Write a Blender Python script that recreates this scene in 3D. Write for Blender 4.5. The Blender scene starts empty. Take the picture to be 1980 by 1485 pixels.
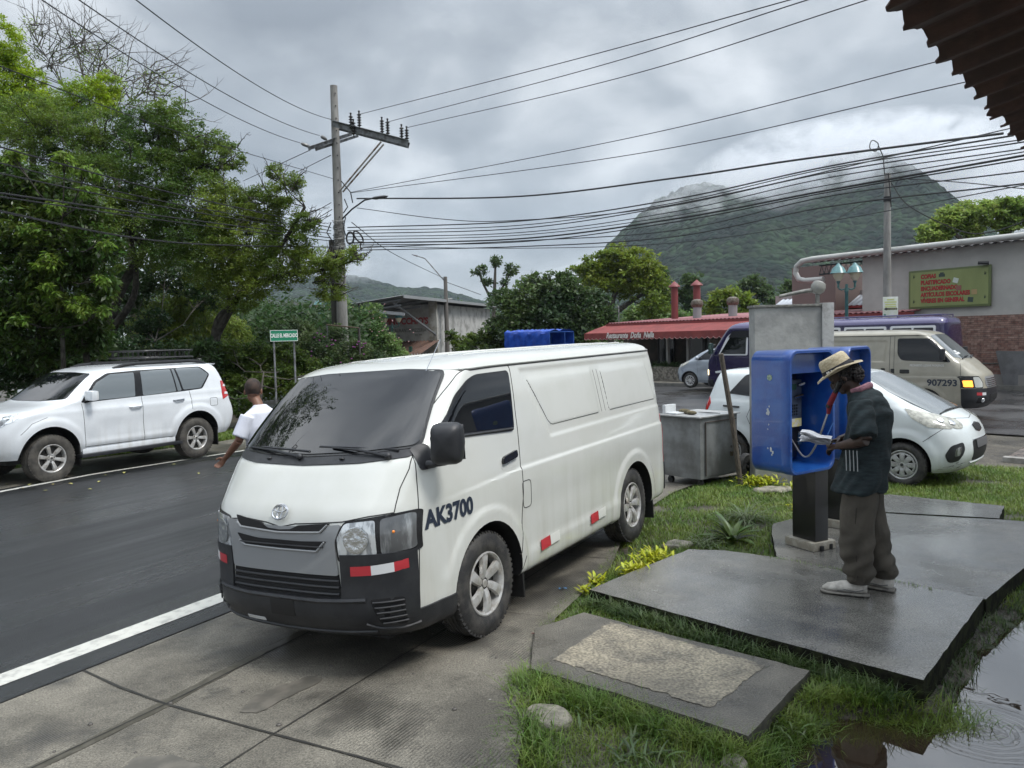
import bpy, bmesh, math, random
import numpy as np
from math import sin, cos, pi, radians as R
from mathutils import Vector as V, Matrix
from mathutils.bvhtree import BVHTree
from mathutils import geometry as G
C = bpy.context.scene.collection
SC = bpy.context.scene
rng = np.random.default_rng(7); random.seed(7)

# ---------------------------------------------------------------- camera
CAMZ = 1.87; FP = 1541.4; RT = (0.9997, -0.00145, -0.02439); FW = (0.0, 0.99824, -0.05931); UP = (0.02443, 0.05929, 0.99794)
cd = bpy.data.cameras.new('camera'); cam = bpy.data.objects.new('camera', cd); C.objects.link(cam)
cd.sensor_fit = 'HORIZONTAL'; cd.sensor_width = 36; cd.lens = 36*FP/1980; cd.clip_start = .05; cd.clip_end = 9000
cam.matrix_world = Matrix(((RT[0], UP[0], -FW[0], 0), (RT[1], UP[1], -FW[1], 0), (RT[2], UP[2], -FW[2], CAMZ), (0, 0, 0, 1)))
SC.camera = cam
# ---------------------------------------------------------------- world: overcast sky
w = bpy.data.worlds.new("World"); SC.world = w; w.use_nodes = True
nt = w.node_tree; nt.nodes.clear()
def nn(nt, t, **k):
    n = nt.nodes.new(t)
    for a, b in k.items():
        if a.startswith('i_'):
            n.inputs[int(a[2:]) if a[2:].isdigit() else a[2:].replace('_', ' ')].default_value = b
        else: setattr(n, a, b)
    return n
SUN_EL, SUN_AZ = R(58), R(118)
def sky_world():
    L = nt.links.new
    out = nn(nt, 'ShaderNodeOutputWorld'); bg = nn(nt, 'ShaderNodeBackground', i_1=.10)
    sky = nn(nt, 'ShaderNodeTexSky', sky_type='NISHITA', sun_disc=False, sun_elevation=SUN_EL, sun_rotation=SUN_AZ)
    tc = nn(nt, 'ShaderNodeTexCoord'); sep = nn(nt, 'ShaderNodeSeparateXYZ'); L(tc.outputs['Generated'], sep.inputs[0])
    # project the view direction onto a cloud layer
    den = nn(nt, 'ShaderNodeMath', operation='ADD', i_1=.22); L(sep.outputs[2], den.inputs[0])
    dm = nn(nt, 'ShaderNodeMath', operation='MAXIMUM', i_1=.05); L(den.outputs[0], dm.inputs[0])
    dx = nn(nt, 'ShaderNodeMath', operation='DIVIDE'); L(sep.outputs[0], dx.inputs[0]); L(dm.outputs[0], dx.inputs[1])
    dy = nn(nt, 'ShaderNodeMath', operation='DIVIDE'); L(sep.outputs[1], dy.inputs[0]); L(dm.outputs[0], dy.inputs[1])
    cb = nn(nt, 'ShaderNodeCombineXYZ'); L(dx.outputs[0], cb.inputs[0]); L(dy.outputs[0], cb.inputs[1])
    mp = nn(nt, 'ShaderNodeMapping'); L(cb.outputs[0], mp.inputs[0]); mp.inputs['Location'].default_value = (3.7, 1.3, 0); mp.inputs['Scale'].default_value = (1, .75, 1)
    n1 = nn(nt, 'ShaderNodeTexNoise', i_Scale=1.7, i_Detail=9, i_Roughness=.55, i_Distortion=.35); L(mp.outputs[0], n1.inputs[0])
    n2 = nn(nt, 'ShaderNodeTexNoise', i_Scale=.8, i_Detail=3, i_Roughness=.5); L(mp.outputs[0], n2.inputs[0])
    ad = nn(nt, 'ShaderNodeMix', data_type='FLOAT'); ad.inputs[0].default_value = .5; L(n1.outputs[0], ad.inputs[2]); L(n2.outputs[0], ad.inputs[3])
    rp = nn(nt, 'ShaderNodeValToRGB'); L(ad.outputs[0], rp.inputs[0])
    e = rp.color_ramp.elements; e[0].position = .42; e[0].color = (1.34, 1.48, 1.66, 1); e[1].position = .60; e[1].color = (4.4, 4.58, 4.74, 1)
    m = e.new(.5); m.color = (2.2, 2.38, 2.58, 1)
    # overcast sky is brighter overhead than near the horizon
    el = nn(nt, 'ShaderNodeMapRange', i_1=.35, i_2=.95, i_3=1.0, i_4=4.1); L(sep.outputs[2], el.inputs[0])
    mu = nn(nt, 'ShaderNodeVectorMath', operation='SCALE'); L(rp.outputs[0], mu.inputs[0]); L(el.outputs[0], mu.inputs[3])
    # bright gap low over the hills
    gap = nn(nt, 'ShaderNodeMapRange', i_1=.0, i_2=.17, i_3=1.0, i_4=0.0); L(sep.outputs[2], gap.inputs[0])
    n3 = nn(nt, 'ShaderNodeTexNoise', i_Scale=2.2, i_Detail=4); L(tc.outputs['Generated'], n3.inputs[0])
    g2 = nn(nt, 'ShaderNodeMapRange', i_1=.42, i_2=.62, i_3=0, i_4=1); L(n3.outputs[0], g2.inputs[0])
    g3 = nn(nt, 'ShaderNodeMath', operation='MULTIPLY'); L(gap.outputs[0], g3.inputs[0]); L(g2.outputs[0], g3.inputs[1])
    mx = nn(nt, 'ShaderNodeMix', data_type='RGBA'); L(g3.outputs[0], mx.inputs[0]); L(mu.outputs[0], mx.inputs[6]); mx.inputs[7].default_value = (6.0, 6.3, 6.6, 1)
    # the sky behind the cloud layer
    m2 = nn(nt, 'ShaderNodeMix', data_type='RGBA'); m2.inputs[0].default_value = .93; L(sky.outputs[0], m2.inputs[6]); L(mx.outputs[2], m2.inputs[7])
    L(m2.outputs[2], bg.inputs[0]); L(bg.outputs[0], out.inputs[0])
sky_world()
sd = bpy.data.lights.new('sun', 'SUN'); sd.energy = 1.5; sd.angle = R(16); sd.color = (1, .97, .92)
sun = bpy.data.objects.new('sun', sd); C.objects.link(sun)
sun.rotation_euler = V((sin(SUN_AZ)*cos(SUN_EL), cos(SUN_AZ)*cos(SUN_EL), sin(SUN_EL))).to_track_quat('Z', 'Y').to_euler()
SC.view_settings.view_transform = 'Standard'; SC.view_settings.look = 'None'; SC.view_settings.exposure = 1.0; SC.view_settings.gamma = 1
SC.render.engine = 'CYCLES'; SC.cycles.volume_step_rate = 4; SC.cycles.volume_max_steps = 128; SC.cycles.volume_bounces = 4

# ---------------------------------------------------------------- small geometry of the place
def ray(x, y):
    a, b = (x-990)/FP, -(y-742.5)/FP
    return V([a*RT[i]+FW[i]+b*UP[i] for i in range(3)])
def atY(x, y, Y):
    r = ray(x, y); return V((0, 0, CAMZ)) + r*(Y/r.y)
def atz(x, y, z):
    r = ray(x, y); return V((0, 0, CAMZ)) + r*((z-CAMZ)/r.z)
UU, VV = np.array([.507, .862]), np.array([.862, -.507])      # along the road / away from it
def uv(u, v): return (u*UU[0]+v*VV[0], u*UU[1]+v*VV[1])
VB = [-60, -13.9, -5.2, -2.3, 0, 5, 60]; ZB = [-.45, -.376, -.268, -.118, -.16, -.19, -.25]
UB = [-30, 0, 8, 12, 200]; CB = [0, 0, .075, 0, 0]
def gz(x, y):
    u = x*UU[0]+y*UU[1]; v = x*VV[0]+y*VV[1]
    return np.interp(v, VB, ZB)+np.interp(u, UB, CB)

# ---------------------------------------------------------------- object helpers
def tag(o, label=None, cat=None, group=None, kind=None):
    if label: o['label'] = label
    if cat: o['category'] = cat
    if group: o['group'] = group
    if kind: o['kind'] = kind
    return o
def thing(name, label, cat, loc=(0, 0, 0), rz=0, group=None, mat=None):
    o = bpy.data.objects.new(name, None); C.objects.link(o); o.empty_display_size = .2
    if mat is not None: o.matrix_world = mat
    else: o.matrix_world = Matrix.Translation(loc) @ Matrix.Rotation(rz, 4, 'Z')
    return tag(o, label, cat, group)
def mkobj(name, me, m=None, parent=None, smooth=True, loc=None):
    o = bpy.data.objects.new(name, me); C.objects.link(o)
    if m is not None:
        ml = list(m) if isinstance(m, (list, tuple)) else [m]
        if list(me.materials) != ml:
            me.materials.clear()
            for q in ml: me.materials.append(q)
    if smooth and len(me.polygons): me.polygons.foreach_set('use_smooth', [True]*len(me.polygons))
    if parent: o.parent = parent
    if loc is not None: o.location = loc
    return o
def sharp(me, ang=35):
    try: me.set_sharp_from_angle(angle=R(ang))
    except Exception: pass
def npmesh(name, v, f):
    me = bpy.data.meshes.new(name); v = np.asarray(v, np.float32); f = np.asarray(f, np.int32)
    me.vertices.add(len(v)); me.vertices.foreach_set('co', v.ravel())
    k = f.shape[1]; me.loops.add(f.size); me.loops.foreach_set('vertex_index', f.ravel())
    me.polygons.add(len(f)); me.polygons.foreach_set('loop_start', np.arange(0, f.size, k, dtype=np.int32))
    me.update(calc_edges=True); return me
class B:
    def __init__(s): s.v = []; s.f = []; s.mi = []
    def add(s, vs, fs, mi=0):
        o = len(s.v); s.v += [tuple(p) for p in vs]
        for f in fs: s.f.append([i+o for i in f]); s.mi.append(mi)
        return s
    def box(s, c, d, M=None, mi=0, taper=1.0):
        x, y, z = [q/2 for q in d]
        vs = [V((a*x*(taper if k > 0 else 1), b*y*(taper if k > 0 else 1), k*z)) for k in (-1, 1) for a, b in ((-1, -1), (1, -1), (1, 1), (-1, 1))]
        if M is not None: vs = [M @ p for p in vs]
        vs = [p+V(c) for p in vs]
        return s.add(vs, [(0, 3, 2, 1), (4, 5, 6, 7), (0, 1, 5, 4), (1, 2, 6, 5), (2, 3, 7, 6), (3, 0, 4, 7)], mi)
    def tube(s, pts, r, n=8, cap=True, mi=0, up=(0, 0, 1), sq=1.0):
        pts = [V(p) for p in pts]; m = len(pts)
        rr = r if isinstance(r, (list, tuple, np.ndarray)) else [r]*m
        vs = []; pr = None
        for i, p in enumerate(pts):
            t = (pts[min(i+1, m-1)]-pts[max(i-1, 0)])
            t = t.normalized() if t.length > 1e-9 else V((0, 0, 1))
            if pr is None:
                a = V(up); a = a if abs(a.dot(t)) < .95 else V((1, 0, 0)); x = t.cross(a).normalized()
            else: x = (pr-t*pr.dot(t)).normalized()
            pr = x; y = t.cross(x)
            for k in range(n):
                an = 2*pi*k/n; vs.append(p+x*cos(an)*rr[i]+y*sin(an)*rr[i]*sq)
        fs = [(i*n+k, i*n+(k+1) % n, (i+1)*n+(k+1) % n, (i+1)*n+k) for i in range(m-1) for k in range(n)]
        if cap: fs += [tuple(range(n))[::-1], tuple((m-1)*n+k for k in range(n))]
        return s.add(vs, fs, mi)
    def lathe(s, prof, M=None, n=24, mi=0):       # prof: (r, h) about local z
        vs = []
        for r_, h in prof:
            for k in range(n):
                a = 2*pi*k/n; p = V((r_*cos(a), r_*sin(a), h)); vs.append(M @ p if M is not None else p)
        m = len(prof)
        fs = [(i*n+k, i*n+(k+1) % n, (i+1)*n+(k+1) % n, (i+1)*n+k) for i in range(m-1) for k in range(n)]
        return s.add(vs, fs, mi)
    def prism(s, poly, h0, h1, M=None, mi=0):      # poly in local xy, extruded z
        n = len(poly); vs = [V((p[0], p[1], h)) for h in (h0, h1) for p in poly]
        if M is not None: vs = [M @ p for p in vs]
        fs = [tuple(range(n))[::-1], tuple(range(n, 2*n))]+[(i, (i+1) % n, n+(i+1) % n, n+i) for i in range(n)]
        return s.add(vs, fs, mi)
    def sphere(s, c, r, n=12, m=8, mi=0, M=None):
        r3 = r if isinstance(r, (tuple, list)) else (r, r, r)
        vs = []
        for i in range(m+1):
            t = pi*i/m
            for k in range(n):
                a = 2*pi*k/n; p = V((r3[0]*sin(t)*cos(a), r3[1]*sin(t)*sin(a), r3[2]*cos(t)))
                if M is not None: p = M @ p
                vs.append(p+V(c))
        fs = [(i*n+k, (i+1)*n+k, (i+1)*n+(k+1) % n, i*n+(k+1) % n) for i in range(m) for k in range(n)]
        return s.add(vs, fs, mi)
    def mesh(s, name):
        me = bpy.data.meshes.new(name); me.from_pydata(s.v, [], s.f)
        if any(s.mi): me.polygons.foreach_set('material_index', s.mi)
        bm = bmesh.new(); bm.from_mesh(me); bmesh.ops.remove_doubles(bm, verts=bm.verts, dist=1e-6)
        bmesh.ops.recalc_face_normals(bm, faces=bm.faces); bm.to_mesh(me); bm.free(); return me
    def build(s, name, m, parent=None, smooth=False, ang=35, bevel=0, loc=None, M=None):
        me = s.mesh(name)
        if bevel:
            bm = bmesh.new(); bm.from_mesh(me)
            ed = [e for e in bm.edges if len(e.link_faces) == 2 and e.calc_face_angle(0) > R(30)]
            bmesh.ops.bevel(bm, geom=ed, offset=bevel, segments=2, affect='EDGES', profile=.7, clamp_overlap=True); bm.to_mesh(me); bm.free(); smooth = True
        if M is not None: me.transform(M)
        o = mkobj(name, me, m, parent, smooth or bevel > 0, loc)
        if smooth: sharp(me, ang)
        return o
def align(d, up=(0, 0, 1)):      # matrix taking local z to direction d
    return V(d).to_track_quat('Z', 'Y').to_matrix().to_4x4()
def frame(o, x, y, z):
    x, y, z = V(x), V(y), V(z)
    return Matrix(((x.x, y.x, z.x, o[0]), (x.y, y.y, z.y, o[1]), (x.z, y.z, z.z, o[2]), (0, 0, 0, 1)))
def copy_tree(o, parent=None):
    c = o.copy(); C.objects.link(c); mw = o.matrix_local.copy()
    if parent: c.parent = parent; c.matrix_local = mw
    for ch in list(o.children): copy_tree(ch, c)
    return c
_bf = None
def text_mesh(s, size=1.0, bold=0.0, shear=0.0, align_x='CENTER', sx=1.0, space=1.0):
    cu = bpy.data.curves.new('t', 'FONT'); cu.body = s; cu.size = size; cu.offset = bold; cu.shear = shear; cu.space_character = space
    cu.align_x = align_x; cu.align_y = 'CENTER'; cu.resolution_u = 3
    o = bpy.data.objects.new('t', cu); C.objects.link(o); dg = bpy.context.evaluated_depsgraph_get(); dg.update()
    me = bpy.data.meshes.new_from_object(o.evaluated_get(dg)); bpy.data.objects.remove(o)
    for v in me.vertices: v.co.x *= sx
    return me

# ---------------------------------------------------------------- materials
MT = {}
def pm(name, col, rough=.5, metal=0., col2=None, vs=6, lo=.4, hi=.62, bump=0., bs=60, rough2=None, coat=0., spec=.5, det=5, island=0., scale=(1, 1, 1), bump2=0., bs2=8, trans=0., emit=None):
    if name in MT: return MT[name]
    m = bpy.data.materials.new(name); m.use_nodes = True; t = m.node_tree; L = t.links.new
    b = t.nodes['Principled BSDF']; c = (*col, 1) if len(col) == 3 else col
    b.inputs['Base Color'].default_value = c; b.inputs['Roughness'].default_value = rough; b.inputs['Metallic'].default_value = metal
    b.inputs['Coat Weight'].default_value = coat; b.inputs['Coat Roughness'].default_value = .05; b.inputs['Specular IOR Level'].default_value = spec
    tc = nn(t, 'ShaderNodeTexCoord'); mp = nn(t, 'ShaderNodeMapping'); L(tc.outputs['Object'], mp.inputs[0]); mp.inputs['Scale'].default_value = scale
    last = None
    if col2 is not None or rough2 is not None:
        n = nn(t, 'ShaderNodeTexNoise', i_Scale=vs, i_Detail=det, i_Roughness=.6); L(mp.outputs[0], n.inputs[0])
        mr = nn(t, 'ShaderNodeMapRange', i_1=lo, i_2=hi, interpolation_type='SMOOTHSTEP'); L(n.outputs[0], mr.inputs[0])
        if col2 is not None:
            mx = nn(t, 'ShaderNodeMix', data_type='RGBA'); L(mr.outputs[0], mx.inputs[0]); mx.inputs[6].default_value = c; mx.inputs[7].default_value = (*col2, 1); last = mx.outputs[2]
        if rough2 is not None:
            n2 = nn(t, 'ShaderNodeTexNoise', i_Scale=vs*.7, i_Detail=4); L(mp.outputs[0], n2.inputs[0])
            mr2 = nn(t, 'ShaderNodeMapRange', i_1=lo, i_2=hi, i_3=rough, i_4=rough2); L(n2.outputs[0], mr2.inputs[0]); L(mr2.outputs[0], b.inputs['Roughness'])
    if island:
        ge = nn(t, 'ShaderNodeNewGeometry'); hs = nn(t, 'ShaderNodeHueSaturation')
        if last is None: hs.inputs['Color'].default_value = c
        else: L(last, hs.inputs['Color'])
        mr = nn(t, 'ShaderNodeMapRange', i_3=1-island, i_4=1+island); L(ge.outputs['Random Per Island'], mr.inputs[0]); L(mr.outputs[0], hs.inputs['Value'])
        mh = nn(t, 'ShaderNodeMapRange', i_3=.5-island*.05, i_4=.5+island*.05); L(ge.outputs['Random Per Island'], mh.inputs[0]); L(mh.outputs[0], hs.inputs['Hue']); last = hs.outputs[0]
    if last is not None: L(last, b.inputs['Base Color'])
    nl = None
    for bb, sc, d in ((bump, bs, 3), (bump2, bs2, 4)):
        if bb:
            n = nn(t, 'ShaderNodeTexNoise', i_Scale=sc, i_Detail=d); L(mp.outputs[0], n.inputs[0])
            bp = nn(t, 'ShaderNodeBump', i_Strength=1.0, i_Distance=bb); L(n.outputs[0], bp.inputs['Height'])
            if nl: L(nl, bp.inputs['Normal'])
            nl = bp.outputs[0]
    if nl: L(nl, b.inputs['Normal'])
    if trans:
        o = t.nodes['Material Output']; tr = nn(t, 'ShaderNodeBsdfTranslucent'); tr.inputs[0].default_value = (min(1, c[0]*1.6), min(1, c[1]*1.6), c[2], 1)
        if last is not None: L(last, tr.inputs[0])
        ms = nn(t, 'ShaderNodeMixShader'); ms.inputs[0].default_value = trans; L(b.outputs[0], ms.inputs[1]); L(tr.outputs[0], ms.inputs[2]); L(ms.outputs[0], o.inputs[0])
    if emit: b.inputs['Emission Color'].default_value = (*emit[0], 1); b.inputs['Emission Strength'].default_value = emit[1]
    MT[name] = m; return m
def glassmat(name, col=(.02, .025, .025), alpha=.25):
    if name in MT: return MT[name]
    m = bpy.data.materials.new(name); m.use_nodes = True; t = m.node_tree; L = t.links.new
    b = t.nodes['Principled BSDF']; b.inputs['Base Color'].default_value = (*col, 1); b.inputs['Roughness'].default_value = .02
    o = t.nodes['Material Output']; tr = nn(t, 'ShaderNodeBsdfTransparent'); ms = nn(t, 'ShaderNodeMixShader')
    tr.inputs[0].default_value = (.75, .8, .78, 1); ms.inputs[0].default_value = alpha
    L(b.outputs[0], ms.inputs[1]); L(tr.outputs[0], ms.inputs[2]); L(ms.outputs[0], o.inputs[0]); MT[name] = m; return m

# ---------------------------------------------------------------- car-body tools
def catmull(ctrl, n):
    c = np.array(ctrl, float); m = len(c); c = np.vstack([2*c[0]-c[1], c, 2*c[-1]-c[-2]]); out = []
    for t in np.linspace(0, m-1, n):
        i = min(int(t), m-2); f = t-i; p0, p1, p2, p3 = c[i:i+4]
        out.append(.5*((2*p1)+(-p0+p2)*f+(2*p0-5*p1+4*p2-p3)*f*f+(-p0+3*p1-3*p2+p3)*f**3))
    return np.array(out)
def rowbody(rows, nrow=90, nf=26, ns=120, nr=12, disp=None, name='body'):
    r = catmull(rows, nrow); vs = []
    for z, xf, xs, w_, n, xr, rr in r:
        th = np.linspace(0, pi/2, nf)
        fx = xs+(xf-xs)*np.cos(th)**(2/n); fy = w_*np.sin(th)**(2/n)
        sx = np.linspace(xs, xr+rr, ns+1)[1:]; sy = np.full(ns, w_)
        tr = np.linspace(pi/2, 0, nr+1)[1:]; m = 4.0
        bx = xr+rr-rr*np.cos(tr)**(2/m); by = w_*np.sin(tr)**(2/m)
        x = np.concatenate([fx, sx, bx]); y = np.concatenate([fy, sy, by])
        x2 = np.concatenate([x, x[-2:0:-1]]); y2 = np.concatenate([y, -y[-2:0:-1]])
        vs.append(np.stack([x2, y2, np.full(len(x2), z)], 1))
    a = np.array(vs); Rn, Cn = a.shape[:2]
    if disp is not None:
        wv = r[:, 3][:, None]; side = np.clip((np.abs(a[..., 1])/np.maximum(wv, .01)-.93)/.05, 0, 1)
        a[..., 1] += np.sign(a[..., 1])*disp(a[..., 0], a[..., 2])*side
    i, j = np.meshgrid(np.arange(Rn-1), np.arange(Cn), indexing='ij'); j2 = (j+1) % Cn
    f = np.stack([i*Cn+j, i*Cn+j2, (i+1)*Cn+j2, (i+1)*Cn+j], -1).reshape(-1, 4)
    me = npmesh(name, a.reshape(-1, 3), f)
    bm = bmesh.new(); bm.from_mesh(me); bm.verts.ensure_lookup_table()
    bm.faces.new([bm.verts[k] for k in range(Cn)][::-1]); bm.faces.new([bm.verts[(Rn-1)*Cn+k] for k in range(Cn)])
    bmesh.ops.remove_doubles(bm, verts=bm.verts, dist=1e-5); bmesh.ops.recalc_face_normals(bm, faces=bm.faces); bm.to_mesh(me); bm.free()
    return me
def boolcut(me, cutter, op='DIFFERENCE'):
    a = bpy.data.objects.new('a', me); b = bpy.data.objects.new('b', cutter); C.objects.link(a); C.objects.link(b)
    m = a.modifiers.new('b', 'BOOLEAN'); m.object = b; m.operation = op; m.solver = 'EXACT'
    dg = bpy.context.evaluated_depsgraph_get(); dg.update(); r = bpy.data.meshes.new_from_object(a.evaluated_get(dg))
    bpy.data.objects.remove(a); bpy.data.objects.remove(b); return r
def bvh(me):
    bm = bmesh.new(); bm.from_mesh(me); t = BVHTree.FromBMesh(bm); bm.free(); return t
AX = {'y+': (lambda a, b: V((a, 3, b)), V((0, -1, 0))), 'y-': (lambda a, b: V((a, -3, b)), V((0, 1, 0))),
      'x+': (lambda a, b: V((6, a, b)), V((-1, 0, 0))), 'x-': (lambda a, b: V((-9, a, b)), V((1, 0, 0))), 'z+': (lambda a, b: V((a, b, 5)), V((0, 0, -1)))}
XL = [.62]
def cast(t, ax, a, b):
    f, d = AX[ax]; h = t.ray_cast(f(a, b), d)
    if ax == 'x+' and (h[0] is None or h[0].x < XL[0]-.12) and b < 1.2: h = t.find_nearest(V((XL[0], a, b)))
    if h[0] is None: h = t.find_nearest(f(a, b)+d*(3 if ax[0] != 'x' else 5.2))
    n = h[1]; n = n if n.dot(d) < 0 else -n
    return h[0], n
def roundpoly(p, r, k=4):
    if r <= 0: return [V((a, b)) for a, b in p]
    out = []; n = len(p)
    for i in range(n):
        a, b, c = V(p[i-1]), V(p[i]), V(p[(i+1) % n]); d1 = min(r, (a-b).length*.45); d2 = min(r, (c-b).length*.45)
        s, e = b+(a-b).normalized()*d1, b+(c-b).normalized()*d2
        for q in range(k+1):
            t = q/k; out.append(s*(1-t)**2+b*2*t*(1-t)+e*t*t)
    return out
def densify(p, st, closed=True):
    out = []; n = len(p)
    for i in range(n if closed else n-1):
        a, b = V(p[i]), V(p[(i+1) % n]); m = max(1, int((b-a).length/st))
        out += [a+(b-a)*(q/m) for q in range(m)]
    if not closed: out.append(V(p[-1]))
    return out
def inpoly(x, y, p):
    c = False; n = len(p); j = n-1
    for i in range(n):
        if ((p[i][1] > y) != (p[j][1] > y)) and (x < (p[j][0]-p[i][0])*(y-p[i][1])/(p[j][1]-p[i][1])+p[i][0]): c = not c
        j = i
    return c
def patch(t, poly, ax, off, m, name, parent, r=.03, st=.05, th=.012, smooth=True, label=None, mirror=False):
    p = densify(roundpoly(poly, r), st); n = len(p)
    xs = [q.x for q in p]; ys = [q.y for q in p]; pts = list(p)
    x = min(xs)+st*.5
    while x < max(xs):
        y = min(ys)+st*.5
        while y < max(ys):
            if inpoly(x, y, p) and min((V((x, y))-q).length for q in p) > st*.35: pts.append(V((x, y)))
            y += st
        x += st
    r_ = G.delaunay_2d_cdt(pts, [(i, (i+1) % n) for i in range(n)], [], 1, 1e-5)
    vv, ee, ff = r_[0], r_[1], r_[2]
    P = []; N = []
    for q in vv:
        a, b = cast(t, ax, q.x, q.y); P.append(a+b*off); N.append(b)
    cnt = {}
    for f in ff:
        for i in range(len(f)):
            e = (f[i], f[(i+1) % len(f)]); cnt[e] = 1
    bd = [e for e in cnt if (e[1], e[0]) not in cnt]
    bb = B(); k = len(P); vs = P+[P[i]-N[i]*th for i in range(k)]
    fs = [tuple(f) for f in ff]+[(e[1], e[0], e[0]+k, e[1]+k) for e in bd]
    bb.add(vs, fs)
    me = bpy.data.meshes.new(name); me.from_pydata([tuple(v) for v in bb.v], [], bb.f)
    bm = bmesh.new(); bm.from_mesh(me); bmesh.ops.recalc_face_normals(bm, faces=bm.faces)
    # keep the outside outward
    s = sum(f.normal.dot(AX[ax][1])*f.calc_area() for f in bm.faces if len(f.verts) == 3)
    if s > 0: bmesh.ops.reverse_faces(bm, faces=bm.faces)
    bm.to_mesh(me); bm.free()
    if mirror:
        me.transform(Matrix.Diagonal((1, -1, 1, 1))); me.flip_normals()
    o = mkobj(name, me, m, parent, smooth); sharp(me, 50)
    if label: o['label'] = label
    return o
def seam(t, pts, ax, rad, m, name, parent, off=0., closed=False, st=.04, n=6, rc=0):
    p = roundpoly(pts, rc) if rc else [V(q) for q in pts]
    p = densify(p, st, closed); P = []
    for q in p:
        a, b = cast(t, ax, q.x, q.y); P.append(a+b*off)
    if closed: P.append(P[0])
    return B().tube(P, rad, n).build(name, m, parent, smooth=True)
def shell(me, pieces, off, m, name, parent, th=.0, flare=None):
    """copy of the body skin kept inside any of the convex pieces (lists of (point, outward normal))"""
    out = bmesh.new()
    for pl in pieces:
        bm = bmesh.new(); bm.from_mesh(me)
        for co, no in pl:
            bmesh.ops.bisect_plane(bm, geom=bm.verts[:]+bm.edges[:]+bm.faces[:], plane_co=co, plane_no=no, clear_outer=True)
        tmp = bpy.data.meshes.new('q'); bm.to_mesh(tmp); bm.free(); out.from_mesh(tmp); bpy.data.meshes.remove(tmp)
    bmesh.ops.remove_doubles(out, verts=out.verts, dist=1e-4); out.normal_update()
    mv = {v: v.normal.copy() for v in out.verts}
    for v in out.verts: v.co += mv[v]*off
    ed = [e for e in out.edges if len(e.link_faces) == 1]
    r = bmesh.ops.extrude_edge_only(out, edges=ed); nv = [g for g in r['geom'] if isinstance(g, bmesh.types.BMVert)]
    for v in nv:
        k = min(((q.other_vert(v)) for q in v.link_edges if q.other_vert(v) in mv), key=lambda q: (q.co-v.co).length, default=None)
        if k is not None: v.co -= mv[k]*(off+.008)
    mm = bpy.data.meshes.new(name); out.to_mesh(mm); out.free()
    o = mkobj(name, mm, m, parent, True); sharp(mm, 50); return o
def surf_text(t, s, a0, b0, size, ax, m, name, parent, bold=.0, sx=1., rot=0., off=.004, flip=1, shear=0.):
    me = text_mesh(s, size, bold, shear, 'CENTER', sx)
    bm = bmesh.new(); bm.from_mesh(me)
    for v in bm.verts:
        x, y = v.co.x*flip, v.co.y; x, y = x*cos(rot)-y*sin(rot), x*sin(rot)+y*cos(rot)
        h, n = cast(t, ax, a0+x, b0+y); v.co = h+n*off
    bmesh.ops.recalc_face_normals(bm, faces=bm.faces); bm.to_mesh(me); bm.free()
    return mkobj(name, me, m, parent, False)
# ---------------------------------------------------------------- vehicle materials
rubber = pm('tyre_rubber', (.018, .018, .019), .62, col2=(.055, .052, .048), vs=9, bump=.002, bs=220)
rubber_mud = pm('muddy_rubber', (.030, .028, .026), .75, col2=(.085, .078, .066), vs=7, lo=.3, hi=.7, bump=.003, bs=160)
alloy = pm('alloy_paint', (.50, .50, .49), .32, .35, col2=(.36, .34, .31), vs=16, coat=.3)
coverp = pm('wheel_cover_plastic', (.42, .43, .43), .35, .2, col2=(.30, .30, .29), vs=20)
darkm = pm('dark_cavity', (.006, .006, .007), .8)
blackp = pm('black_plastic', (.014, .015, .018), .42, bump=.0006, bs=900, col2=(.022, .023, .026), vs=8)
blackg = pm('black_trim', (.01, .01, .011), .22)
tint = pm('tinted_glass', (.006, .007, .009), .02, spec=.6)
tintw = pm('tinted_windscreen', (.003, .0035, .005), .008, spec=.8)
chrome = pm('chrome', (.55, .56, .58), .12, 1.)
silver = pm('silver_paint', (.27, .28, .29), .33, .25, coat=.5)
lens = pm('lamp_lens', (.80, .83, .85), .10, .6, col2=(.34, .36, .38), vs=30, lo=.45, hi=.6, coat=1., scale=(1, 1, .3), bump=.002, bs=50)
lensd = pm('lamp_reflector_dark', (.14, .145, .15), .14, .6, coat=1., col2=(.38, .40, .41), vs=14, lo=.46, hi=.66, scale=(1, 1, .25), bump=.002, bs=40)
amber = pm('amber_lens', (.85, .25, .03), .15, coat=1.)
redl = pm('red_lens', (.42, .012, .014), .1, coat=1.)
redtape = pm('red_reflector_tape', (.42, .03, .04), .4)
whitetape = pm('white_reflector_tape', (.62, .63, .64), .4)
seamm = pm('panel_gap', (.02, .02, .02), .7)
navy = pm('navy_vinyl', (.018, .026, .045), .4)
vanpaint = pm('van_paint', (.57, .58, .55), .2, coat=.6, col2=(.55, .56, .525), vs=3, bump=.0003, bs=260, bump2=.0003, bs2=4)
suvpaint = pm('suv_paint', (.70, .73, .76), .2, coat=.6, col2=(.65, .68, .71), vs=3)
hatpaint = pm('hatchback_paint', (.64, .69, .70), .22, coat=.6, col2=(.60, .64, .65), vs=4)
beigepaint = pm('beige_van_paint', (.32, .30, .245), .28, coat=.5, col2=(.28, .265, .215), vs=4)
buspaint = pm('minibus_paint', (.013, .009, .05), .2, coat=.8)
busroof = pm('minibus_roof_paint', (.07, .06, .15), .25, coat=.8)
slvpaint = pm('silver_car_paint', (.33, .37, .42), .25, .2, coat=.6)
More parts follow.
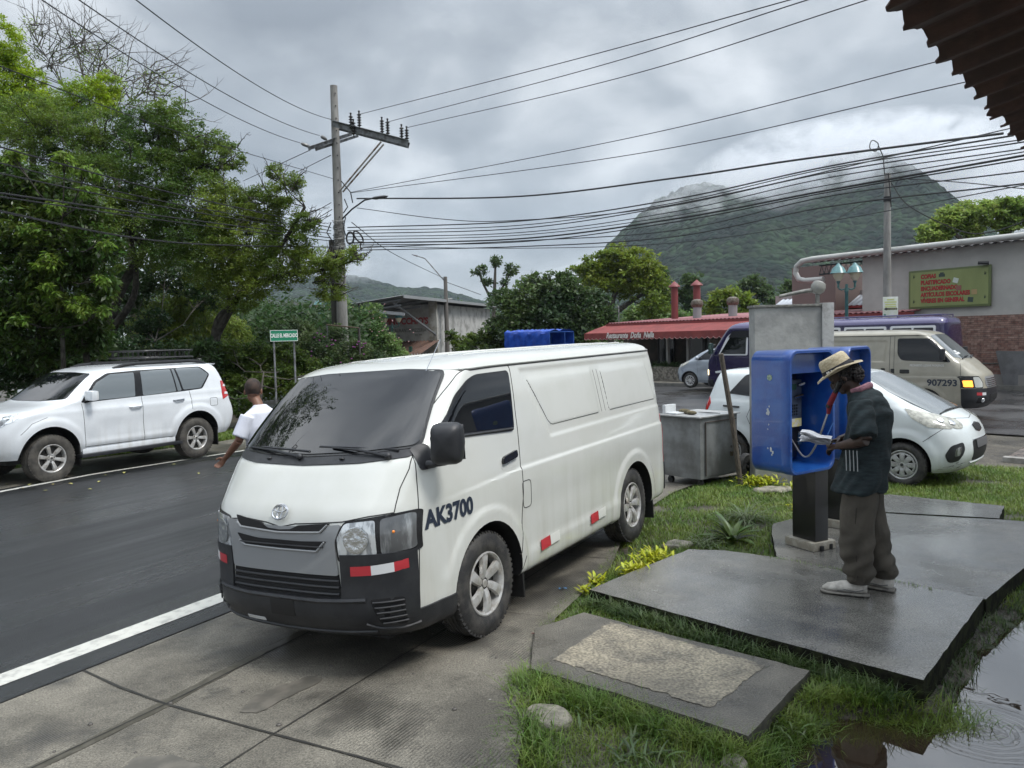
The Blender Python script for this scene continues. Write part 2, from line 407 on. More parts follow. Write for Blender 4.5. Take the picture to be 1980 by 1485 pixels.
def streaks(m, amt=.45, ztop=1.0, col=(.34, .31, .24)):
    t = m.node_tree; L = t.links.new; b = t.nodes['Principled BSDF']; src = b.inputs['Base Color'].links[0].from_socket
    tc = nn(t, 'ShaderNodeTexCoord'); mp = nn(t, 'ShaderNodeMapping'); L(tc.outputs['Object'], mp.inputs[0]); mp.inputs['Scale'].default_value = (9, 2, .7)
    n = nn(t, 'ShaderNodeTexNoise', i_Scale=1.0, i_Detail=6, i_Roughness=.6); L(mp.outputs[0], n.inputs[0]); mr = nn(t, 'ShaderNodeMapRange', i_1=.42, i_2=.72); L(n.outputs[0], mr.inputs[0])
    sp = nn(t, 'ShaderNodeSeparateXYZ'); L(tc.outputs['Object'], sp.inputs[0]); mz = nn(t, 'ShaderNodeMapRange', i_1=.25, i_2=ztop, i_3=amt*1.5, i_4=0); L(sp.outputs[2], mz.inputs[0])
    mu = nn(t, 'ShaderNodeMath', operation='MULTIPLY'); L(mr.outputs[0], mu.inputs[0]); L(mz.outputs[0], mu.inputs[1]); mx = nn(t, 'ShaderNodeMix', data_type='RGBA'); L(mu.outputs[0], mx.inputs[0]); L(src, mx.inputs[6]); mx.inputs[7].default_value = (*col, 1); L(mx.outputs[2], b.inputs['Base Color'])
streaks(vanpaint, .32, 1.1); streaks(suvpaint, .35, .9); streaks(hatpaint, .3, .6); streaks(beigepaint, .4, .9, (.16, .14, .10))
LT = frame((0, 0, 0), (1, 0, 0), (0, 0, -1), (0, 1, 0))
def wheel(par, x, sgn, yo, z, r, wd, rim, style, tm=rubber, rm=alloy, lugs=56, phase=.0, label=None):
    M = Matrix.Translation((x, sgn*yo, z)) @ (Matrix() if sgn > 0 else Matrix.Rotation(pi, 4, 'Z'))
    b = B(); g = .007
    prof = [(rim-.004, -.018), (rim+.012, -.004), (rim+(r-rim)*.45, .006), (r-.028, -.004), (r-.008, -.018), (r, -.032)]
    for k in range(4):
        y0 = -.032-(wd-.064)*(k+.78)/4.2; prof += [(r, y0+.006), (r-g, y0+.004), (r-g, y0-.004), (r, y0-.006)]
    prof += [(r, -wd+.03), (r-.012, -wd+.012), (rim+.02, -wd), (rim-.004, -wd+.02)]
    b.lathe(prof, LT, 64)
    for k in range(lugs):
        a = 2*pi*k/lugs
        for sy in (-.027, -wd+.027):
            Mx = Matrix.Rotation(a, 4, 'Y') @ Matrix.Translation((0, sy, r-.011)) @ Matrix.Rotation(.25 if k % 2 else -.1, 4, 'Z'); b.box((0, 0, 0), (.021*r/.34, .034, .024), M=Mx) if False else b.add([Mx @ V((p*.0105*r/.34, q*.014, s*.0125)) for s in (-1, 1) for p, q in ((-1, -1), (1, -1), (1, 1), (-1, 1))], [(0, 3, 2, 1), (4, 5, 6, 7), (0, 1, 5, 4), (1, 2, 6, 5), (2, 3, 7, 6), (3, 0, 4, 7)])
    t = b.build('wheel', tm, par, smooth=True, ang=40); t.matrix_local = M
    if label: t['label'] = label
    q = B(); q.lathe([(rim+.004, -.016), (rim+.003, -.006), (rim-.006, -.003), (rim-.016, -.010), (rim-.022, -.03), (rim-.03, -.08), (rim-.03, -wd+.03)], LT, 56)
    def spoke(a, w0, w1, r0, r1, d0, d1, curve=0, dep=.022):
        pts = []
        n = 7
        for i in range(n):
            f = i/(n-1); rr_ = r0+(r1-r0)*f; ww = w0+(w1-w0)*f; yy = d0+(d1-d0)*f+.012*sin(pi*f); aa = a+curve*f
            c_, s_ = cos(aa), sin(aa)
            for e, dd in ((-1, -dep), (-.8, 0), (0, .004), (.8, 0), (1, -dep)):
                pts.append((c_*rr_-s_*ww*e, yy+dd, s_*rr_+c_*ww*e))
        fs = [(i*5+k, i*5+k+1, (i+1)*5+k+1, (i+1)*5+k) for i in range(n-1) for k in range(4)]
        q.add(pts, fs)
    if style == 'curve6':
        for k in range(6): spoke(phase+k*pi/3, .026, .043, .035, rim-.012, -.030, -.014, .22)
        q.lathe([(0, -.022), (.022, -.022), (.028, -.026), (.03, -.05)], LT, 24); q.lathe([(.05, -.034), (.062, -.040), (.062, -.07)], LT, 24)
    elif style == 'six':
        for k in range(6): spoke(phase+k*pi/3, .022, .040, .045, rim-.014, -.042, -.018, 0, .03)
        q.lathe([(0, -.028), (.03, -.028), (.036, -.034), (.075, -.044), (.078, -.07)], LT, 28)
    elif style == 'cap7':
        q.lathe([(rim-.03, -.012), (rim-.045, -.006), (rim-.052, -.010)], LT, 56)
        for k in range(8): spoke(phase+k*pi/4, .028, .036, .03, rim-.026, -.012, -.010, 0, .012)
        q.lathe([(0, -.002), (.03, -.002), (.034, -.008), (.055, -.006), (.068, -.014), (.07, -.04)], LT, 32)
    else:
        for k in range(10): spoke(phase+k*pi/5, .010, .018, .03, rim-.012, -.022, -.012, .5, .012)
        q.lathe([(0, -.012), (.035, -.012), (.04, -.03)], LT, 24)
    ro = q.build('rim', rm, t, smooth=True, ang=30)
    d = B(); d.lathe([(0, -.075), (rim-.032, -.075), (rim-.031, -.09)], LT, 40)
    if style in ('six', 'curve6'):
        d.lathe([(.05, -.05), (.115, -.052), (.115, -.07)], LT, 32)
        for k in range(6): d.add(*nutpts(k*pi/3+phase+.5, .05 if style == 'six' else .044, -.034))
    d.build('brake_disc', pm('brake_metal', (.05, .048, .045), .5, .6), t, smooth=True)
    if style == 'cap7' or style == 'six':
        B().lathe([(0, .001 if style == 'cap7' else -.024), (.018, .0005 if style == 'cap7' else -.025), (.022, -.006 if style == 'cap7' else -.03)], LT, 20).build('hub_badge', pm('badge_dark', (.05, .05, .05), .3), t, smooth=True)
    return t
def nutpts(a, rad, y):
    vs = []
    for h in (y-.02, y+.004):
        for k in range(6): vs.append((cos(a)*rad+.008*cos(k*pi/3), h, sin(a)*rad+.008*sin(k*pi/3)))
    return vs, [(0, 1, 2, 3, 4, 5)[::-1], (6, 7, 8, 9, 10, 11)]+[(k, (k+1) % 6, 6+(k+1) % 6, 6+k) for k in range(6)]
def arches(me, lst, wmax):
    """cut wheel openings; lst of (x, z, rx, rz)"""
    n0 = len(me.materials)
    for sg in (1, -1):
        for (x, z, rx, rz) in lst:
            b = B(); n = 40
            vs = []
            for y in (sg*(wmax+.1), sg*(wmax-.34)):
                for k in range(n): a = 2*pi*k/n; vs.append((x+rx*cos(a), y, z+rz*sin(a)))
            fs = [tuple(range(n)), tuple(range(n, 2*n))[::-1]]+[(k, (k+1) % n, n+(k+1) % n, n+k) for k in range(n)]
            b.add(vs, fs); cu = b.mesh('cut'); me = boolcut(me, cu)
    return me
def paint_wells(me, lst, wmax, idx=1):
    for p in me.polygons:
        c = p.center
        for (x, z, rx, rz) in lst:
            e = ((c.x-x)/rx)**2+((c.z-z)/rz)**2
            if e < 1.03 and abs(c.y) < wmax-.004 and (abs(p.normal.y) < .6 or abs(c.y) < wmax-.30): p.material_index = idx
def sstep(a, b, x): t = np.clip((x-a)/(b-a), 0, 1); return t*t*(3-2*t)
def rrect_sdf(x, z, poly):
    """signed distance (approx.) to a convex polygon, negative inside"""
    d = np.full(np.shape(x), -1e9); n = len(poly)
    ar = sum(poly[i][0]*poly[(i+1) % n][1]-poly[(i+1) % n][0]*poly[i][1] for i in range(n))
    for i in range(n):
        (x0, z0), (x1, z1) = poly[i], poly[(i+1) % n]; l = math.hypot(x1-x0, z1-z0)
        nx, nz = (z1-z0)/l, -(x1-x0)/l
        if ar < 0: nx, nz = -nx, -nz
        d = np.maximum(d, (x-x0)*nx+(z-z0)*nz)
    return d
def mirror_dup(o, par):
    me = o.data.copy(); me.transform(Matrix.Diagonal((1, -1, 1, 1))); me.flip_normals(); c = bpy.data.objects.new(o.name, me); C.objects.link(c); c.parent = par
    return c
# ================================================================ main white cargo van
VROWS = [(.27, .90, .45, .78, 3, -3.50, .2), (.31, .965, .45, .815, 3, -3.54, .2), (.42, 1.01, .45, .83, 3.2, -3.55, .2), (.60, 1.0, .45, .84, 3.2, -3.54, .2),
         (.80, .995, .45, .845, 3.2, -3.53, .2), (.92, .985, .43, .845, 3.2, -3.52, .2), (1.0, .955, .41, .845, 3.2, -3.515, .2), (1.08, .90, .38, .843, 3.2, -3.51, .2), (1.16, .84, .36, .838, 3.2, -3.51, .2),
         (1.25, .765, .34, .832, 3.2, -3.51, .2), (1.31, .69, .30, .827, 3.3, -3.51, .2), (1.42, .565, .22, .814, 3.4, -3.51, .2), (1.58, .38, .09, .793, 3.4, -3.51, .2), (1.72, .205, -.05, .768, 3.4, -3.51, .2),
         (1.79, .105, -.13, .748, 3.3, -3.50, .2), (1.835, -.01, -.23, .71, 3, -3.47, .22), (1.865, -.16, -.42, .63, 3, -3.40, .25), (1.885, -.4, -.7, .48, 3, -3.25, .3), (1.897, -.8, -1.2, .25, 2.6, -2.9, .4), (1.90, -1.2, -1.5, .06, 2.4, -2.4, .2)]
P1 = [(-.785, 1.664), (-1.925, 1.668), (-1.955, 1.283), (-1.03, 1.285)]
P2 = [(-2.12, 1.664), (-3.21, 1.661), (-3.315, 1.281), (-2.17, 1.284)]
PO = [(-.70, 1.738), (-3.36, 1.732), (-3.47, 1.208), (-1.0, 1.20)]
def vdisp(x, z):
    d = -.008*(1-sstep(-.014, .0, rrect_sdf(x, z, PO)))
    d += .005*(1-sstep(-.010, 0, rrect_sdf(x, z, P1)))+.005*(1-sstep(-.010, 0, rrect_sdf(x, z, P2)))
    for c in ((-.02, .33), (-2.62, .33)):
        r = np.hypot(x-c[0], z-c[1]); d = d+.014*(1-sstep(.50, .535, r))
    # shoulder crease, fading out towards the front
    cz = np.where(x < -.5, 1.038, 1.038-.043*np.clip((x+.5)/.98, 0, 1)); am = np.where(x < -.5, 1, 1-np.clip((x+.5)/1.0, 0, 1))
    d = d+.012*am*(sstep(-.03, -.004, z-cz)*0+(1-sstep(-.006, .006, z-cz)))*sstep(.70, .95, z)
    # sill bulge
    d = d+.010*(1-sstep(.40, .47, z-.02*np.clip(-x-.5, 0, 3)))*(1-sstep(-.62, -.52, x))*sstep(-2.3, -2.2, x)
    return d
Mv = Matrix(((-.50706, .86051, -.0491, -.88275), (-.86186, -.50683, .01795, 5.61769), (-.00944, .05142, .99863, -.15002), (0, 0, 0, 1)))
def main_van():
    t = thing('cargo_van', 'cream white panel van with tinted glass and black bumper, marked AK3700 on its front door', 'van', mat=Mv)
    me = rowbody(VROWS, 130, 34, 190, 14, vdisp)
    AR = [(-.02, .33, .425, .425), (-2.62, .33, .42, .42)]
    full = me.copy(); me = arches(me, AR, .85)
    for q in (vanpaint, darkm): me.materials.append(q)
    paint_wells(me, AR, .85)
    bo = mkobj('body', me, [vanpaint, darkm], t); sharp(me, 30); T_ = bvh(full)
    # windscreen, seal and cowl
    ws = [(-.755, 1.345), (-.40, 1.318), (0, 1.305), (.40, 1.318), (.755, 1.345), (.655, 1.765), (.35, 1.785), (-.35, 1.785), (-.655, 1.765)]
    g = patch(T_, [(a*1.02, b+(.012 if b > 1.5 else -.012)) for a, b in ws], 'x+', .009, blackg, 'windscreen_seal', t, .05, st=.028)
    wso = patch(T_, ws, 'x+', .014, tintw, 'windscreen', t, .05, st=.028)
    co = patch(T_, [(-.765, 1.33), (-.735, 1.285), (-.45, 1.262), (0, 1.25), (.45, 1.262), (.735, 1.285), (.765, 1.33), (.40, 1.305), (0, 1.29), (-.40, 1.305)], 'x+', .007, blackp, 'cowl_panel', t, .02)
    def wp(y, z, off):
        a, b = cast(T_, 'x+', y, z); return a+b*off
    for (y0, y1, y2) in ((.62, .18, .55), (-.05, -.60, -.1)):
        w_ = B(); w_.tube([wp(y0, 1.285, .02), wp((y0+y1)/2, 1.315, .035), wp(y1, 1.335, .022)], [.011, .008, .006], 6)
        a, b = (y0-.06 if y0 > 0 else y0-.05), y1-.12
        w_.tube([wp(a+.10, 1.318, .014), wp((a+b)/2, 1.338, .016), wp(b, 1.345, .012)], .009, 5); w_.sphere(wp(y0, 1.285, .02), .022, 8, 6)
        w_.build('wiper', blackp, t, smooth=True)
    for y in (-.33, .3): B().sphere(wp(y, 1.282, .012), (.014, .02, .01), 8, 6).build('washer_nozzle', blackp, t, smooth=True)
    # side glass
    wn = [(-.452, 1.338), (.10, 1.372), (.415, 1.392), (.375, 1.44), (.15, 1.603), (.0, 1.69), (-.09, 1.718), (-.528, 1.722)]
    for mir in (False, True):
        patch(T_, [((a+.012 if a > .1 else a-.018) if abs(a) > .05 else a, b+(.016 if b > 1.5 else -.03)) for a, b in wn], 'y+', .008, blackg, 'window_seal', t, .045, st=.022, mirror=mir)
        patch(T_, wn, 'y+', .013, tint, 'door_window', t, .04, st=.022, mirror=mir)
    wst = B()
    seam(T_, [(-.46, 1.325), (.1, 1.352), (.46, 1.372)], 'y+', .012, blackp, 'window_trim', t, .002)
    # bumper, lower sides
    ny = lambda x, y, z: V((x, y, z))
    pcs = [[((.72, 0, 0), (-1, 0, 0)), ((0, 0, .768), (0, 0, 1)), ((0, .455, 0), (0, -1, .0))],
           [((.72, 0, 0), (-1, 0, 0)), ((0, 0, .768), (0, 0, 1)), ((0, -.455, 0), (0, 1, .0))],
           [((.72, 0, 0), (-1, 0, 0)), ((0, 0, .505), (0, 0, 1)), ((0, .455, 0), (0, 1, 0)), ((0, -.455, 0), (0, -1, 0))],
           [((.72, 0, 0), (1, 0, 0)), ((.40, 0, 0), (-1, 0, 0)), ((0, 0, .408), (0, 0, 1))]]
    shell(full, pcs, .014, blackp, 'front_bumper', t)
    patch(T_, [(-.44, .65), (-.455, .50), (.455, .50), (.44, .65)], 'x+', .003, darkm, 'lower_grille_opening', t, .0, th=.002)
    for z in (.535, .575, .612): seam(T_, [(-.44, z), (.44, z)], 'x+', .008, blackp, 'grille_bar', t, .006)
    lip = seam(T_, [(-.60, .505), (-.30, .492), (.30, .492), (.60, .505)], 'x+', .016, blackp, 'bumper_lip', t, .012)
    seam(T_, [(-.62, .315), (0, .30), (.62, .315)], 'x+', .014, blackp, 'bumper_lower_lip', t, .012)
    patch(T_, [(-.10, .482), (-.10, .385), (.10, .385), (.10, .482)], 'x+', .018, pm('plate_recess', (.008, .008, .009), .5), 'number_plate_recess', t, .01)
    patch(T_, [(-.36, .345), (-.36, .322), (-.19, .322), (-.19, .345)], 'x+', .016, whitetape, 'bumper_slot', t, .008)
    for mir in (False, True):
        patch(T_, [(.62, .51), (.66, .36), (.76, .345), (.77, .51)], 'x+', .016, darkm, 'fog_lamp_recess', t, .02, mirror=mir)
        for k in range(5):
            s_ = seam(T_, [(.635+.008*k, .49-.03*k), (.765, .49-.03*k)], 'x+', .006, blackp, 'fog_lamp_louvre', t, .022)
            if mir: s_.data.transform(Matrix.Diagonal((1, -1, 1, 1))); s_.data.flip_normals()
        s_ = seam(T_, [(.58, .365), (.64, .335), (.74, .322), (.79, .33)], 'x+', .013, blackp, 'bumper_crease', t, .012)
        if mir: s_.data.transform(Matrix.Diagonal((1, -1, 1, 1))); s_.data.flip_normals()
    # silver grille with two openings
    patch(T_, [(-.50, .94), (-.34, .93), (0, .918), (.34, .93), (.47, .94), (.425, .84), (.44, .645), (-.44, .645), (-.455, .84)], 'x+', .012, silver, 'grille', t, .02, th=.02)
    # crest of the upper opening dips under the badge
    patch(T_, [(-.40, .965), (-.35, .905), (-.06, .888), (.06, .888), (.33, .900), (.395, .945), (.16, .928), (.10, .905), (0, .898), (-.10, .905), (-.16, .935)], 'x+', .016, darkm, 'upper_grille_opening', t, .012)
    patch(T_, [(-.38, .86), (-.31, .793), (.31, .787), (.375, .845), (.18, .838), (-.18, .84)], 'x+', .016, darkm, 'middle_grille_opening', t, .012)
    seam(T_, [(-.36, .815), (-.30, .79), (0, .784), (.30, .784), (.36, .84)], 'x+', .007, silver, 'grille_edge', t, .016)
    seam(T_, [(-.38, .925), (-.34, .90), (0, .883), (.33, .895), (.38, .935)], 'x+', .007, silver, 'grille_edge', t, .016)
    seam(T_, [(-.35, .81), (.35, .81)], 'x+', .005, blackp, 'grille_bar', t, .018)
    # badge: three interlocking ellipses in chrome
    bd = B(); a0, n0 = cast(T_, 'x+', 0, .992); a0 = a0+n0*.022
    up = V((-n0.z, 0, n0.x)); sd_ = V((0, 1, 0))
    def ell(cx, cy, rx, ry, r):
        bd.tube([a0+sd_*(cx+rx*cos(2*pi*k/28))+up*(cy+ry*sin(2*pi*k/28)) for k in range(29)], r, 6)
    ell(0, 0, .062, .047, .0055); ell(0, -.004, .019, .043, .0048); ell(0, .017, .047, .018, .0048)
    bd.build('badge', chrome, t, smooth=True)
    # headlights
    for mir in (False, True):
        hl = [(.425, .865), (.485, .955), (.62, .972), (.78, .990), (.829, .992), (.829, .755), (.70, .742), (.44, .725)]
        h = patch(T_, hl, 'x+', .006, blackg, 'headlight', t, .02, st=.03, mirror=mir)
        for nm, pl, mt in (('reflector', [(.44, .865), (.49, .945), (.66, .958), (.67, .76), (.45, .74)], lens), ('indicator', [(.685, .962), (.815, .98), (.818, .775), (.69, .762)], lensd)):
            patch(T_, pl, 'x+', .0085, mt, nm, h, .02, st=.03, mirror=mir)
        # round bowl in the lamp
        a, n_ = cast(T_, 'x+', .56, .852); bw = B(); Mz = align(n_)
        bw.lathe([(.078, .014), (.070, .016), (.045, .011), (.02, .012), (0, .018)], Matrix.Translation(a) @ Mz, 28)
        if mir: bw.v = [(p[0], -p[1], p[2]) for p in bw.v]
        bw.build('lamp_bowl', pm('lamp_bowl_chrome', (.7, .72, .73), .12, 1., bump=.004, bs=40), h, smooth=True)
        # amber bulb
        a, n_ = cast(T_, 'x+', .745, .885); bw = B().sphere(a+n_*.004, .010, 10, 8)
        if mir: bw.v = [(p[0], -p[1], p[2]) for p in bw.v]
        bw.build('indicator_bulb', amber, h, smooth=True)
    # reflective tapes
    for pl, mt, nm in (([(.52, .70), (.52, .645), (.635, .648), (.635, .703)], redtape, 'red_reflector'), ([(.635, .703), (.635, .648), (.74, .658), (.74, .713)], whitetape, 'white_reflector'), ([(.74, .713), (.74, .658), (.79, .668), (.79, .723)], redtape, 'red_reflector')):
        patch(T_, pl, 'x+', .0165, mt, nm, t, 0, st=.03, th=.001); patch(T_, pl, 'x+', .0165, mt, nm, t, 0, st=.03, th=.001, mirror=True)
    for x0 in (-.715, -1.59):
        patch(T_, [(x0, .462), (x0, .385), (x0-.145, .392), (x0-.145, .468)], 'y+', .013, redtape, 'red_reflector', t, 0, th=.001)
        patch(T_, [(x0-.15, .468), (x0-.15, .395), (x0-.30, .40), (x0-.30, .474)], 'y+', .0125, pm('white_sticker', (.60, .605, .57), .35), 'white_reflector', t, 0, th=.001)
    patch(T_, [(-3.45, .60), (-3.45, .53), (-3.51, .53), (-3.51, .60)], 'y+', .008, redtape, 'red_reflector', t, 0, th=.001)
    # seams: door, hood, pillar
    for nm, pts, ax, rr in (('door_seam', [(.58, 1.33), (.635, 1.16), (.675, .99), (.70, .76), (.72, .42)], 'y+', .0035), ('door_seam', [(.58, 1.33), (.44, 1.472), (.22, 1.635), (.04, 1.755), (-.04, 1.778), (-.55, 1.782), (-.585, 1.76), (-.535, 1.43), (-.498, 1.03), (-.50, .86), (-.43, .42)], 'y+', .0035),
                            ('body_seam', [(.58, 1.33), (.63, 1.355)], 'y+', .003)):
        seam(T_, pts, ax, rr, seamm, nm, t, 0, rc=.04 if len(pts) > 4 else 0)
    for s_ in (1, -1): seam(T_, [(s_*.742, 1.30), (s_*.752, 1.22), (s_*.738, 1.12), (s_*.742, .99)], 'x+', .0035, seamm, 'hood_seam', t)
    seam(T_, [(-.50, .935), (-.30, .950), (-.12, .935), (0, .912), (.12, .935), (.30, .945), (.47, .955), (.62, .98), (.742, .99)], 'x+', .004, seamm, 'hood_seam', t, 0)
    seam(T_, [(-.50, .405), (-.43, .29)], 'y+', .003, seamm, 'sill_seam', t)
    # fuel flap
    seam(T_, [(-.485, .94), (-.61, .94), (-.615, .745), (-.50, .745)], 'y+', .0032, seamm, 'fuel_flap', t, 0, closed=True, rc=.035)
    # rain gutter
    for s_ in (1, -1):
        P = []
        for k in range(40):
            x = .20-3.66*k/39; z = 1.765+.018*sin(min(1, (k+1)/8)*pi/2)
            a, n_ = cast(T_, 'y+', x, z); p = a+n_*.006; P.append((p.x, p.y*s_, p.z))
        B().tube(P, .008, 6).build('rain_gutter', vanpaint, t, smooth=True)
        B().tube([(p[0], p[1]*1.003, p[2]-.011) for p in P], .005, 5).build('gutter_shadow_gap', seamm, t, smooth=True)
    # roof ribs
    rb = B()
    for y in (-.52, -.39, -.26, -.13, 0, .13, .26, .39, .52):
        P = []
        for k in range(30):
            h, n_ = cast(T_, 'z+', -.35-2.85*k/29, y); P.append(h-V((0, 0, .006)))
        rb.tube(P, .0105, 6)
    rb.build('roof_rib', vanpaint, t, smooth=True)
    # handle, mirror
    for mir in (False, True):
        patch(T_, [(-.235, 1.155), (-.46, 1.178), (-.46, 1.06), (-.245, 1.06)], 'y+', .001, vanpaint, 'handle_recess', t, .03, mirror=mir)
        hd = patch(T_, [(-.25, 1.118), (-.27, 1.15), (-.455, 1.176), (-.455, 1.125), (-.26, 1.10)], 'y+', .020, blackg, 'door_handle', t, .02, th=.03, mirror=mir)
    for s_ in (1,):
        b = B(); Mm = Matrix.Translation((.53, s_*.965, 1.355)) @ Matrix.Rotation(s_*R(14), 4, 'Z')
        n = 20; vs = []
        prof = [(-.055, .80), (-.045, .94), (-.02, 1.0), (.02, 1.0), (.05, .93), (.075, .78), (.088, .5), (.092, .1)]
        for dx, sc in prof:
            for k in range(n):
                a = 2*pi*k/n; ca, sa = cos(a), sin(a)
                y_ = .098*sc*abs(ca)**.42*(1 if ca > 0 else -1); z_ = .125*sc*abs(sa)**.42*(1 if sa > 0 else -1)
                vs.append(Mm @ V((dx, y_*s_+(-.01*s_ if z_ < 0 else .0), z_)))
        fs = [(i*n+k, i*n+(k+1) % n, (i+1)*n+(k+1) % n, (i+1)*n+k) for i in range(len(prof)-1) for k in range(n)]+[tuple(range(n)), tuple(range(7*n, 8*n))]
        b.add(vs, fs); mo = b.build('wing_mirror', blackp, t, smooth=True, ang=60)
        B().tube([(.55, s_*.82, 1.232), (.55, s_*.88, 1.236), (.54, s_*.945, 1.25)], [.026, .02, .026], 10).build('mirror_arm', blackp, mo, smooth=True)
        k_ = patch(T_, [(.585, 1.325), (.60, 1.20), (.47, 1.205), (.50, 1.355)], 'y+', .012, blackp, 'mirror_base', mo, .03, th=.02, mirror=s_ < 0)
        B().box((0, 0, 0), (.006, .165, .21), M=Mm @ Matrix.Translation((-.057, 0, 0))).build('mirror_glass', chrome, mo, bevel=.002)
    # aerial
    B().tube([cast(T_, 'y+', .30, 1.632)[0]+V((0, .012, 0)), cast(T_, 'y+', .19, 1.71)[0]+V((0, .012, 0))], .011, 8).build('aerial_base', blackg, t, smooth=True)
    a = cast(T_, 'y+', .22, 1.69)[0]+V((0, .02, 0)); B().tube([a, a+V((-.36, -.06, .30))], [.0035, .0018], 6).build('aerial', chrome, t, smooth=True)
    # plate lettering
    surf_text(T_, 'AK3700', .395, .905, .148, 'y+', navy, 'registration_letters', t, bold=.006, sx=1.0, off=.004, flip=-1, rot=R(.5))
    # dark tubes drawn along the side panel creases for contrast
    for pts in ([(-.80, 1.65), (-1.0, 1.33), (-1.04, 1.295), (-1.08, 1.285), (-1.93, 1.288)], [(-2.125, 1.64), (-2.165, 1.31), (-2.19, 1.287), (-3.29, 1.284)]): seam(T_, pts, 'y+', .0028, seamm, 'panel_crease', t, -.0008)
    for pts in ([(-1.98, 1.66), (-2.01, 1.29)], [(-2.055, 1.66), (-2.09, 1.29)]): seam(T_, pts, 'y+', .0025, seamm, 'panel_crease', t, -.0008)
    # lamps at the rear
    for s_ in (1, -1):
        patch(T_, [(-3.40, 1.12), (-3.52, 1.12), (-3.52, .62), (-3.42, .62)], 'y+', .004, redl, 'tail_light', t, .02, mirror=s_ < 0)
    shell(full, [[((-3.44, 0, 0), (1, 0, 0)), ((0, 0, .62), (0, 0, 1)), ((0, 0, .34), (0, 0, -1))]], .012, blackp, 'rear_bumper', t)
    patch(T_, [(-.66, 1.64), (.66, 1.64), (.70, 1.20), (-.70, 1.20)], 'x-', .004, tint, 'rear_window', t, .06)
    patch(T_, [(-.25, .95), (.25, .95), (.25, .80), (-.25, .80)], 'x-', .006, whitetape, 'rear_plate', t, .01)
    # chassis, mudflaps, wheels
    B().box((-1.3, 0, .30), (4.2, 1.25, .14)).build('underbody', darkm, t)
    for x, s_ in ((-.47, 1), (-.47, -1), (-3.09, 1), (-3.09, -1)):
        B().box((x, s_*.72, .26), (.02, .20, .30)).build('mudflap', pm('mudflap_rubber', (.012, .012, .012), .6), t, bevel=.004)
    for x in (0, -2.57):
        for s_ in (1, -1): wheel(t, x, s_, .825, .345, .345, .195, .208, 'curve6', phase=.35 if x == 0 else .9)
    return t, T_
VAN, VT = main_van()
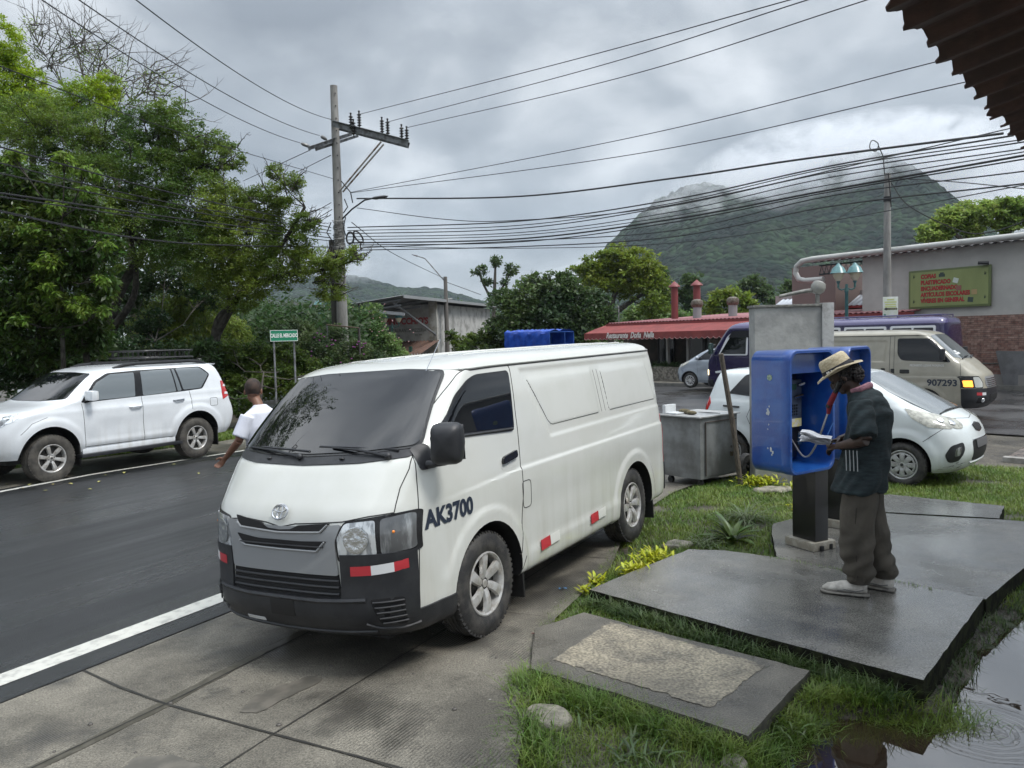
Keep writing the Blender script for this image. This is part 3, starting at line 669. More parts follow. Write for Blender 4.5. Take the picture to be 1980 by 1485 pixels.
# ================================================================ white SUV
def mir(o): 
    o.data.transform(Matrix.Diagonal((1, -1, 1, 1))); o.data.flip_normals()
def headlamp(T_, pl, ax, par, mt, mirror, off=.004, inner=None, imt=None):
    h = patch(T_, pl, ax, off, mt, 'headlight', par, .03, st=.04, mirror=mirror)
    if inner: patch(T_, inner, ax, off+.003, imt, 'reflector', h, .02, st=.03, mirror=mirror)
    return h
def suv():
    XL[0] = .55
    M = Matrix.Translation((-8.285, 13.325, -.308)) @ Matrix.Rotation(4.184, 4, 'Z')
    t = thing('suv', 'big white four-wheel drive with a black roof basket and muddy tyres parked across the road', 'car', mat=M)
    rows = [(.42, .82, .30, .86, 2.6, -3.66, .3), (.55, .90, .30, .91, 2.6, -3.74, .3), (.75, .93, .30, .935, 2.6, -3.79, .3), (.92, .90, .30, .94, 2.6, -3.77, .3), (1.04, .84, .28, .935, 2.6, -3.73, .3), (1.11, .76, .2, .93, 2.6, -3.71, .3),
            (1.165, .58, .0, .915, 2.6, -3.70, .3), (1.21, .30, -.3, .905, 2.8, -3.69, .3), (1.25, .03, -.50, .90, 3, -3.68, .3), (1.285, -.10, -.62, .893, 3, -3.67, .3), (1.33, -.17, -.70, .88, 3, -3.66, .3), (1.50, -.42, -.92, .84, 3, -3.61, .3),
            (1.66, -.67, -1.12, .79, 3, -3.55, .3), (1.74, -.82, -1.3, .745, 3, -3.50, .3), (1.79, -1.0, -1.5, .68, 2.8, -3.44, .3), (1.825, -1.25, -1.7, .55, 2.6, -3.3, .35), (1.843, -1.6, -2.0, .32, 2.5, -3.0, .4), (1.848, -2.0, -2.3, .05, 2.4, -2.7, .2)]
    AR = [(.01, .42, .495, .485), (-2.81, .42, .485, .49)]
    def dsp(x, z):
        d = 0*x
        for c in AR: d = d+.022*(1-sstep(.56, .66, np.hypot(x-c[0], z-c[1])))
        d = d-.016*np.exp(-((z-.80)/.16)**2)*sstep(-2.2, -2.0, x)*(1-sstep(-.9, -.7, x))+.014*(1-sstep(.56, .62, z))*(1-sstep(-.7, -.5, x))*sstep(-2.3, -2.2, x)
        return d
    me = rowbody(rows, 100, 30, 130, 14, dsp); full = me.copy(); me = arches(me, AR, .95)
    for q in (suvpaint, darkm): me.materials.append(q)
    paint_wells(me, AR, .95); mkobj('body', me, [suvpaint, darkm], t); sharp(me, 30); T_ = bvh(full)
    patch(T_, [(-.80, 1.32), (-.4, 1.295), (.4, 1.295), (.80, 1.32), (.66, 1.715), (.3, 1.74), (-.3, 1.74), (-.66, 1.715)], 'x+', .006, tint, 'windscreen', t, .04, st=.04)
    ws = [[(-.60, 1.262), (-1.545, 1.277), (-1.615, 1.70), (-1.15, 1.69), (-.88, 1.565)], [(-1.70, 1.279), (-2.40, 1.305), (-2.37, 1.72), (-1.745, 1.712)], [(-2.43, 1.306), (-2.52, 1.313), (-2.45, 1.722), (-2.40, 1.72)], [(-2.56, 1.325), (-2.95, 1.335), (-3.19, 1.59), (-3.02, 1.722), (-2.49, 1.728)]]
    bk = [(-.53, 1.245), (-2.54, 1.298), (-2.99, 1.322), (-3.225, 1.59), (-3.05, 1.745), (-1.7, 1.735), (-1.10, 1.712), (-.85, 1.592)]
    sg = pm('suv_side_glass', (.13, .15, .16), .04, coat=1., spec=1.)
    for m_ in (False, True):
        patch(T_, bk, 'y+', .004, blackg, 'window_surround', t, .05, st=.04, mirror=m_)
        for pl in ws: patch(T_, pl, 'y+', .008, sg, 'side_window', t, .03, st=.04, mirror=m_)
        h = patch(T_, [(.60, .98), (.74, 1.08), (.72, 1.12), (.90, 1.16), (.93, 1.14), (.80, .95)], 'x+', .006, lens, 'headlight', t, .02, st=.03, mirror=m_)
        patch(T_, [(.66, 1.00), (.76, 1.07), (.84, 1.09), (.80, .98)], 'x+', .010, lensd, 'reflector', h, .02, st=.03, mirror=m_)
        patch(T_, [(.42, 1.155), (.75, 1.03), (.76, .96), (.55, 1.03)], 'y+', .006, lens, 'headlight_side', h, .02, st=.03, mirror=m_)
        tl = patch(T_, [(-3.44, 1.45), (-3.60, 1.43), (-3.70, 1.19), (-3.42, 1.08)], 'y+', .008, redl, 'tail_light', t, .02, st=.03, mirror=m_)
        for z in (1.34, 1.19): patch(T_, [(-3.50, z+.035), (-3.66, z+.02), (-3.66, z-.02), (-3.47, z-.01)], 'y+', .012, whitetape, 'reversing_lens', tl, .01, st=.03, mirror=m_)
        fg = patch(T_, [(.62, .66), (.62, .56), (.74, .56), (.76, .66)], 'x+', .004, lensd, 'fog_lamp', t, .03, st=.03, mirror=m_)
    for pts in ([(-.55, 1.23), (-.56, .85), (-.57, .50), (-1.68, .49)], [(-1.665, 1.27), (-1.66, .9), (-1.68, .49)], [(-2.68, 1.31), (-2.70, 1.14), (-2.69, .95)], [(-1.68, .49), (-2.28, .475)]):
        s_ = seam(T_, pts, 'y+', .004, seamm, 'door_seam', t); c = mirror_dup(s_, t)
    seam(T_, [(.05, 1.06), (.30, .98), (.48, .82)], 'y+', .0035, seamm, 'bumper_seam', t)
    seam(T_, [(-3.12, 1.125), (-3.29, 1.125), (-3.29, .975), (-3.12, .975)], 'y+', .0035, seamm, 'fuel_flap', t, closed=True, rc=.03)
    for x0 in (-1.40, -2.30):
        pr = suvpaint if x0 > -2 else chrome
        B().tube([cast(T_, 'y+', x0, 1.10 if x0 > -2 else 1.145)[0], cast(T_, 'y+', x0-.04, 1.10 if x0 > -2 else 1.145)[0]+V((0, .035, 0)), cast(T_, 'y+', x0-.20, 1.105 if x0 > -2 else 1.15)[0]+V((0, .035, 0)), cast(T_, 'y+', x0-.24, 1.105 if x0 > -2 else 1.15)[0]], .016, 8).build('door_handle', pr, t, smooth=True)
    # grille and bumper at the nose
    patch(T_, [(-.45, 1.08), (.45, 1.08), (.38, .78), (-.38, .78)], 'x+', .01, lensd, 'grille', t, .04)
    for y in np.linspace(-.34, .34, 6): seam(T_, [(y, .80), (y, 1.06)], 'x+', .015, chrome, 'grille_bar', t, .01)
    patch(T_, [(-.40, .66), (.40, .66), (.36, .52), (-.36, .52)], 'x+', .006, darkm, 'air_intake', t, .03)
    # mirror
    for s_ in (1, -1):
        o = B().box((0, 0, 0), (.13, .23, .17)).build('wing_mirror', suvpaint, t, bevel=.045, loc=(-.66, s_*1.02, 1.36))
        B().tube([(0, -s_*.06, -.08), (.05, -s_*.13, -.10)], .03, 8).build('mirror_arm', blackg, o, smooth=True)
    # running board, spoiler, rails, basket
    for s_ in (1, -1):
        B().box((-1.42, s_*.93, .355), (1.95, .17, .06)).build('running_board', blackp, t, bevel=.02)
        B().box((-1.42, s_*.86, .42), (1.8, .10, .10)).build('sill', suvpaint, t, bevel=.03)
        rl = B().tube([(-1.30, s_*.66, 1.78), (-1.50, s_*.665, 1.835), (-1.75, s_*.67, 1.855), (-2.9, s_*.67, 1.862), (-3.12, s_*.66, 1.84), (-3.26, s_*.65, 1.79)], .024, 8, sq=1.3).build('roof_rail', blackp, t, smooth=True)
        for x in (-.45, .47): pass
    B().add([(-3.30, .62, 1.80), (-3.62, .52, 1.79), (-3.62, -.52, 1.79), (-3.30, -.62, 1.80), (-3.30, .62, 1.76), (-3.60, .50, 1.755), (-3.60, -.50, 1.755), (-3.30, -.62, 1.76)], [(0, 1, 2, 3), (7, 6, 5, 4), (0, 4, 5, 1), (1, 5, 6, 2), (2, 6, 7, 3), (3, 7, 4, 0)]).build('spoiler', suvpaint, t, bevel=.01)
    for x in (-.47, -3.27):
        for s_ in (1, -1): B().box((x, s_*.82, .36), (.02, .20, .34)).build('mudflap', MT['mudflap_rubber'], t, bevel=.004)
    B().box((-1.4, 0, .42), (4.0, 1.4, .16)).build('underbody', darkm, t)
    # basket: a thing clamped on the roof rails moves with the car
    bk_ = B(); X0, X1, Y0, Z0, Z1 = -2.0, -3.09, .56, 1.945, 2.075
    def loop(z, x0, x1, y, r):
        c = .09; P = []
        for cx, cy, a0 in ((x0-c, y-c, 0), (x1+c, y-c, 1), (x1+c, -y+c, 2), (x0-c, -y+c, 3)):
            for k in range(5):
                a = pi/2*a0+pi/2*k/4; P.append((cx+c*cos(a), cy+c*sin(a), z))
        P.append(P[0]); bk_.tube(P, r, 6)
    loop(Z1, X0, X1, Y0, .019); loop(Z0, X0, X1, Y0, .019)
    for k in range(9):
        x = X0-.12+(X1-X0+.24)*k/8
        for s_ in (1, -1): bk_.tube([(x, s_*Y0, Z0), (x, s_*Y0, Z1)], .012, 5)
        bk_.tube([(x, -Y0, Z0-.01), (x, Y0, Z0-.01)], .010, 5)
    for k in range(5):
        y = -Y0+.15+k*(2*Y0-.3)/4; bk_.tube([(X0, y, Z0), (X1, y, Z0)], .007, 5)
        for x in (X0, X1): bk_.tube([(x, y, Z0), (x, y, Z1)], .008, 5)
    for x in (-1.75, -2.75):
        bk_.tube([(x, -.67, 1.88), (x, .67, 1.88)], .02, 6)
        for s_ in (1, -1): bk_.tube([(x, s_*.5, 1.88), (x, s_*.5, 1.94)], .016, 6)
    bk_.build('roof_basket', pm('basket_black', (.012, .012, .013), .45), t, smooth=True)
    for x in (0, -2.79):
        for s_ in (1, -1): wheel(t, x, s_, .93, .385, .385, .25, .228, 'six', tm=rubber_mud, lugs=48, phase=.1 if x else .25)
    return t
suv()

# ================================================================ small hatchbacks
def hatch(M, name, label, paint, detail, style, cap, faceflip=False):
    XL[0] = .45
    t = thing(name, label, 'car', mat=M)
    rows = [(.20, .56, .15, .74, 2.6, -2.78, .3), (.27, .66, .2, .775, 2.6, -2.84, .3), (.40, .725, .22, .795, 2.6, -2.87, .3), (.52, .735, .22, .80, 2.6, -2.88, .3), (.64, .715, .22, .80, 2.6, -2.885, .3), (.74, .675, .2, .80, 2.6, -2.88, .3),
            (.82, .61, .15, .797, 2.6, -2.875, .3), (.89, .50, .05, .79, 2.6, -2.87, .3), (.95, .38, -.05, .78, 2.6, -2.86, .3), (1.0, .27, -.15, .768, 2.7, -2.84, .3), (1.045, .17, -.22, .752, 2.8, -2.83, .3), (1.08, .10, -.28, .742, 3, -2.82, .3),
            (1.20, -.10, -.42, .705, 3, -2.78, .3), (1.32, -.33, -.60, .665, 3, -2.74, .3), (1.41, -.52, -.80, .62, 3, -2.70, .3), (1.445, -.66, -.95, .56, 2.8, -2.66, .3), (1.468, -.86, -1.15, .44, 2.6, -2.55, .35), (1.48, -1.1, -1.4, .24, 2.5, -2.3, .4), (1.483, -1.4, -1.6, .04, 2.4, -2.0, .2)]
    AR = [(0, .30, .345, .335), (-2.385, .30, .345, .335)]
    def dsp(x, z):
        d = 0*x
        for c in AR: d = d+.016*(1-sstep(.38, .47, np.hypot(x-c[0], z-c[1])))
        d = d-.014*np.exp(-((z-.62)/.12)**2)*sstep(-2.0, -1.8, x)*(1-sstep(-.6, -.4, x))
        return d
    me = rowbody(rows, 90, 28, 110, 14, dsp); full = me.copy(); me = arches(me, AR, .80)
    for q in (paint, darkm): me.materials.append(q)
    paint_wells(me, AR, .80); mkobj('body', me, [paint, darkm], t); sharp(me, 30); T_ = bvh(full)
    wsg = pm('wet_windscreen', (.16, .18, .185), .10, coat=1., spec=1., bump=.001, bs=120)
    patch(T_, [(-.68, 1.09), (-.3, 1.055), (.3, 1.055), (.68, 1.09), (.54, 1.405), (.25, 1.425), (-.25, 1.425), (-.54, 1.405)], 'x+', .005, wsg, 'windscreen', t, .03, st=.03)
    for m_ in (False, True):
        patch(T_, [(-.24, 1.04), (-2.42, 1.12), (-2.18, 1.40), (-1.2, 1.43), (-.72, 1.39)], 'y+', .003, blackg, 'window_surround', t, .04, st=.04, mirror=m_)
        for pl in ([(-.32, 1.055), (-1.15, 1.07), (-1.17, 1.405), (-.74, 1.37)], [(-1.22, 1.07), (-1.98, 1.085), (-1.96, 1.385), (-1.24, 1.405)], [(-2.03, 1.09), (-2.37, 1.12), (-2.17, 1.375), (-2.01, 1.385)]):
            patch(T_, pl, 'y+', .007, tint, 'side_window', t, .03, st=.04, mirror=m_)
        h = patch(T_, [(.47, .755), (.56, .755), (.70, .80), (.775, .90), (.765, 1.0), (.70, .945), (.55, .90), (.42, .87), (.40, .81)], 'x+', .006, pm('aged_lens', (.42, .42, .36), .16, col2=(.25, .25, .22), vs=14, coat=.8), 'headlight', t, .03, st=.03, mirror=m_)
        patch(T_, [(.01, 1.005), (.32, .935), (.53, .86), (.54, .76), (.30, .785), (.12, .88)], 'y+', .006, MT['aged_lens'], 'headlight_side', h, .02, st=.03, mirror=m_)
        for (y, z, r_) in ((.56, .83, .045), (.66, .86, .04)):
            a, n_ = cast(T_, 'x+', y, z); bw = B().lathe([(r_, .012), (r_*.8, .016), (r_*.3, .012), (0, .016)], Matrix.Translation(a) @ align(n_), 20)
            if m_: bw.v = [(p[0], -p[1], p[2]) for p in bw.v]
            bw.build('lamp_bowl', lens, h, smooth=True)
        fg = patch(T_, [(.55, .60), (.70, .56), (.745, .44), (.70, .34), (.60, .36), (.53, .50)], 'x+', .005, blackp, 'fog_lamp_surround', t, .04, st=.03, mirror=m_)
        patch(T_, [(.58, .55), (.66, .52), (.67, .42), (.60, .43)], 'x+', .009, lensd, 'fog_lamp', fg, .03, st=.03, mirror=m_)
        patch(T_, [(-2.73, 1.07), (-2.84, 1.02), (-2.87, .84), (-2.74, .86), (-2.68, .98)], 'y+', .008, redl, 'tail_light', t, .03, st=.03, mirror=m_)
    # mouth, badge grille
    mo = patch(T_, [(-.36, .60), (.36, .60), (.33, .34), (-.33, .34)], 'x+', .004, darkm, 'lower_grille', t, .05)
    patch(T_, [(-.26, .60), (.26, .60), (.25, .50), (-.25, .50)], 'x+', .016, pm('plate_grey', (.10, .10, .105), .5), 'plate_holder', t, .01)
    seam(T_, [(-.34, .605), (.34, .605)], 'x+', .010, chrome, 'grille_trim', t, .004)
    seam(T_, [(-.36, .32), (.36, .32)], 'x+', .012, paint, 'lower_lip', t, .004)
    patch(T_, [(-.19, .775), (0, .80), (.19, .775), (.16, .705), (0, .68), (-.16, .705)], 'x+', .006, chrome, 'grille', t, .02, st=.02)
    patch(T_, [(-.165, .765), (0, .785), (.165, .765), (.14, .715), (0, .695), (-.14, .715)], 'x+', .009, darkm, 'grille_mesh', t, .02, st=.02)
    for pts, ax in (([(-.30, 1.03), (-.33, .6), (-.30, .30), (-1.2, .28)], 'y+'), ([(-1.18, 1.07), (-1.20, .6), (-1.18, .28)], 'y+'), ([(-1.99, 1.09), (-2.10, .8), (-2.02, .62)], 'y+'), ([(.50, .80), (.25, .60)], 'y+'), ([(-.62, 1.03), (-.60, .93), (-.42, .875), (0, .845), (.42, .875), (.60, .93), (.62, 1.03)], 'x+')):
        s_ = seam(T_, pts, ax, .0035, seamm, 'body_seam', t)
        if ax == 'y+': mirror_dup(s_, t)
    for m_ in (1, -1):
        for x0 in (-.92, -2.22): B().tube([(x0, m_*(abs(cast(T_, 'y+', x0, .94)[0].y)+.005), .935), (x0-.12, m_*(abs(cast(T_, 'y+', x0, .94)[0].y)+.03), .94), (x0-.25, m_*(abs(cast(T_, 'y+', x0-.25, .94)[0].y)+.005), .945)], .014, 8).build('door_handle', blackp if x0 < -2 else paint, t, smooth=True)
        o = B().sphere((0, 0, 0), (.06, .10, .075), 14, 8).build('wing_mirror', paint, t, smooth=True, loc=(-.36, m_*.87, 1.12))
        B().tube([(0, -m_*.05, -.05), (.03, -m_*.12, -.07)], .02, 6).build('mirror_arm', blackp, o, smooth=True)
    B().add([(-2.60, .50, 1.455), (-2.80, .42, 1.43), (-2.80, -.42, 1.43), (-2.60, -.50, 1.455), (-2.60, .50, 1.42), (-2.79, .42, 1.40), (-2.79, -.42, 1.40), (-2.60, -.50, 1.42)], [(0, 1, 2, 3), (7, 6, 5, 4), (0, 4, 5, 1), (1, 5, 6, 2), (2, 6, 7, 3), (3, 7, 4, 0)]).build('spoiler', paint, t, bevel=.01)
    B().box((-1.2, 0, .26), (3.1, 1.2, .14)).build('underbody', darkm, t)
    if detail:
        def wp(y, z, o):
            a, b = cast(T_, 'x+', y, z); return a+b*o
        for y0, y1 in ((-.55, .02), (.05, .58)):
            B().tube([wp(y0, 1.085, .012), wp((y0+y1)/2, 1.105, .02), wp(y1, 1.10, .014)], .010, 6).build('wiper', blackp, t, smooth=True)
        # scuffs on the near front corner
        sc = B()
        for k in range(22):
            y = -random.uniform(.52, .74); z = random.uniform(.25, .36); l = random.uniform(.02, .09)
            sc.tube([wp(y, z, .0005), wp(y+l*.5, z+.008, .0005), wp(y+l, z+.012+random.uniform(-.01, .01), .0005)], .0016, 4)
        sc.build('scuff_mark', pm('scuff', (.06, .055, .05), .7), t)
    for x in (0, -2.385):
        for s_ in (1, -1): wheel(t, x, s_, .79, .285, .285, .165, .186, style, rm=cap, lugs=40, phase=pi/2 if style == 'cap7' else .2)
    return t
hatch(Matrix.Translation((5.472, 10.656, -.168)) @ Matrix.Rotation(-.740, 4, 'Z'), 'hatchback', 'small white hatchback with cloudy headlight parked on the grass behind the telephone booths', hatpaint, True, 'cap7', coverp)

# ================================================================ beige van
def beige_van():
    XL[0] = .72
    M = Matrix.Translation((9.579, 17.96, -.154)) @ Matrix.Rotation(-.7405, 4, 'Z')
    t = thing('beige_van', 'beige panel van numbered 907293 with black bumper driving along the cross street', 'van', mat=M)
    rows = [(.27, .98, .45, .78, 2.8, -3.45, .2), (.42, 1.12, .50, .825, 2.8, -3.50, .2), (.60, 1.14, .50, .835, 2.8, -3.50, .2), (.72, 1.12, .50, .84, 2.8, -3.50, .2), (.88, 1.09, .48, .84, 2.8, -3.49, .2), (.97, 1.05, .45, .84, 2.9, -3.48, .2), (1.05, .97, .42, .838, 3, -3.48, .2), (1.15, .86, .40, .833, 3, -3.48, .2),
            (1.24, .76, .36, .825, 3.2, -3.48, .2), (1.31, .66, .32, .815, 3.3, -3.48, .2), (1.45, .50, .22, .80, 3.4, -3.48, .2), (1.62, .31, .07, .775, 3.4, -3.48, .2), (1.78, .13, -.08, .745, 3.4, -3.48, .2), (1.86, .03, -.18, .72, 3.2, -3.46, .2), (1.91, -.10, -.32, .66, 3, -3.42, .22), (1.94, -.28, -.55, .55, 3, -3.3, .25), (1.96, -.6, -.95, .36, 2.8, -3.0, .3), (1.967, -1.2, -1.5, .06, 2.4, -2.4, .2)]
    AR = [(-.02, .30, .38, .38), (-2.40, .30, .38, .38)]
    PA = [(-.80, 1.74), (-2.1, 1.74), (-2.12, 1.24), (-.86, 1.24)]
    def dsp(x, z):
        d = -.012*(1-sstep(-.03, 0, rrect_sdf(x, z, PA)))
        for c in AR: d = d+.012*(1-sstep(.42, .50, np.hypot(x-c[0], z-c[1])))
        return d+.008*(1-sstep(-.008, .008, z-.93))*sstep(.5, .8, z)
    me = rowbody(rows, 100, 30, 130, 12, dsp); full = me.copy(); me = arches(me, AR, .84)
    for q in (beigepaint, darkm): me.materials.append(q)
    paint_wells(me, AR, .84); mkobj('body', me, [beigepaint, darkm], t); sharp(me, 30); T_ = bvh(full)
    patch(T_, [(-.73, 1.35), (-.4, 1.315), (.4, 1.315), (.73, 1.35), (.64, 1.82), (.3, 1.845), (-.3, 1.845), (-.64, 1.82)], 'x+', .005, pm('van_windscreen', (.10, .115, .12), .04, coat=1., spec=1.), 'windscreen', t, .05, st=.04)
    wn = [(.47, 1.265), (.10, 1.72), (.02, 1.75), (-.57, 1.755), (-.56, 1.45), (-.50, 1.33), (-.42, 1.30)]
    for m_ in (False, True):
        patch(T_, [(a*1.03+(.012 if a > 0 else -.01), b+(.018 if b > 1.5 else -.018)) for a, b in wn], 'y+', .003, blackg, 'window_seal', t, .05, st=.035, mirror=m_)
        patch(T_, wn, 'y+', .007, tint, 'door_window', t, .04, st=.035, mirror=m_)
        h = patch(T_, [(.56, .69), (.835, .70), (.838, .955), (.60, .945), (.53, .80)], 'x+', .005, blackg, 'headlight', t, .02, st=.03, mirror=m_)
        patch(T_, [(.57, .71), (.715, .71), (.72, .93), (.61, .925), (.55, .80)], 'x+', .009, pm('beige_lens', (.5, .5, .46), .1, .3, coat=1.), 'reflector', h, .02, st=.03, mirror=m_)
        patch(T_, [(.74, .72), (.825, .725), (.828, .86), (.74, .86)], 'x+', .009, pm('lit_amber', (.9, .3, .03), .2, emit=((1, .35, .05), 1.1)), 'indicator', h, .01, st=.03, mirror=m_)
        patch(T_, [(.60, .60), (.60, .54), (.70, .545), (.70, .605)], 'x+', .017, redtape, 'red_reflector', t, 0, st=.03, mirror=m_)
        patch(T_, [(.50, .60), (.50, .54), (.60, .54), (.60, .60)], 'x+', .017, whitetape, 'white_reflector', t, 0, st=.03, mirror=m_)
        fg = patch(T_, [(.48, .50), (.48, .38), (.68, .38), (.68, .50)], 'x+', .015, darkm, 'fog_lamp_recess', t, .03, st=.03, mirror=m_)
        a, n_ = cast(T_, 'x+', .57, .44); bw = B().lathe([(.05, .02), (.045, .028), (0, .03)], Matrix.Translation(a) @ align(n_), 20)
        if m_: bw.v = [(p[0], -p[1], p[2]) for p in bw.v]
        bw.build('fog_lamp', lens, fg, smooth=True)
    shell(full, [[((.69, 0, 0), (-1, 0, 0)), ((0, 0, .685), (0, 0, 1))]], .013, blackp, 'front_bumper', t)
    patch(T_, [(-.36, .55), (.36, .55), (.34, .42), (-.34, .42)], 'x+', .016, darkm, 'bumper_opening', t, .03)
    patch(T_, [(-.42, .93), (.42, .93), (.46, .80), (.40, .69), (-.40, .69), (-.46, .80)], 'x+', .006, silver, 'grille', t, .04, st=.04)
    for z in (.72, .76, .80, .84, .88): seam(T_, [(-.40, z), (.40, z)], 'x+', .012, chrome, 'grille_bar', t, .008)
    for m_ in (1,):
        for pts in ([(.665, 1.17), (.68, .93), (.685, .69)], [(.665, 1.17), (.62, 1.31)], [(.62, 1.31), (.08, 1.80), (-.02, 1.825), (-.66, 1.83), (-.65, .76), (-.60, .42)], [(-.75, 1.83), (-.74, .76), (-.74, .40)]):
            s_ = seam(T_, pts, 'y+', .0045, seamm, 'door_seam', t, rc=0); mirror_dup(s_, t)
    for s_ in (1, -1):
        P = [(x, s_*(abs(cast(T_, 'y+', x, 1.845)[0].y)+.006), 1.845) for x in np.linspace(.0, -3.4, 20)]
        B().tube(P, .011, 6).build('rain_gutter', beigepaint, t, smooth=True)
        B().tube([(p[0], p[1], p[2]-.014) for p in P], .006, 5).build('gutter_shadow_gap', seamm, t, smooth=True)
        hd = patch(T_, [(-.33, 1.0), (-.53, 1.0), (-.53, 1.085), (-.33, 1.085)], 'y+', .006, blackg, 'door_handle', t, .02, st=.03, mirror=s_ < 0)
        patch(T_, [(-.64, .98), (-.72, .98), (-.72, 1.10), (-.64, 1.10)], 'y+', .006, blackg, 'door_catch', t, .02, st=.03, mirror=s_ < 0)
        patch(T_, [(-.84, .98), (-.93, .98), (-.93, 1.11), (-.84, 1.11)], 'y+', .006, darkm, 'sliding_door_handle', t, .02, st=.03, mirror=s_ < 0)
        o = B().box((0, 0, 0), (.09, .15, .24)).build('wing_mirror', blackp, t, bevel=.03, loc=(.36, s_*.95, 1.42))
        B().tube([(0, -s_*.04, -.09), (.02, -s_*.15, -.13)], .018, 6).build('mirror_arm', blackp, o, smooth=True)
    def wp(y, z, o):
        a, b = cast(T_, 'x+', y, z); return a+b*o
    for y0, y1 in ((-.55, -.02), (.05, .58)):
        B().tube([wp(y0, 1.30, .02), wp((y0+y1)/2, 1.34, .03), wp(y1, 1.345, .02)], .013, 6).build('wiper', blackp, t, smooth=True)
    for k, (y, z) in enumerate(((-.55, 1.40), (-.40, 1.41), (-.48, 1.45))): patch(T_, [(y, z), (y+.13, z), (y+.13, z+.04), (y, z+.035)], 'x+', .009, whitetape, 'windscreen_sticker', t, 0, st=.03)
    surf_text(T_, '907293', .33, .80, .19, 'y-', navy, 'registration_number', t, bold=.006, sx=1.05, flip=1)
    surf_text(T_, 'PROHIBIDO LLEVAR PASAJEROS', .02, 1.175, .062, 'y-', whitetape, 'door_lettering', t, flip=1, sx=.78)
    B().box((-1.3, 0, .34), (4.0, 1.25, .16)).build('underbody', darkm, t)
    for x in (0, -2.415):
        for s_ in (1, -1): wheel(t, x, s_, .82, .33, .33, .19, .19, 'cap7', rm=silver, lugs=40)
    return t
beige_van()

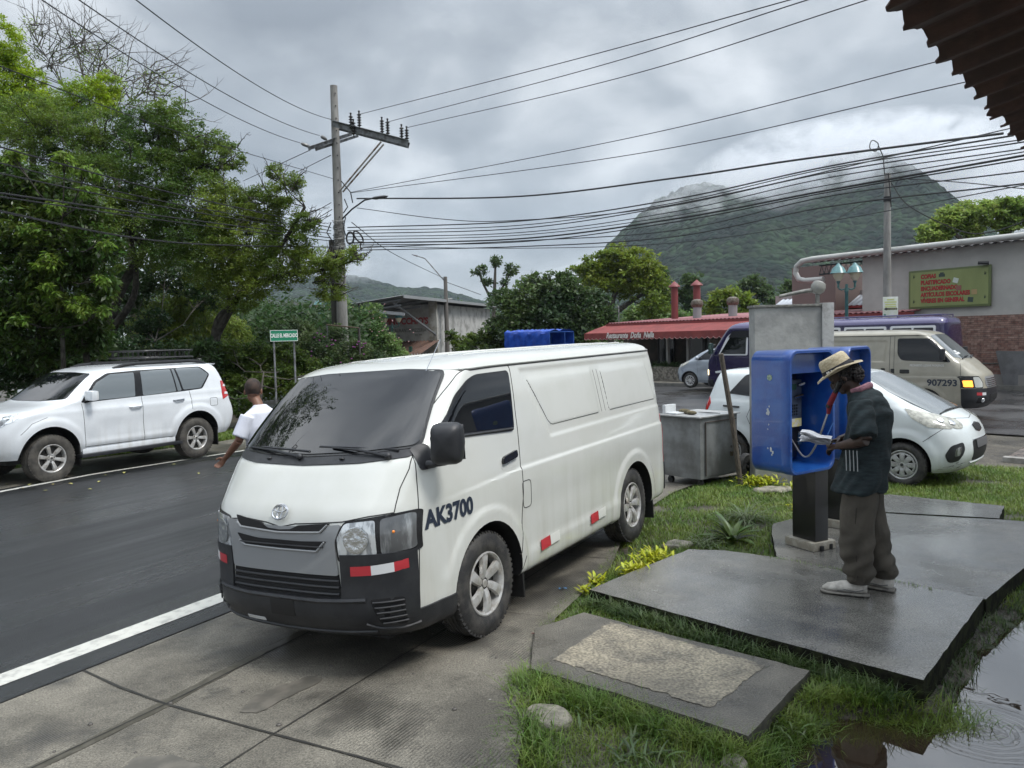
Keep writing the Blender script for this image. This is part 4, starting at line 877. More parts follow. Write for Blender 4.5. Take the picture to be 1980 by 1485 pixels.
# ================================================================ dark blue minibus
def minibus():
    XL[0] = -.5
    P0 = atz(1360, 760, -.2); d = V((-.738, .675, 0)); O = V((6.9, 26.6, -.17))
    M = frame(O, d, V((-.675, -.738, 0)), (0, 0, 1))
    t = thing('minibus', 'dark blue minibus with white window frames passing behind the concrete pillar', 'minibus', mat=M)
    rows = [(.28, -.02, -.3, .92, 3, -7.1, .3), (.45, .0, -.3, .97, 3, -7.15, .3), (.9, .0, -.3, .98, 3, -7.15, .3), (1.15, -.04, -.35, .98, 3, -7.15, .3), (1.3, -.12, -.42, .975, 3, -7.15, .3), (1.6, -.32, -.6, .95, 3, -7.15, .3), (2.0, -.60, -.85, .91, 3, -7.12, .3), (2.15, -.72, -1.0, .88, 3, -7.1, .3), (2.25, -.85, -1.2, .80, 3, -7.05, .3), (2.31, -1.1, -1.5, .62, 2.8, -6.9, .3), (2.34, -1.6, -2.0, .3, 2.6, -6.5, .3), (2.345, -2.2, -2.5, .05, 2.4, -6, .3)]
    AR = [(-1.05, .36, .46, .45), (-5.3, .36, .46, .45)]
    me = rowbody(rows, 70, 24, 160, 12); full = me.copy(); me = arches(me, AR, .98)
    for q in (buspaint, darkm, busroof): me.materials.append(q)
    paint_wells(me, AR, .98)
    for p in me.polygons:
        if p.center.z > 2.14: p.material_index = 2
    mkobj('body', me, [buspaint, darkm, busroof], t); sharp(me, 30); T_ = bvh(full)
    wh = pm('white_frame', (.62, .63, .64), .4); cg = glassmat('cab_glass', (.03, .04, .04), .35)
    patch(T_, [(-.85, 1.32), (.85, 1.32), (.76, 2.02), (-.76, 2.02)], 'x+', .004, tint, 'windscreen', t, .06, st=.08)
    for m_ in (False, True):
        wf = patch(T_, [(-.52, 1.28), (-1.52, 1.28), (-1.52, 2.02), (-.98, 2.02), (-.80, 1.85)], 'y+', .004, wh, 'cab_window_frame', t, .05, st=.06, mirror=m_)
        patch(T_, [(-.58, 1.32), (-1.46, 1.32), (-1.46, 1.86), (-.92, 1.86)], 'y+', .010, tint, 'cab_window', t, .04, st=.06, mirror=m_)
        patch(T_, [(-.86, 1.84), (-1.56, 1.84), (-1.56, 2.05), (-1.0, 2.05)], 'y+', .03, pm('smoke_visor', (.02, .02, .025), .15), 'window_visor', t, .03, st=.06, th=.03, mirror=m_)
        for k in range(4):
            x0 = -1.95-k*1.25; x1 = x0-1.15
            w_ = patch(T_, [(x0, 1.25), (x1, 1.25), (x1, 2.07), (x0, 2.07)], 'y+', .005, wh, 'window_frame', t, .05, st=.08, mirror=m_)
            patch(T_, [(x0-.06, 1.31), (x0-.55, 1.31), (x0-.55, 2.01), (x0-.06, 2.01)], 'y+', .011, tint, 'pane', w_, .03, st=.08, mirror=m_)
            patch(T_, [(x0-.60, 1.31), (x1+.06, 1.31), (x1+.06, 2.01), (x0-.60, 2.01)], 'y+', .011, tint, 'pane', w_, .03, st=.08, mirror=m_)
        h = patch(T_, [(.55, .62), (.90, .62), (.90, .85), (.55, .85)], 'x+', .006, lens, 'headlight', t, .03, st=.05, mirror=m_)
        patch(T_, [(-.04, .64), (-.18, .64), (-.18, .82), (-.04, .82)], 'y+', .006, pm('lit_lamp', (1, .8, .5), .2, emit=((1, .8, .45), 1.5)), 'indicator', t, .03, st=.05, mirror=m_)
    seam(T_, [(-.45, 1.25), (-.5, .5)], 'y+', .006, seamm, 'door_seam', t); seam(T_, [(-1.60, 2.05), (-1.60, .8)], 'y+', .006, seamm, 'door_seam', t)
    # driver's sleeve at the wheel behind the cab window; side mirror
    o = B().box((0, 0, 0), (.10, .20, .36)).build('wing_mirror', pm('mirror_green', (.05, .09, .08), .08, .6, coat=1.), t, bevel=.04, loc=(-.35, 1.14, 1.50))
    B().tube([(0, -.08, .1), (-.05, -.22, .12)], .02, 6).build('mirror_arm', blackp, o, smooth=True)
    shell(full, [[((-.35, 0, 0), (-1, 0, 0)), ((0, 0, .50), (0, 0, 1))]], .015, blackp, 'front_bumper', t)
    rk = B()
    for y in (-.6, .6): rk.tube([(-2.5, y, 2.36), (-6.9, y, 2.36)], .02, 6)
    for x in (-2.5, -3.6, -4.7, -5.8, -6.9): rk.tube([(x, -.6, 2.36), (x, .6, 2.36)], .016, 6); rk.tube([(x, .6, 2.26), (x, .6, 2.37)], .016, 6); rk.tube([(x, -.6, 2.26), (x, -.6, 2.37)], .016, 6)
    rk.build('roof_rack', busroof, t, smooth=True)
    for x in (-1.05, -5.3):
        for s_ in (1, -1): wheel(t, x, s_, .95, .38, .38, .22, .21, 'cap7', rm=silver, lugs=30)
minibus()
hatch(frame((7.15, 30.2, -.2), (-.738, .675, 0), (-.675, -.738, 0), (0, 0, 1)), 'silver_car', 'silver hatchback driving in front of the planter ahead of the dark blue minibus', slvpaint, False, 'swirl', pm('bright_alloy', (.6, .6, .6), .3, .4))
# ================================================================ truck with blue tarpaulin
def tarp_truck():
    M = frame((1.05, 29.4, -.2), (.80, -.60, 0), (.60, .80, 0), (0, 0, 1))
    t = thing('tarpaulin_truck', 'small flatbed truck with a blue tarpaulin canopy standing beyond the white van', 'truck', mat=M)
    tp = pm('blue_tarpaulin', (.015, .075, .42), .35, col2=(.012, .05, .30), vs=5, bump=.03, bs=3, bump2=.006, bs2=22)
    b = B(); n, m = 24, 30; Lx, Ly, Z0, Z1 = 1.0, .80, 1.15, 2.24; vs = []
    prof = []
    for j in range(m+1):
        s = j/m*(2*(Z1-Z0)+2*Ly)
        if s < Z1-Z0: y, z = -Ly, Z0+s
        elif s < Z1-Z0+2*Ly: y = -Ly+(s-(Z1-Z0)); z = Z1+.05*(1-(y/Ly)**2)
        else: y, z = Ly, Z1-(s-(Z1-Z0)-2*Ly)
        prof.append((y, z))
    for i in range(n+1):
        for j, (y, z) in enumerate(prof):
            q = .018*sin(i*2.1+j*.8)+.014*sin(i*.9-j*1.7); x = -Lx+2*Lx*i/n
            vs.append((x, y+(q if abs(y) > .75 else 0), z+(q*1.6 if abs(y) < .75 else 0)-.02*abs(sin(i*pi/6))))
    b.add(vs, [(i*(m+1)+j, i*(m+1)+j+1, (i+1)*(m+1)+j+1, (i+1)*(m+1)+j) for i in range(n) for j in range(m)])
    b.add([(-Lx, -Ly, Z0), (-Lx, Ly, Z0), (-Lx, Ly, Z1), (-Lx, -Ly, Z1)], [(0, 1, 2, 3)])
    b.build('tarpaulin', tp, t, smooth=True)
    f = B()
    for x in (-.95, 0, .98):
        f.tube([(x, -.78, .9), (x, -.78, 2.20), (x, .78, 2.20), (x, .78, .9)], .02, 6)
    f.tube([(.98, -.78, 1.75), (.98, .78, 1.75)], .015, 6); f.tube([(.98, .2, .9), (.98, .2, 2.20)], .015, 6); f.build('canopy_frame', pm('frame_blue', (.02, .08, .3), .4), t, smooth=True)
    B().box((0, 0, .80), (2.4, 1.9, .25)).build('cargo_bed', pm('bed_grey', (.12, .13, .15), .5), t, bevel=.02)
    B().box((-1.85, 0, .95), (1.2, 1.7, 1.1)).build('cab', slvpaint, t, bevel=.15)
    B().box((-1.9, 0, 1.30), (1.0, 1.72, .34)).build('cab_window', tint, t, bevel=.05)
    for x in (.6, -1.7):
        for s_ in (1, -1): wheel(t, x, s_, .90, .32, .32, .2, .18, 'cap7', rm=silver, lugs=20)
tarp_truck()
# ================================================================ ground, road, pavements
def sheet(name, poly, off, m, st=.5, kind='structure', zf=None, noise=0, label=None):
    """thin sheet following the ground; poly in world xy"""
    p = densify([V(q) for q in poly], st); n = len(p); pts = list(p)
    xs = [q.x for q in p]; ys = [q.y for q in p]; x = min(xs)+st*.5
    while x < max(xs):
        y = min(ys)+st*.5
        while y < max(ys):
            if inpoly(x, y, p): pts.append(V((x, y)))
            y += st
        x += st
    r_ = G.delaunay_2d_cdt(pts, [(i, (i+1) % n) for i in range(n)], [], 1, 1e-5)
    a = np.array([(q.x, q.y) for q in r_[0]]); z = (zf(a[:, 0], a[:, 1]) if zf else gz(a[:, 0], a[:, 1]))+off
    me = bpy.data.meshes.new(name); me.from_pydata([(q[0], q[1], zz) for q, zz in zip(a, z)], [], [tuple(f) for f in r_[2]])
    bm = bmesh.new(); bm.from_mesh(me)
    for f in bm.faces:
        if f.normal.z < 0: f.normal_flip()
    bm.to_mesh(me); bm.free()
    o = mkobj(name, me, m, None, True); o['kind'] = kind
    return o
def uvpoly(pts): return [uv(u, v) for u, v in pts]
CS = lambda s, t: (.675*s+.738*t, .738*s-.675*t)     # cross street frame: s across (away), t along (to the right)
def wetmat(name, c1, c2, r1, r2, sc, bump, bs, extra=None, stretch=0, film=0, lo=.4, hi=.6, spots=0, wet=(.42, .60), wetcol=.55, wsc=.9):
    m = bpy.data.materials.new(name); m.use_nodes = True; t = m.node_tree; L = t.links.new; b = t.nodes['Principled BSDF']
    tc = nn(t, 'ShaderNodeTexCoord'); mp = nn(t, 'ShaderNodeMapping'); L(tc.outputs['Object'], mp.inputs[0])
    n = nn(t, 'ShaderNodeTexNoise', i_Scale=sc, i_Detail=8, i_Roughness=.65); L(mp.outputs[0], n.inputs[0])
    mr = nn(t, 'ShaderNodeMapRange', i_1=lo, i_2=hi); L(n.outputs[0], mr.inputs[0])
    mx = nn(t, 'ShaderNodeMix', data_type='RGBA'); mx.inputs[6].default_value = (*c1, 1); mx.inputs[7].default_value = (*c2, 1); L(mr.outputs[0], mx.inputs[0])
    gn = nn(t, 'ShaderNodeTexNoise', i_Scale=bs, i_Detail=2); L(mp.outputs[0], gn.inputs[0])       # grain
    gr = nn(t, 'ShaderNodeMapRange', i_1=.3, i_2=.7, i_3=.5, i_4=1.5); L(gn.outputs[0], gr.inputs[0])
    sc_ = nn(t, 'ShaderNodeVectorMath', operation='SCALE'); L(mx.outputs[2], sc_.inputs[0]); L(gr.outputs[0], sc_.inputs[3])
    wn = nn(t, 'ShaderNodeTexNoise', i_Scale=wsc, i_Detail=6, i_Roughness=.6)
    if stretch:
        mq = nn(t, 'ShaderNodeMapping'); mr_ = nn(t, 'ShaderNodeVectorRotate', rotation_type='Z_AXIS'); mr_.inputs['Angle'].default_value = -1.039; L(tc.outputs['Object'], mr_.inputs[0]); L(mr_.outputs[0], mq.inputs[0]); mq.inputs['Scale'].default_value = (stretch, 1.6, 1); L(mq.outputs[0], wn.inputs[0])
    else: L(mp.outputs[0], wn.inputs[0])
    wr = nn(t, 'ShaderNodeMapRange', i_1=wet[0], i_2=wet[1]); L(wn.outputs[0], wr.inputs[0])
    wf = nn(t, 'ShaderNodeMapRange', i_3=1.0, i_4=wetcol); L(wr.outputs[0], wf.inputs[0])
    s2 = nn(t, 'ShaderNodeVectorMath', operation='SCALE'); L(sc_.outputs[0], s2.inputs[0]); L(wf.outputs[0], s2.inputs[3]); col = s2.outputs[0]
    if spots:
        vo = nn(t, 'ShaderNodeTexVoronoi', i_Scale=spots); L(mp.outputs[0], vo.inputs[0]); vr = nn(t, 'ShaderNodeMapRange', i_1=.045, i_2=.07, i_3=1, i_4=0); L(vo.outputs['Distance'], vr.inputs[0])
        vc = nn(t, 'ShaderNodeSeparateColor'); L(vo.outputs['Color'], vc.inputs[0]); gt = nn(t, 'ShaderNodeMath', operation='GREATER_THAN', i_1=.8); L(vc.outputs[0], gt.inputs[0])
        ml = nn(t, 'ShaderNodeMath', operation='MULTIPLY'); L(vr.outputs[0], ml.inputs[0]); L(gt.outputs[0], ml.inputs[1])
        m3 = nn(t, 'ShaderNodeMix', data_type='RGBA'); L(ml.outputs[0], m3.inputs[0]); L(col, m3.inputs[6]); m3.inputs[7].default_value = (.30, .29, .27, 1); col = m3.outputs[2]
    rr = nn(t, 'ShaderNodeMapRange', i_3=r1, i_4=r2); L(wr.outputs[0], rr.inputs[0]); L(rr.outputs[0], b.inputs['Roughness'])
    bp = nn(t, 'ShaderNodeBump', i_Distance=bump); L(gn.outputs[0], bp.inputs['Height']); nl = bp.outputs[0]
    if film:
        fw_ = nn(t, 'ShaderNodeMath', operation='MULTIPLY', i_1=film); L(wr.outputs[0], fw_.inputs[0]); L(fw_.outputs[0], b.inputs['Coat Weight']); b.inputs['Coat Roughness'].default_value = .10; b.inputs['Coat IOR'].default_value = 1.4
        cbp = nn(t, 'ShaderNodeBump', i_Distance=bump*.3); L(gn.outputs[0], cbp.inputs['Height']); L(cbp.outputs[0], b.inputs['Coat Normal'])
    if extra:   # brushed lines: (angle, scale, depth)
        m4 = nn(t, 'ShaderNodeMapping'); L(tc.outputs['Object'], m4.inputs[0]); m4.inputs['Rotation'].default_value = (0, 0, extra[0])
        wv = nn(t, 'ShaderNodeTexWave', i_Scale=extra[1], i_Distortion=1.2, i_Detail=2); wv.inputs['Detail Scale'].default_value = .6; L(m4.outputs[0], wv.inputs[0])
        pn = nn(t, 'ShaderNodeTexNoise', i_Scale=1.3, i_Detail=3); L(mp.outputs[0], pn.inputs[0]); pr = nn(t, 'ShaderNodeMapRange', i_1=.42, i_2=.6); L(pn.outputs[0], pr.inputs[0])
        wm = nn(t, 'ShaderNodeMath', operation='MULTIPLY'); L(wv.outputs[1], wm.inputs[0]); L(pr.outputs[0], wm.inputs[1])
        b2 = nn(t, 'ShaderNodeBump', i_Distance=extra[2]); L(wm.outputs[0], b2.inputs['Height']); L(nl, b2.inputs['Normal']); nl = b2.outputs[0]
        wc = nn(t, 'ShaderNodeMapRange', i_3=1.0, i_4=1.22); L(wm.outputs[0], wc.inputs[0]); s5 = nn(t, 'ShaderNodeVectorMath', operation='SCALE'); L(col, s5.inputs[0]); L(wc.outputs[0], s5.inputs[3]); col = s5.outputs[0]
    L(nl, b.inputs['Normal']); L(col, b.inputs['Base Color']); MT[name] = m; return m
soil = wetmat('wet_soil', (.045, .038, .028), (.085, .075, .055), .6, .25, 3, .02, 30, wet=(.45, .62))
grassbase = wetmat('grass_soil', (.03, .05, .014), (.055, .075, .024), .8, .6, 6, .03, 25)
asph = wetmat('wet_asphalt', (.010, .011, .012), (.021, .022, .024), .50, .20, .5, .006, 150, stretch=.12, film=.5, wet=(.42, .62), wetcol=.8, wsc=.9)
asph2 = wetmat('cross_street_asphalt', (.04, .04, .042), (.065, .064, .064), .5, .2, 1.5, .005, 120, film=.9, wet=(.38, .6), wetcol=.7, wsc=.6)
conc = wetmat('shoulder_concrete', (.075, .069, .056), (.165, .152, .124), .72, .32, 1.4, .006, 110, extra=(.53, 15, .006), film=.5, lo=.36, hi=.60, spots=7, wet=(.50, .62), wetcol=.42, wsc=1.3)
slabm = wetmat('wet_slab_concrete', (.115, .115, .108), (.225, .218, .198), .34, .13, 1.5, .004, 90, film=1., lo=.38, hi=.62, spots=9, wet=(.34, .58), wetcol=.7, wsc=1.1)
slabd = wetmat('worn_slab_concrete', (.13, .118, .095), (.31, .275, .205), .7, .4, 3.2, .010, 60, lo=.40, hi=.60, spots=8, wet=(.5, .66), wetcol=.55, wsc=1.5)
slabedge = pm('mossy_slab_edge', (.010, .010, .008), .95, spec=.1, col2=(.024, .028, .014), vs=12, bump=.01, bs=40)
linep = pm('road_paint', (.52, .52, .48), .5, col2=(.30, .30, .28), vs=14, lo=.45, hi=.72, bump=.002, bs=150)
tar = pm('tar_joint', (.016, .015, .013), .6, col2=(.03, .028, .022), vs=10)

def basin(x, y):
    u = x*UU[0]+y*UU[1]; v = x*VV[0]+y*VV[1]; w = .05*np.sin(9*u+2*v)+.035*np.sin(21*u-7*v)+.02*np.sin(47*u+13*v)
    v0 = np.interp(u, [3.9, 4.3, 4.45, 4.62, 4.9, 5.8, 6.8, 8], [-.85, -.80, -.62, -.20, -.13, -.01, .26, .6])
    return .10*sstep(-.08, .10, v+w*.45-v0)*(1-sstep(1.5, 2.5, v))*sstep(1.5, 2.5, u)*(1-sstep(7.0, 8.0, u))-.006*np.sin(31*u)*np.sin(27*v)*sstep(-1.2, -.9, v)*(1-sstep(1, 1.5, v))*sstep(2, 3, u)*(1-sstep(6, 7, u))
# one ground sheet reaching the horizon
def ground():
    g = np.concatenate([-np.geomspace(2500, 22, 22), np.arange(-20, 1.9, .5), np.arange(2, 8, .08), np.arange(8, 30.1, .5), np.geomspace(33, 2500, 24)])
    U_, V_ = np.meshgrid(g, np.concatenate([-np.geomspace(2500, 32, 22), np.arange(-30, -1.6, .5), np.arange(-1.6, 1.9, .08), np.arange(2, 24.1, .5), np.geomspace(26, 2500, 22)]), indexing='ij')
    x = U_*UU[0]+V_*VV[0]; y = U_*UU[1]+V_*VV[1]; z = gz(x, y)-.03
    # the low wet corner by the slabs
    z -= basin(x, y)
    a, b = U_.shape; i, j = np.meshgrid(np.arange(a-1), np.arange(b-1), indexing='ij')
    f = np.stack([i*b+j, (i+1)*b+j, (i+1)*b+j+1, i*b+j+1], -1).reshape(-1, 4)
    me = npmesh('ground', np.stack([x, y, z], -1).reshape(-1, 3), f)
    me.flip_normals() if me.polygons[0].normal.z < 0 else None
    o = mkobj('ground', me, soil); o['kind'] = 'structure'; return o
ground()
sheet('road', uvpoly([(-6, -13.2), (-6, -5.02), (2, -5.02), (4.4, -5.05), (8.2, -5.1), (13.5, -5.2), (13.5, -13.4), (6, -13.1)]), .0, asph, .6)
sheet('street', [CS(17.0, -60), CS(17.0, 60), CS(28.6, 60), CS(28.6, -60)], -.004, asph2, 1.6)
sheet('street', uvpoly([(13.45, -5.15), (13.45, -13.3), (30, -16), (30, -5.1)]), -.012, asph, 1.2)
sheet('road_line', uvpoly([(-6, -5.44), (-6, -5.24), (4.3, -5.30), (12, -5.36), (12, -5.54), (4.3, -5.50)]), .004, linep, .5)
sheet('road_line', uvpoly([(-6, -12.93), (-6, -12.80), (6.4, -12.82), (13, -13.2), (13, -13.32), (6.4, -12.94)]), .004, linep, .5)
sheet('verge', uvpoly([(-6, -15.2), (-6, -13.18), (6, -13.08), (13.5, -13.38), (13.5, -15.4), (6, -15.1)]), -.002, wetmat('verge_concrete', (.10, .095, .08), (.17, .155, .125), .6, .3, 1.3, .006, 60), .6)
sheet('pavement', uvpoly([(-6, -5.0), (-6, -1.5), (2.9, -1.75), (3.8, -2.15), (4.8, -2.52), (6.1, -2.66), (7.7, -3.15), (9.5, -3.3), (10.5, -3.2), (12.6, -2.2), (13.4, -1.9), (13.4, -5.15), (8.2, -5.07), (4.4, -5.02), (2, -5.0)]), .002, conc, .4)
# cobbled apron beside the cross street and its white kerb
cob = bpy.data.materials.new('cobbles')
def cobmat():
    m = cob; m.use_nodes = True; t = m.node_tree; L = t.links.new; b = t.nodes['Principled BSDF']; tc = nn(t, 'ShaderNodeTexCoord')
    mp = nn(t, 'ShaderNodeMapping'); L(tc.outputs['Object'], mp.inputs[0]); mp.inputs['Rotation'].default_value = (0, 0, .74)
    br = nn(t, 'ShaderNodeTexBrick', i_Scale=2.6); br.inputs['Mortar Size'].default_value = .045; br.inputs['Color1'].default_value = (.24, .19, .165, 1); br.inputs['Color2'].default_value = (.12, .10, .09, 1); br.inputs['Mortar'].default_value = (.03, .03, .028, 1)
    L(mp.outputs[0], br.inputs[0]); L(br.outputs[0], b.inputs['Base Color']); bp = nn(t, 'ShaderNodeBump', i_Distance=.01); bp.invert = True; L(br.outputs[1], bp.inputs['Height']); L(bp.outputs[0], b.inputs['Normal'])
    n = nn(t, 'ShaderNodeTexNoise', i_Scale=1.2, i_Detail=4); L(mp.outputs[0], n.inputs[0]); mr = nn(t, 'ShaderNodeMapRange', i_1=.4, i_2=.6, i_3=.2, i_4=.5); L(n.outputs[0], mr.inputs[0]); L(mr.outputs[0], b.inputs['Roughness'])
cobmat()
sheet('cobbled_pavement', [CS(13.85, -2.6), CS(13.85, 12), CS(16.98, 12), CS(16.98, -2.6)], .012, cob, .6)
def kerb(name, pts, w, h, m, off=0, seg=1.0):
    """a run of kerb following the ground"""
    p = densify([V(q) for q in pts], .5, False); b = B(); vs = []
    for i, q in enumerate(p):
        d = (p[min(i+1, len(p)-1)]-p[max(i-1, 0)]).normalized(); n_ = V((-d.y, d.x)); z = float(gz(q.x, q.y))+off
        for s, hh in ((-1, -.1), (-1, h), (1, h), (1, -.1)): vs.append((q.x+n_.x*w/2*s, q.y+n_.y*w/2*s, z+hh))
    k = len(p); fs = [(i*4+j, i*4+j+1, (i+1)*4+j+1, (i+1)*4+j) for i in range(k-1) for j in range(3)]+[(0, 1, 2, 3), (4*k-4, 4*k-3, 4*k-2, 4*k-1)]
    o = b.add(vs, fs).build(name, m, bevel=.012); o['kind'] = 'structure'; return o
kerbm = pm('kerb_concrete', (.30, .29, .27), .6, col2=(.18, .17, .15), vs=4, bump=.004, bs=60)
kerb('kerb', [CS(13.78, -2.6), CS(13.78, 12)], .16, .05, kerbm)
kerb('kerb', [CS(16.98, -2), CS(16.98, 12)], .12, .015, kerbm)
kerb('kerb', [CS(28.7, -45), CS(28.7, 45)], .18, .14, pm('dark_kerb', (.12, .115, .105), .6, col2=(.07, .07, .065), vs=3))
sheet('pavement', [CS(28.8, -45), CS(28.8, 45), CS(33, 45), CS(33, -45)], .12, conc, 2.5)
# joints in the shoulder
def strip(name, pts, w, m, off=.007):
    w = w*.75
    p = densify([V(uv(*q)) for q in pts], .12, False); vs = []
    for i, q in enumerate(p):
        d = (p[min(i+1, len(p)-1)]-p[max(i-1, 0)]).normalized(); n_ = V((-d.y, d.x)); ww = w*(.75+.5*random.random())
        for s in (-1, 1): x, y = q.x+n_.x*ww/2*s, q.y+n_.y*ww/2*s; vs.append((x, y, float(gz(x, y))+off))
    o = B().add(vs, [(2*i, 2*i+1, 2*i+3, 2*i+2) for i in range(len(p)-1)]).build(name, m, smooth=True); o['kind'] = 'structure'; return o
strip('pavement_joint', [(2.93, -5.0), (2.85, -4.5), (2.80, -3.99), (2.78, -3.2), (2.76, -1.9)], .022, tar)
strip('pavement_joint', [(-6, -3.95), (2.8, -3.99), (4.2, -4.06), (8, -4.1)], .016, tar)
strip('pavement_joint', [(-6, -2.95), (2.0, -3.05), (2.8, -3.1), (5, -3.15), (8, -3.3)], .012, tar)
strip('pavement_joint', [(6.3, -5.0), (6.3, -2.7)], .014, tar); strip('pavement_joint', [(4.75, -4.0), (4.8, -2.6)], .010, tar)
# damp stains on the shoulder follow the joint (they stay put with the sun)
strip('pavement_stain', [(-2, -3.98), (1.2, -4.0), (2.3, -3.97), (2.8, -4.0), (3.6, -4.08), (4.6, -4.12)], .11, pm('damp_stain', (.055, .05, .036), .4, col2=(.085, .077, .06), vs=20), .005)
def blob(name, u, v, ru, rv, m, off=.006, n=26, a0=0.):
    pts = []
    for k in range(n):
        a = 2*pi*k/n; r = 1+.22*sin(2*a+1)+.14*sin(3*a+2*u)+.08*sin(7*a+v); pts.append(uv(u+ru*r*cos(a), v+rv*r*sin(a)))
    return sheet(name, pts, off, m, .12)
st_ = pm('oil_stain', (.085, .08, .068), .4, col2=(.14, .128, .108), vs=9, lo=.35, hi=.65)
blob('pavement_stain', 3.15, -3.45, .22, .12, st_); blob('pavement_stain', 2.25, -3.35, .16, .26, st_); blob('pavement_stain', 2.15, -3.0, .10, .2, st_); blob('pavement_stain', 1.7, -4.4, .2, .16, st_)

# ---------------------------------------------------------------- concrete slabs
def slab(name, poly, zt, th, label, side=slabedge, top=slabm, inset=None, tilt=(0, 0), group=None, rough=.004):
    """cast concrete slab with a slightly ragged, worn rim"""
    c = sum((V(q) for q in poly), V((0, 0)))/len(poly)
    p = densify([V(q) for q in poly], .09); n = len(p); q_ = []
    for i, a in enumerate(p):
        d = (p[(i+1) % n]-p[i-1]).normalized(); nn_ = V((d.y, -d.x)); q_.append(a+nn_*random.uniform(-rough, rough))
    zz = lambda a: zt+tilt[0]*(a.x-c.x)+tilt[1]*(a.y-c.y)
    t = thing(name, label, 'concrete slab', (c.x, c.y, zt), group=group)
    pts = list(q_); st = .12; x = min(a.x for a in q_)
    while x < max(a.x for a in q_):
        y = min(a.y for a in q_)
        while y < max(a.y for a in q_):
            if inpoly(x, y, q_) and min((V((x, y))-a).length for a in q_) > .05: pts.append(V((x, y)))
            y += st
        x += st
    r_ = G.delaunay_2d_cdt(pts, [(i, (i+1) % n) for i in range(n)], [], 1, 1e-5)
    me = bpy.data.meshes.new('top'); me.from_pydata([(a.x-c.x, a.y-c.y, zz(a)-zt+random.uniform(-.0012, .0012)) for a in r_[0]], [], [tuple(f) for f in r_[2]])
    for f in me.polygons:
        pass
    bm = bmesh.new(); bm.from_mesh(me)
    for f in bm.faces:
        if f.normal.z < 0: f.normal_flip()
    bm.to_mesh(me); bm.free(); mkobj('top', me, top, t, True)
    b = B(); vs = []
    for a in q_:
        o = (a-c).normalized(); j = random.uniform(-.004, .004)
        vs += [(a.x-c.x, a.y-c.y, zz(a)-zt), (a.x-c.x+o.x*.004, a.y-c.y+o.y*.004, zz(a)-zt-.012), (a.x-c.x+o.x*j, a.y-c.y+o.y*j, zz(a)-zt-th*.6), (a.x-c.x-o.x*.02, a.y-c.y-o.y*.02, zz(a)-zt-th)]
    fs = [(i*4+k, ((i+1) % n)*4+k, ((i+1) % n)*4+k+1, i*4+k+1) for i in range(n) for k in range(3)]
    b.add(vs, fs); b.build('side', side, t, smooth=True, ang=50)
    if inset:
        s = sheet('worn_patch', [(q+V((random.gauss(0, .008), random.gauss(0, .008)))) for q in densify([V(a)-c for a in inset], .035)], .003, slabd, .15, zf=lambda X, Y: tilt[0]*X+tilt[1]*Y); s.parent = t; del s['kind']
    return t
A_, B_, C_, D_, E_ = (.53, 5.76), (1.56, 6.81), (2.14, 4.12), (3.93, 6.07), (2.14, 6.47)
mA = (2.66, 6.02)
def P0(*q): return [tuple(atz(a, b, 0).xy) for a, b in q]
S1 = P0((1140, 1140), (1240, 1098), (1332, 1062), (1400, 1064), (1500, 1077), (1903, 1156), (1785, 1315), (1460, 1228))
slab('concrete_slab', S1, 0, .24, 'large wet concrete slab the man in the hat stands on, with a raised dark edge')
S2 = P0((1503, 1080), (1492, 1030), (1495, 1012), (1600, 986), (1930, 1004), (2050, 1012), (2062, 1030), (1906, 1158))
S3 = P0((1604, 983), (1650, 962), (1720, 955), (1942, 977), (1932, 1001))
slab('concrete_slab', S2, -.002, .24, 'wet concrete slab under the telephone pedestal, right behind the man')
slab('concrete_slab', S3, -.006, .2, 'narrow far concrete slab between the man and the parked hatchback')
slab('concrete_slab', [(.11, 5.14), (.46, 5.42), (1.64, 4.39), (1.08, 3.68), (.60, 4.10), (.07, 4.51)], -.05, .16, 'low cracked concrete slab with a pale worn patch in the grass', top=wetmat('low_slab_concrete', (.085, .08, .068), (.165, .153, .128), .55, .22, 1.6, .006, 110, spots=9, wet=(.42, .6), wetcol=.6, wsc=1.2), inset=[(.20, 4.62), (.62, 5.22), (1.42, 4.47), (.98, 3.97), (.58, 4.30)], side=pm('slab_side_pale', (.04, .038, .03), .8, col2=(.07, .065, .05), vs=14), tilt=(.0, .0))
# small stepping stones and broken concrete
for (x, y, z, sx, sy, sz, rz, lab) in ((1310, 1052, -.06, .34, .22, .06, .5, 'flat pale stone lying beside the yellow plants'), (1495, 945, -.07, .5, .3, .05, .2, 'flat round stone by the foot of the telephone booths'), (1060, 1390, -.11, .20, .30, .14, .9, 'rough broken lump of concrete at the grass edge'), (1420, 1480, -.13, .12, .14, .08, .4, 'small grey stone low in the near grass')):
    P = atz(x, y, z); b = B(); b.sphere((0, 0, 0), (sx/2, sy/2, sz), 14, 8); b.v = [(p[0]*(1+.12*sin(9*p[1]+p[2]*20)), p[1]*(1+.12*sin(11*p[0])), max(-.5*sz, min(p[2], sz*.55))+.012*sin(30*p[0]+17*p[1])) for p in b.v]
    o = b.build('stone', pm('stone_pale', (.16, .15, .12), .75, col2=(.27, .25, .20), vs=14, bump=.008, bs=60), smooth=True, ang=60, loc=(P.x, P.y, P.z-sz*.3)); o.rotation_euler.z = rz; tag(o, lab, 'stone')

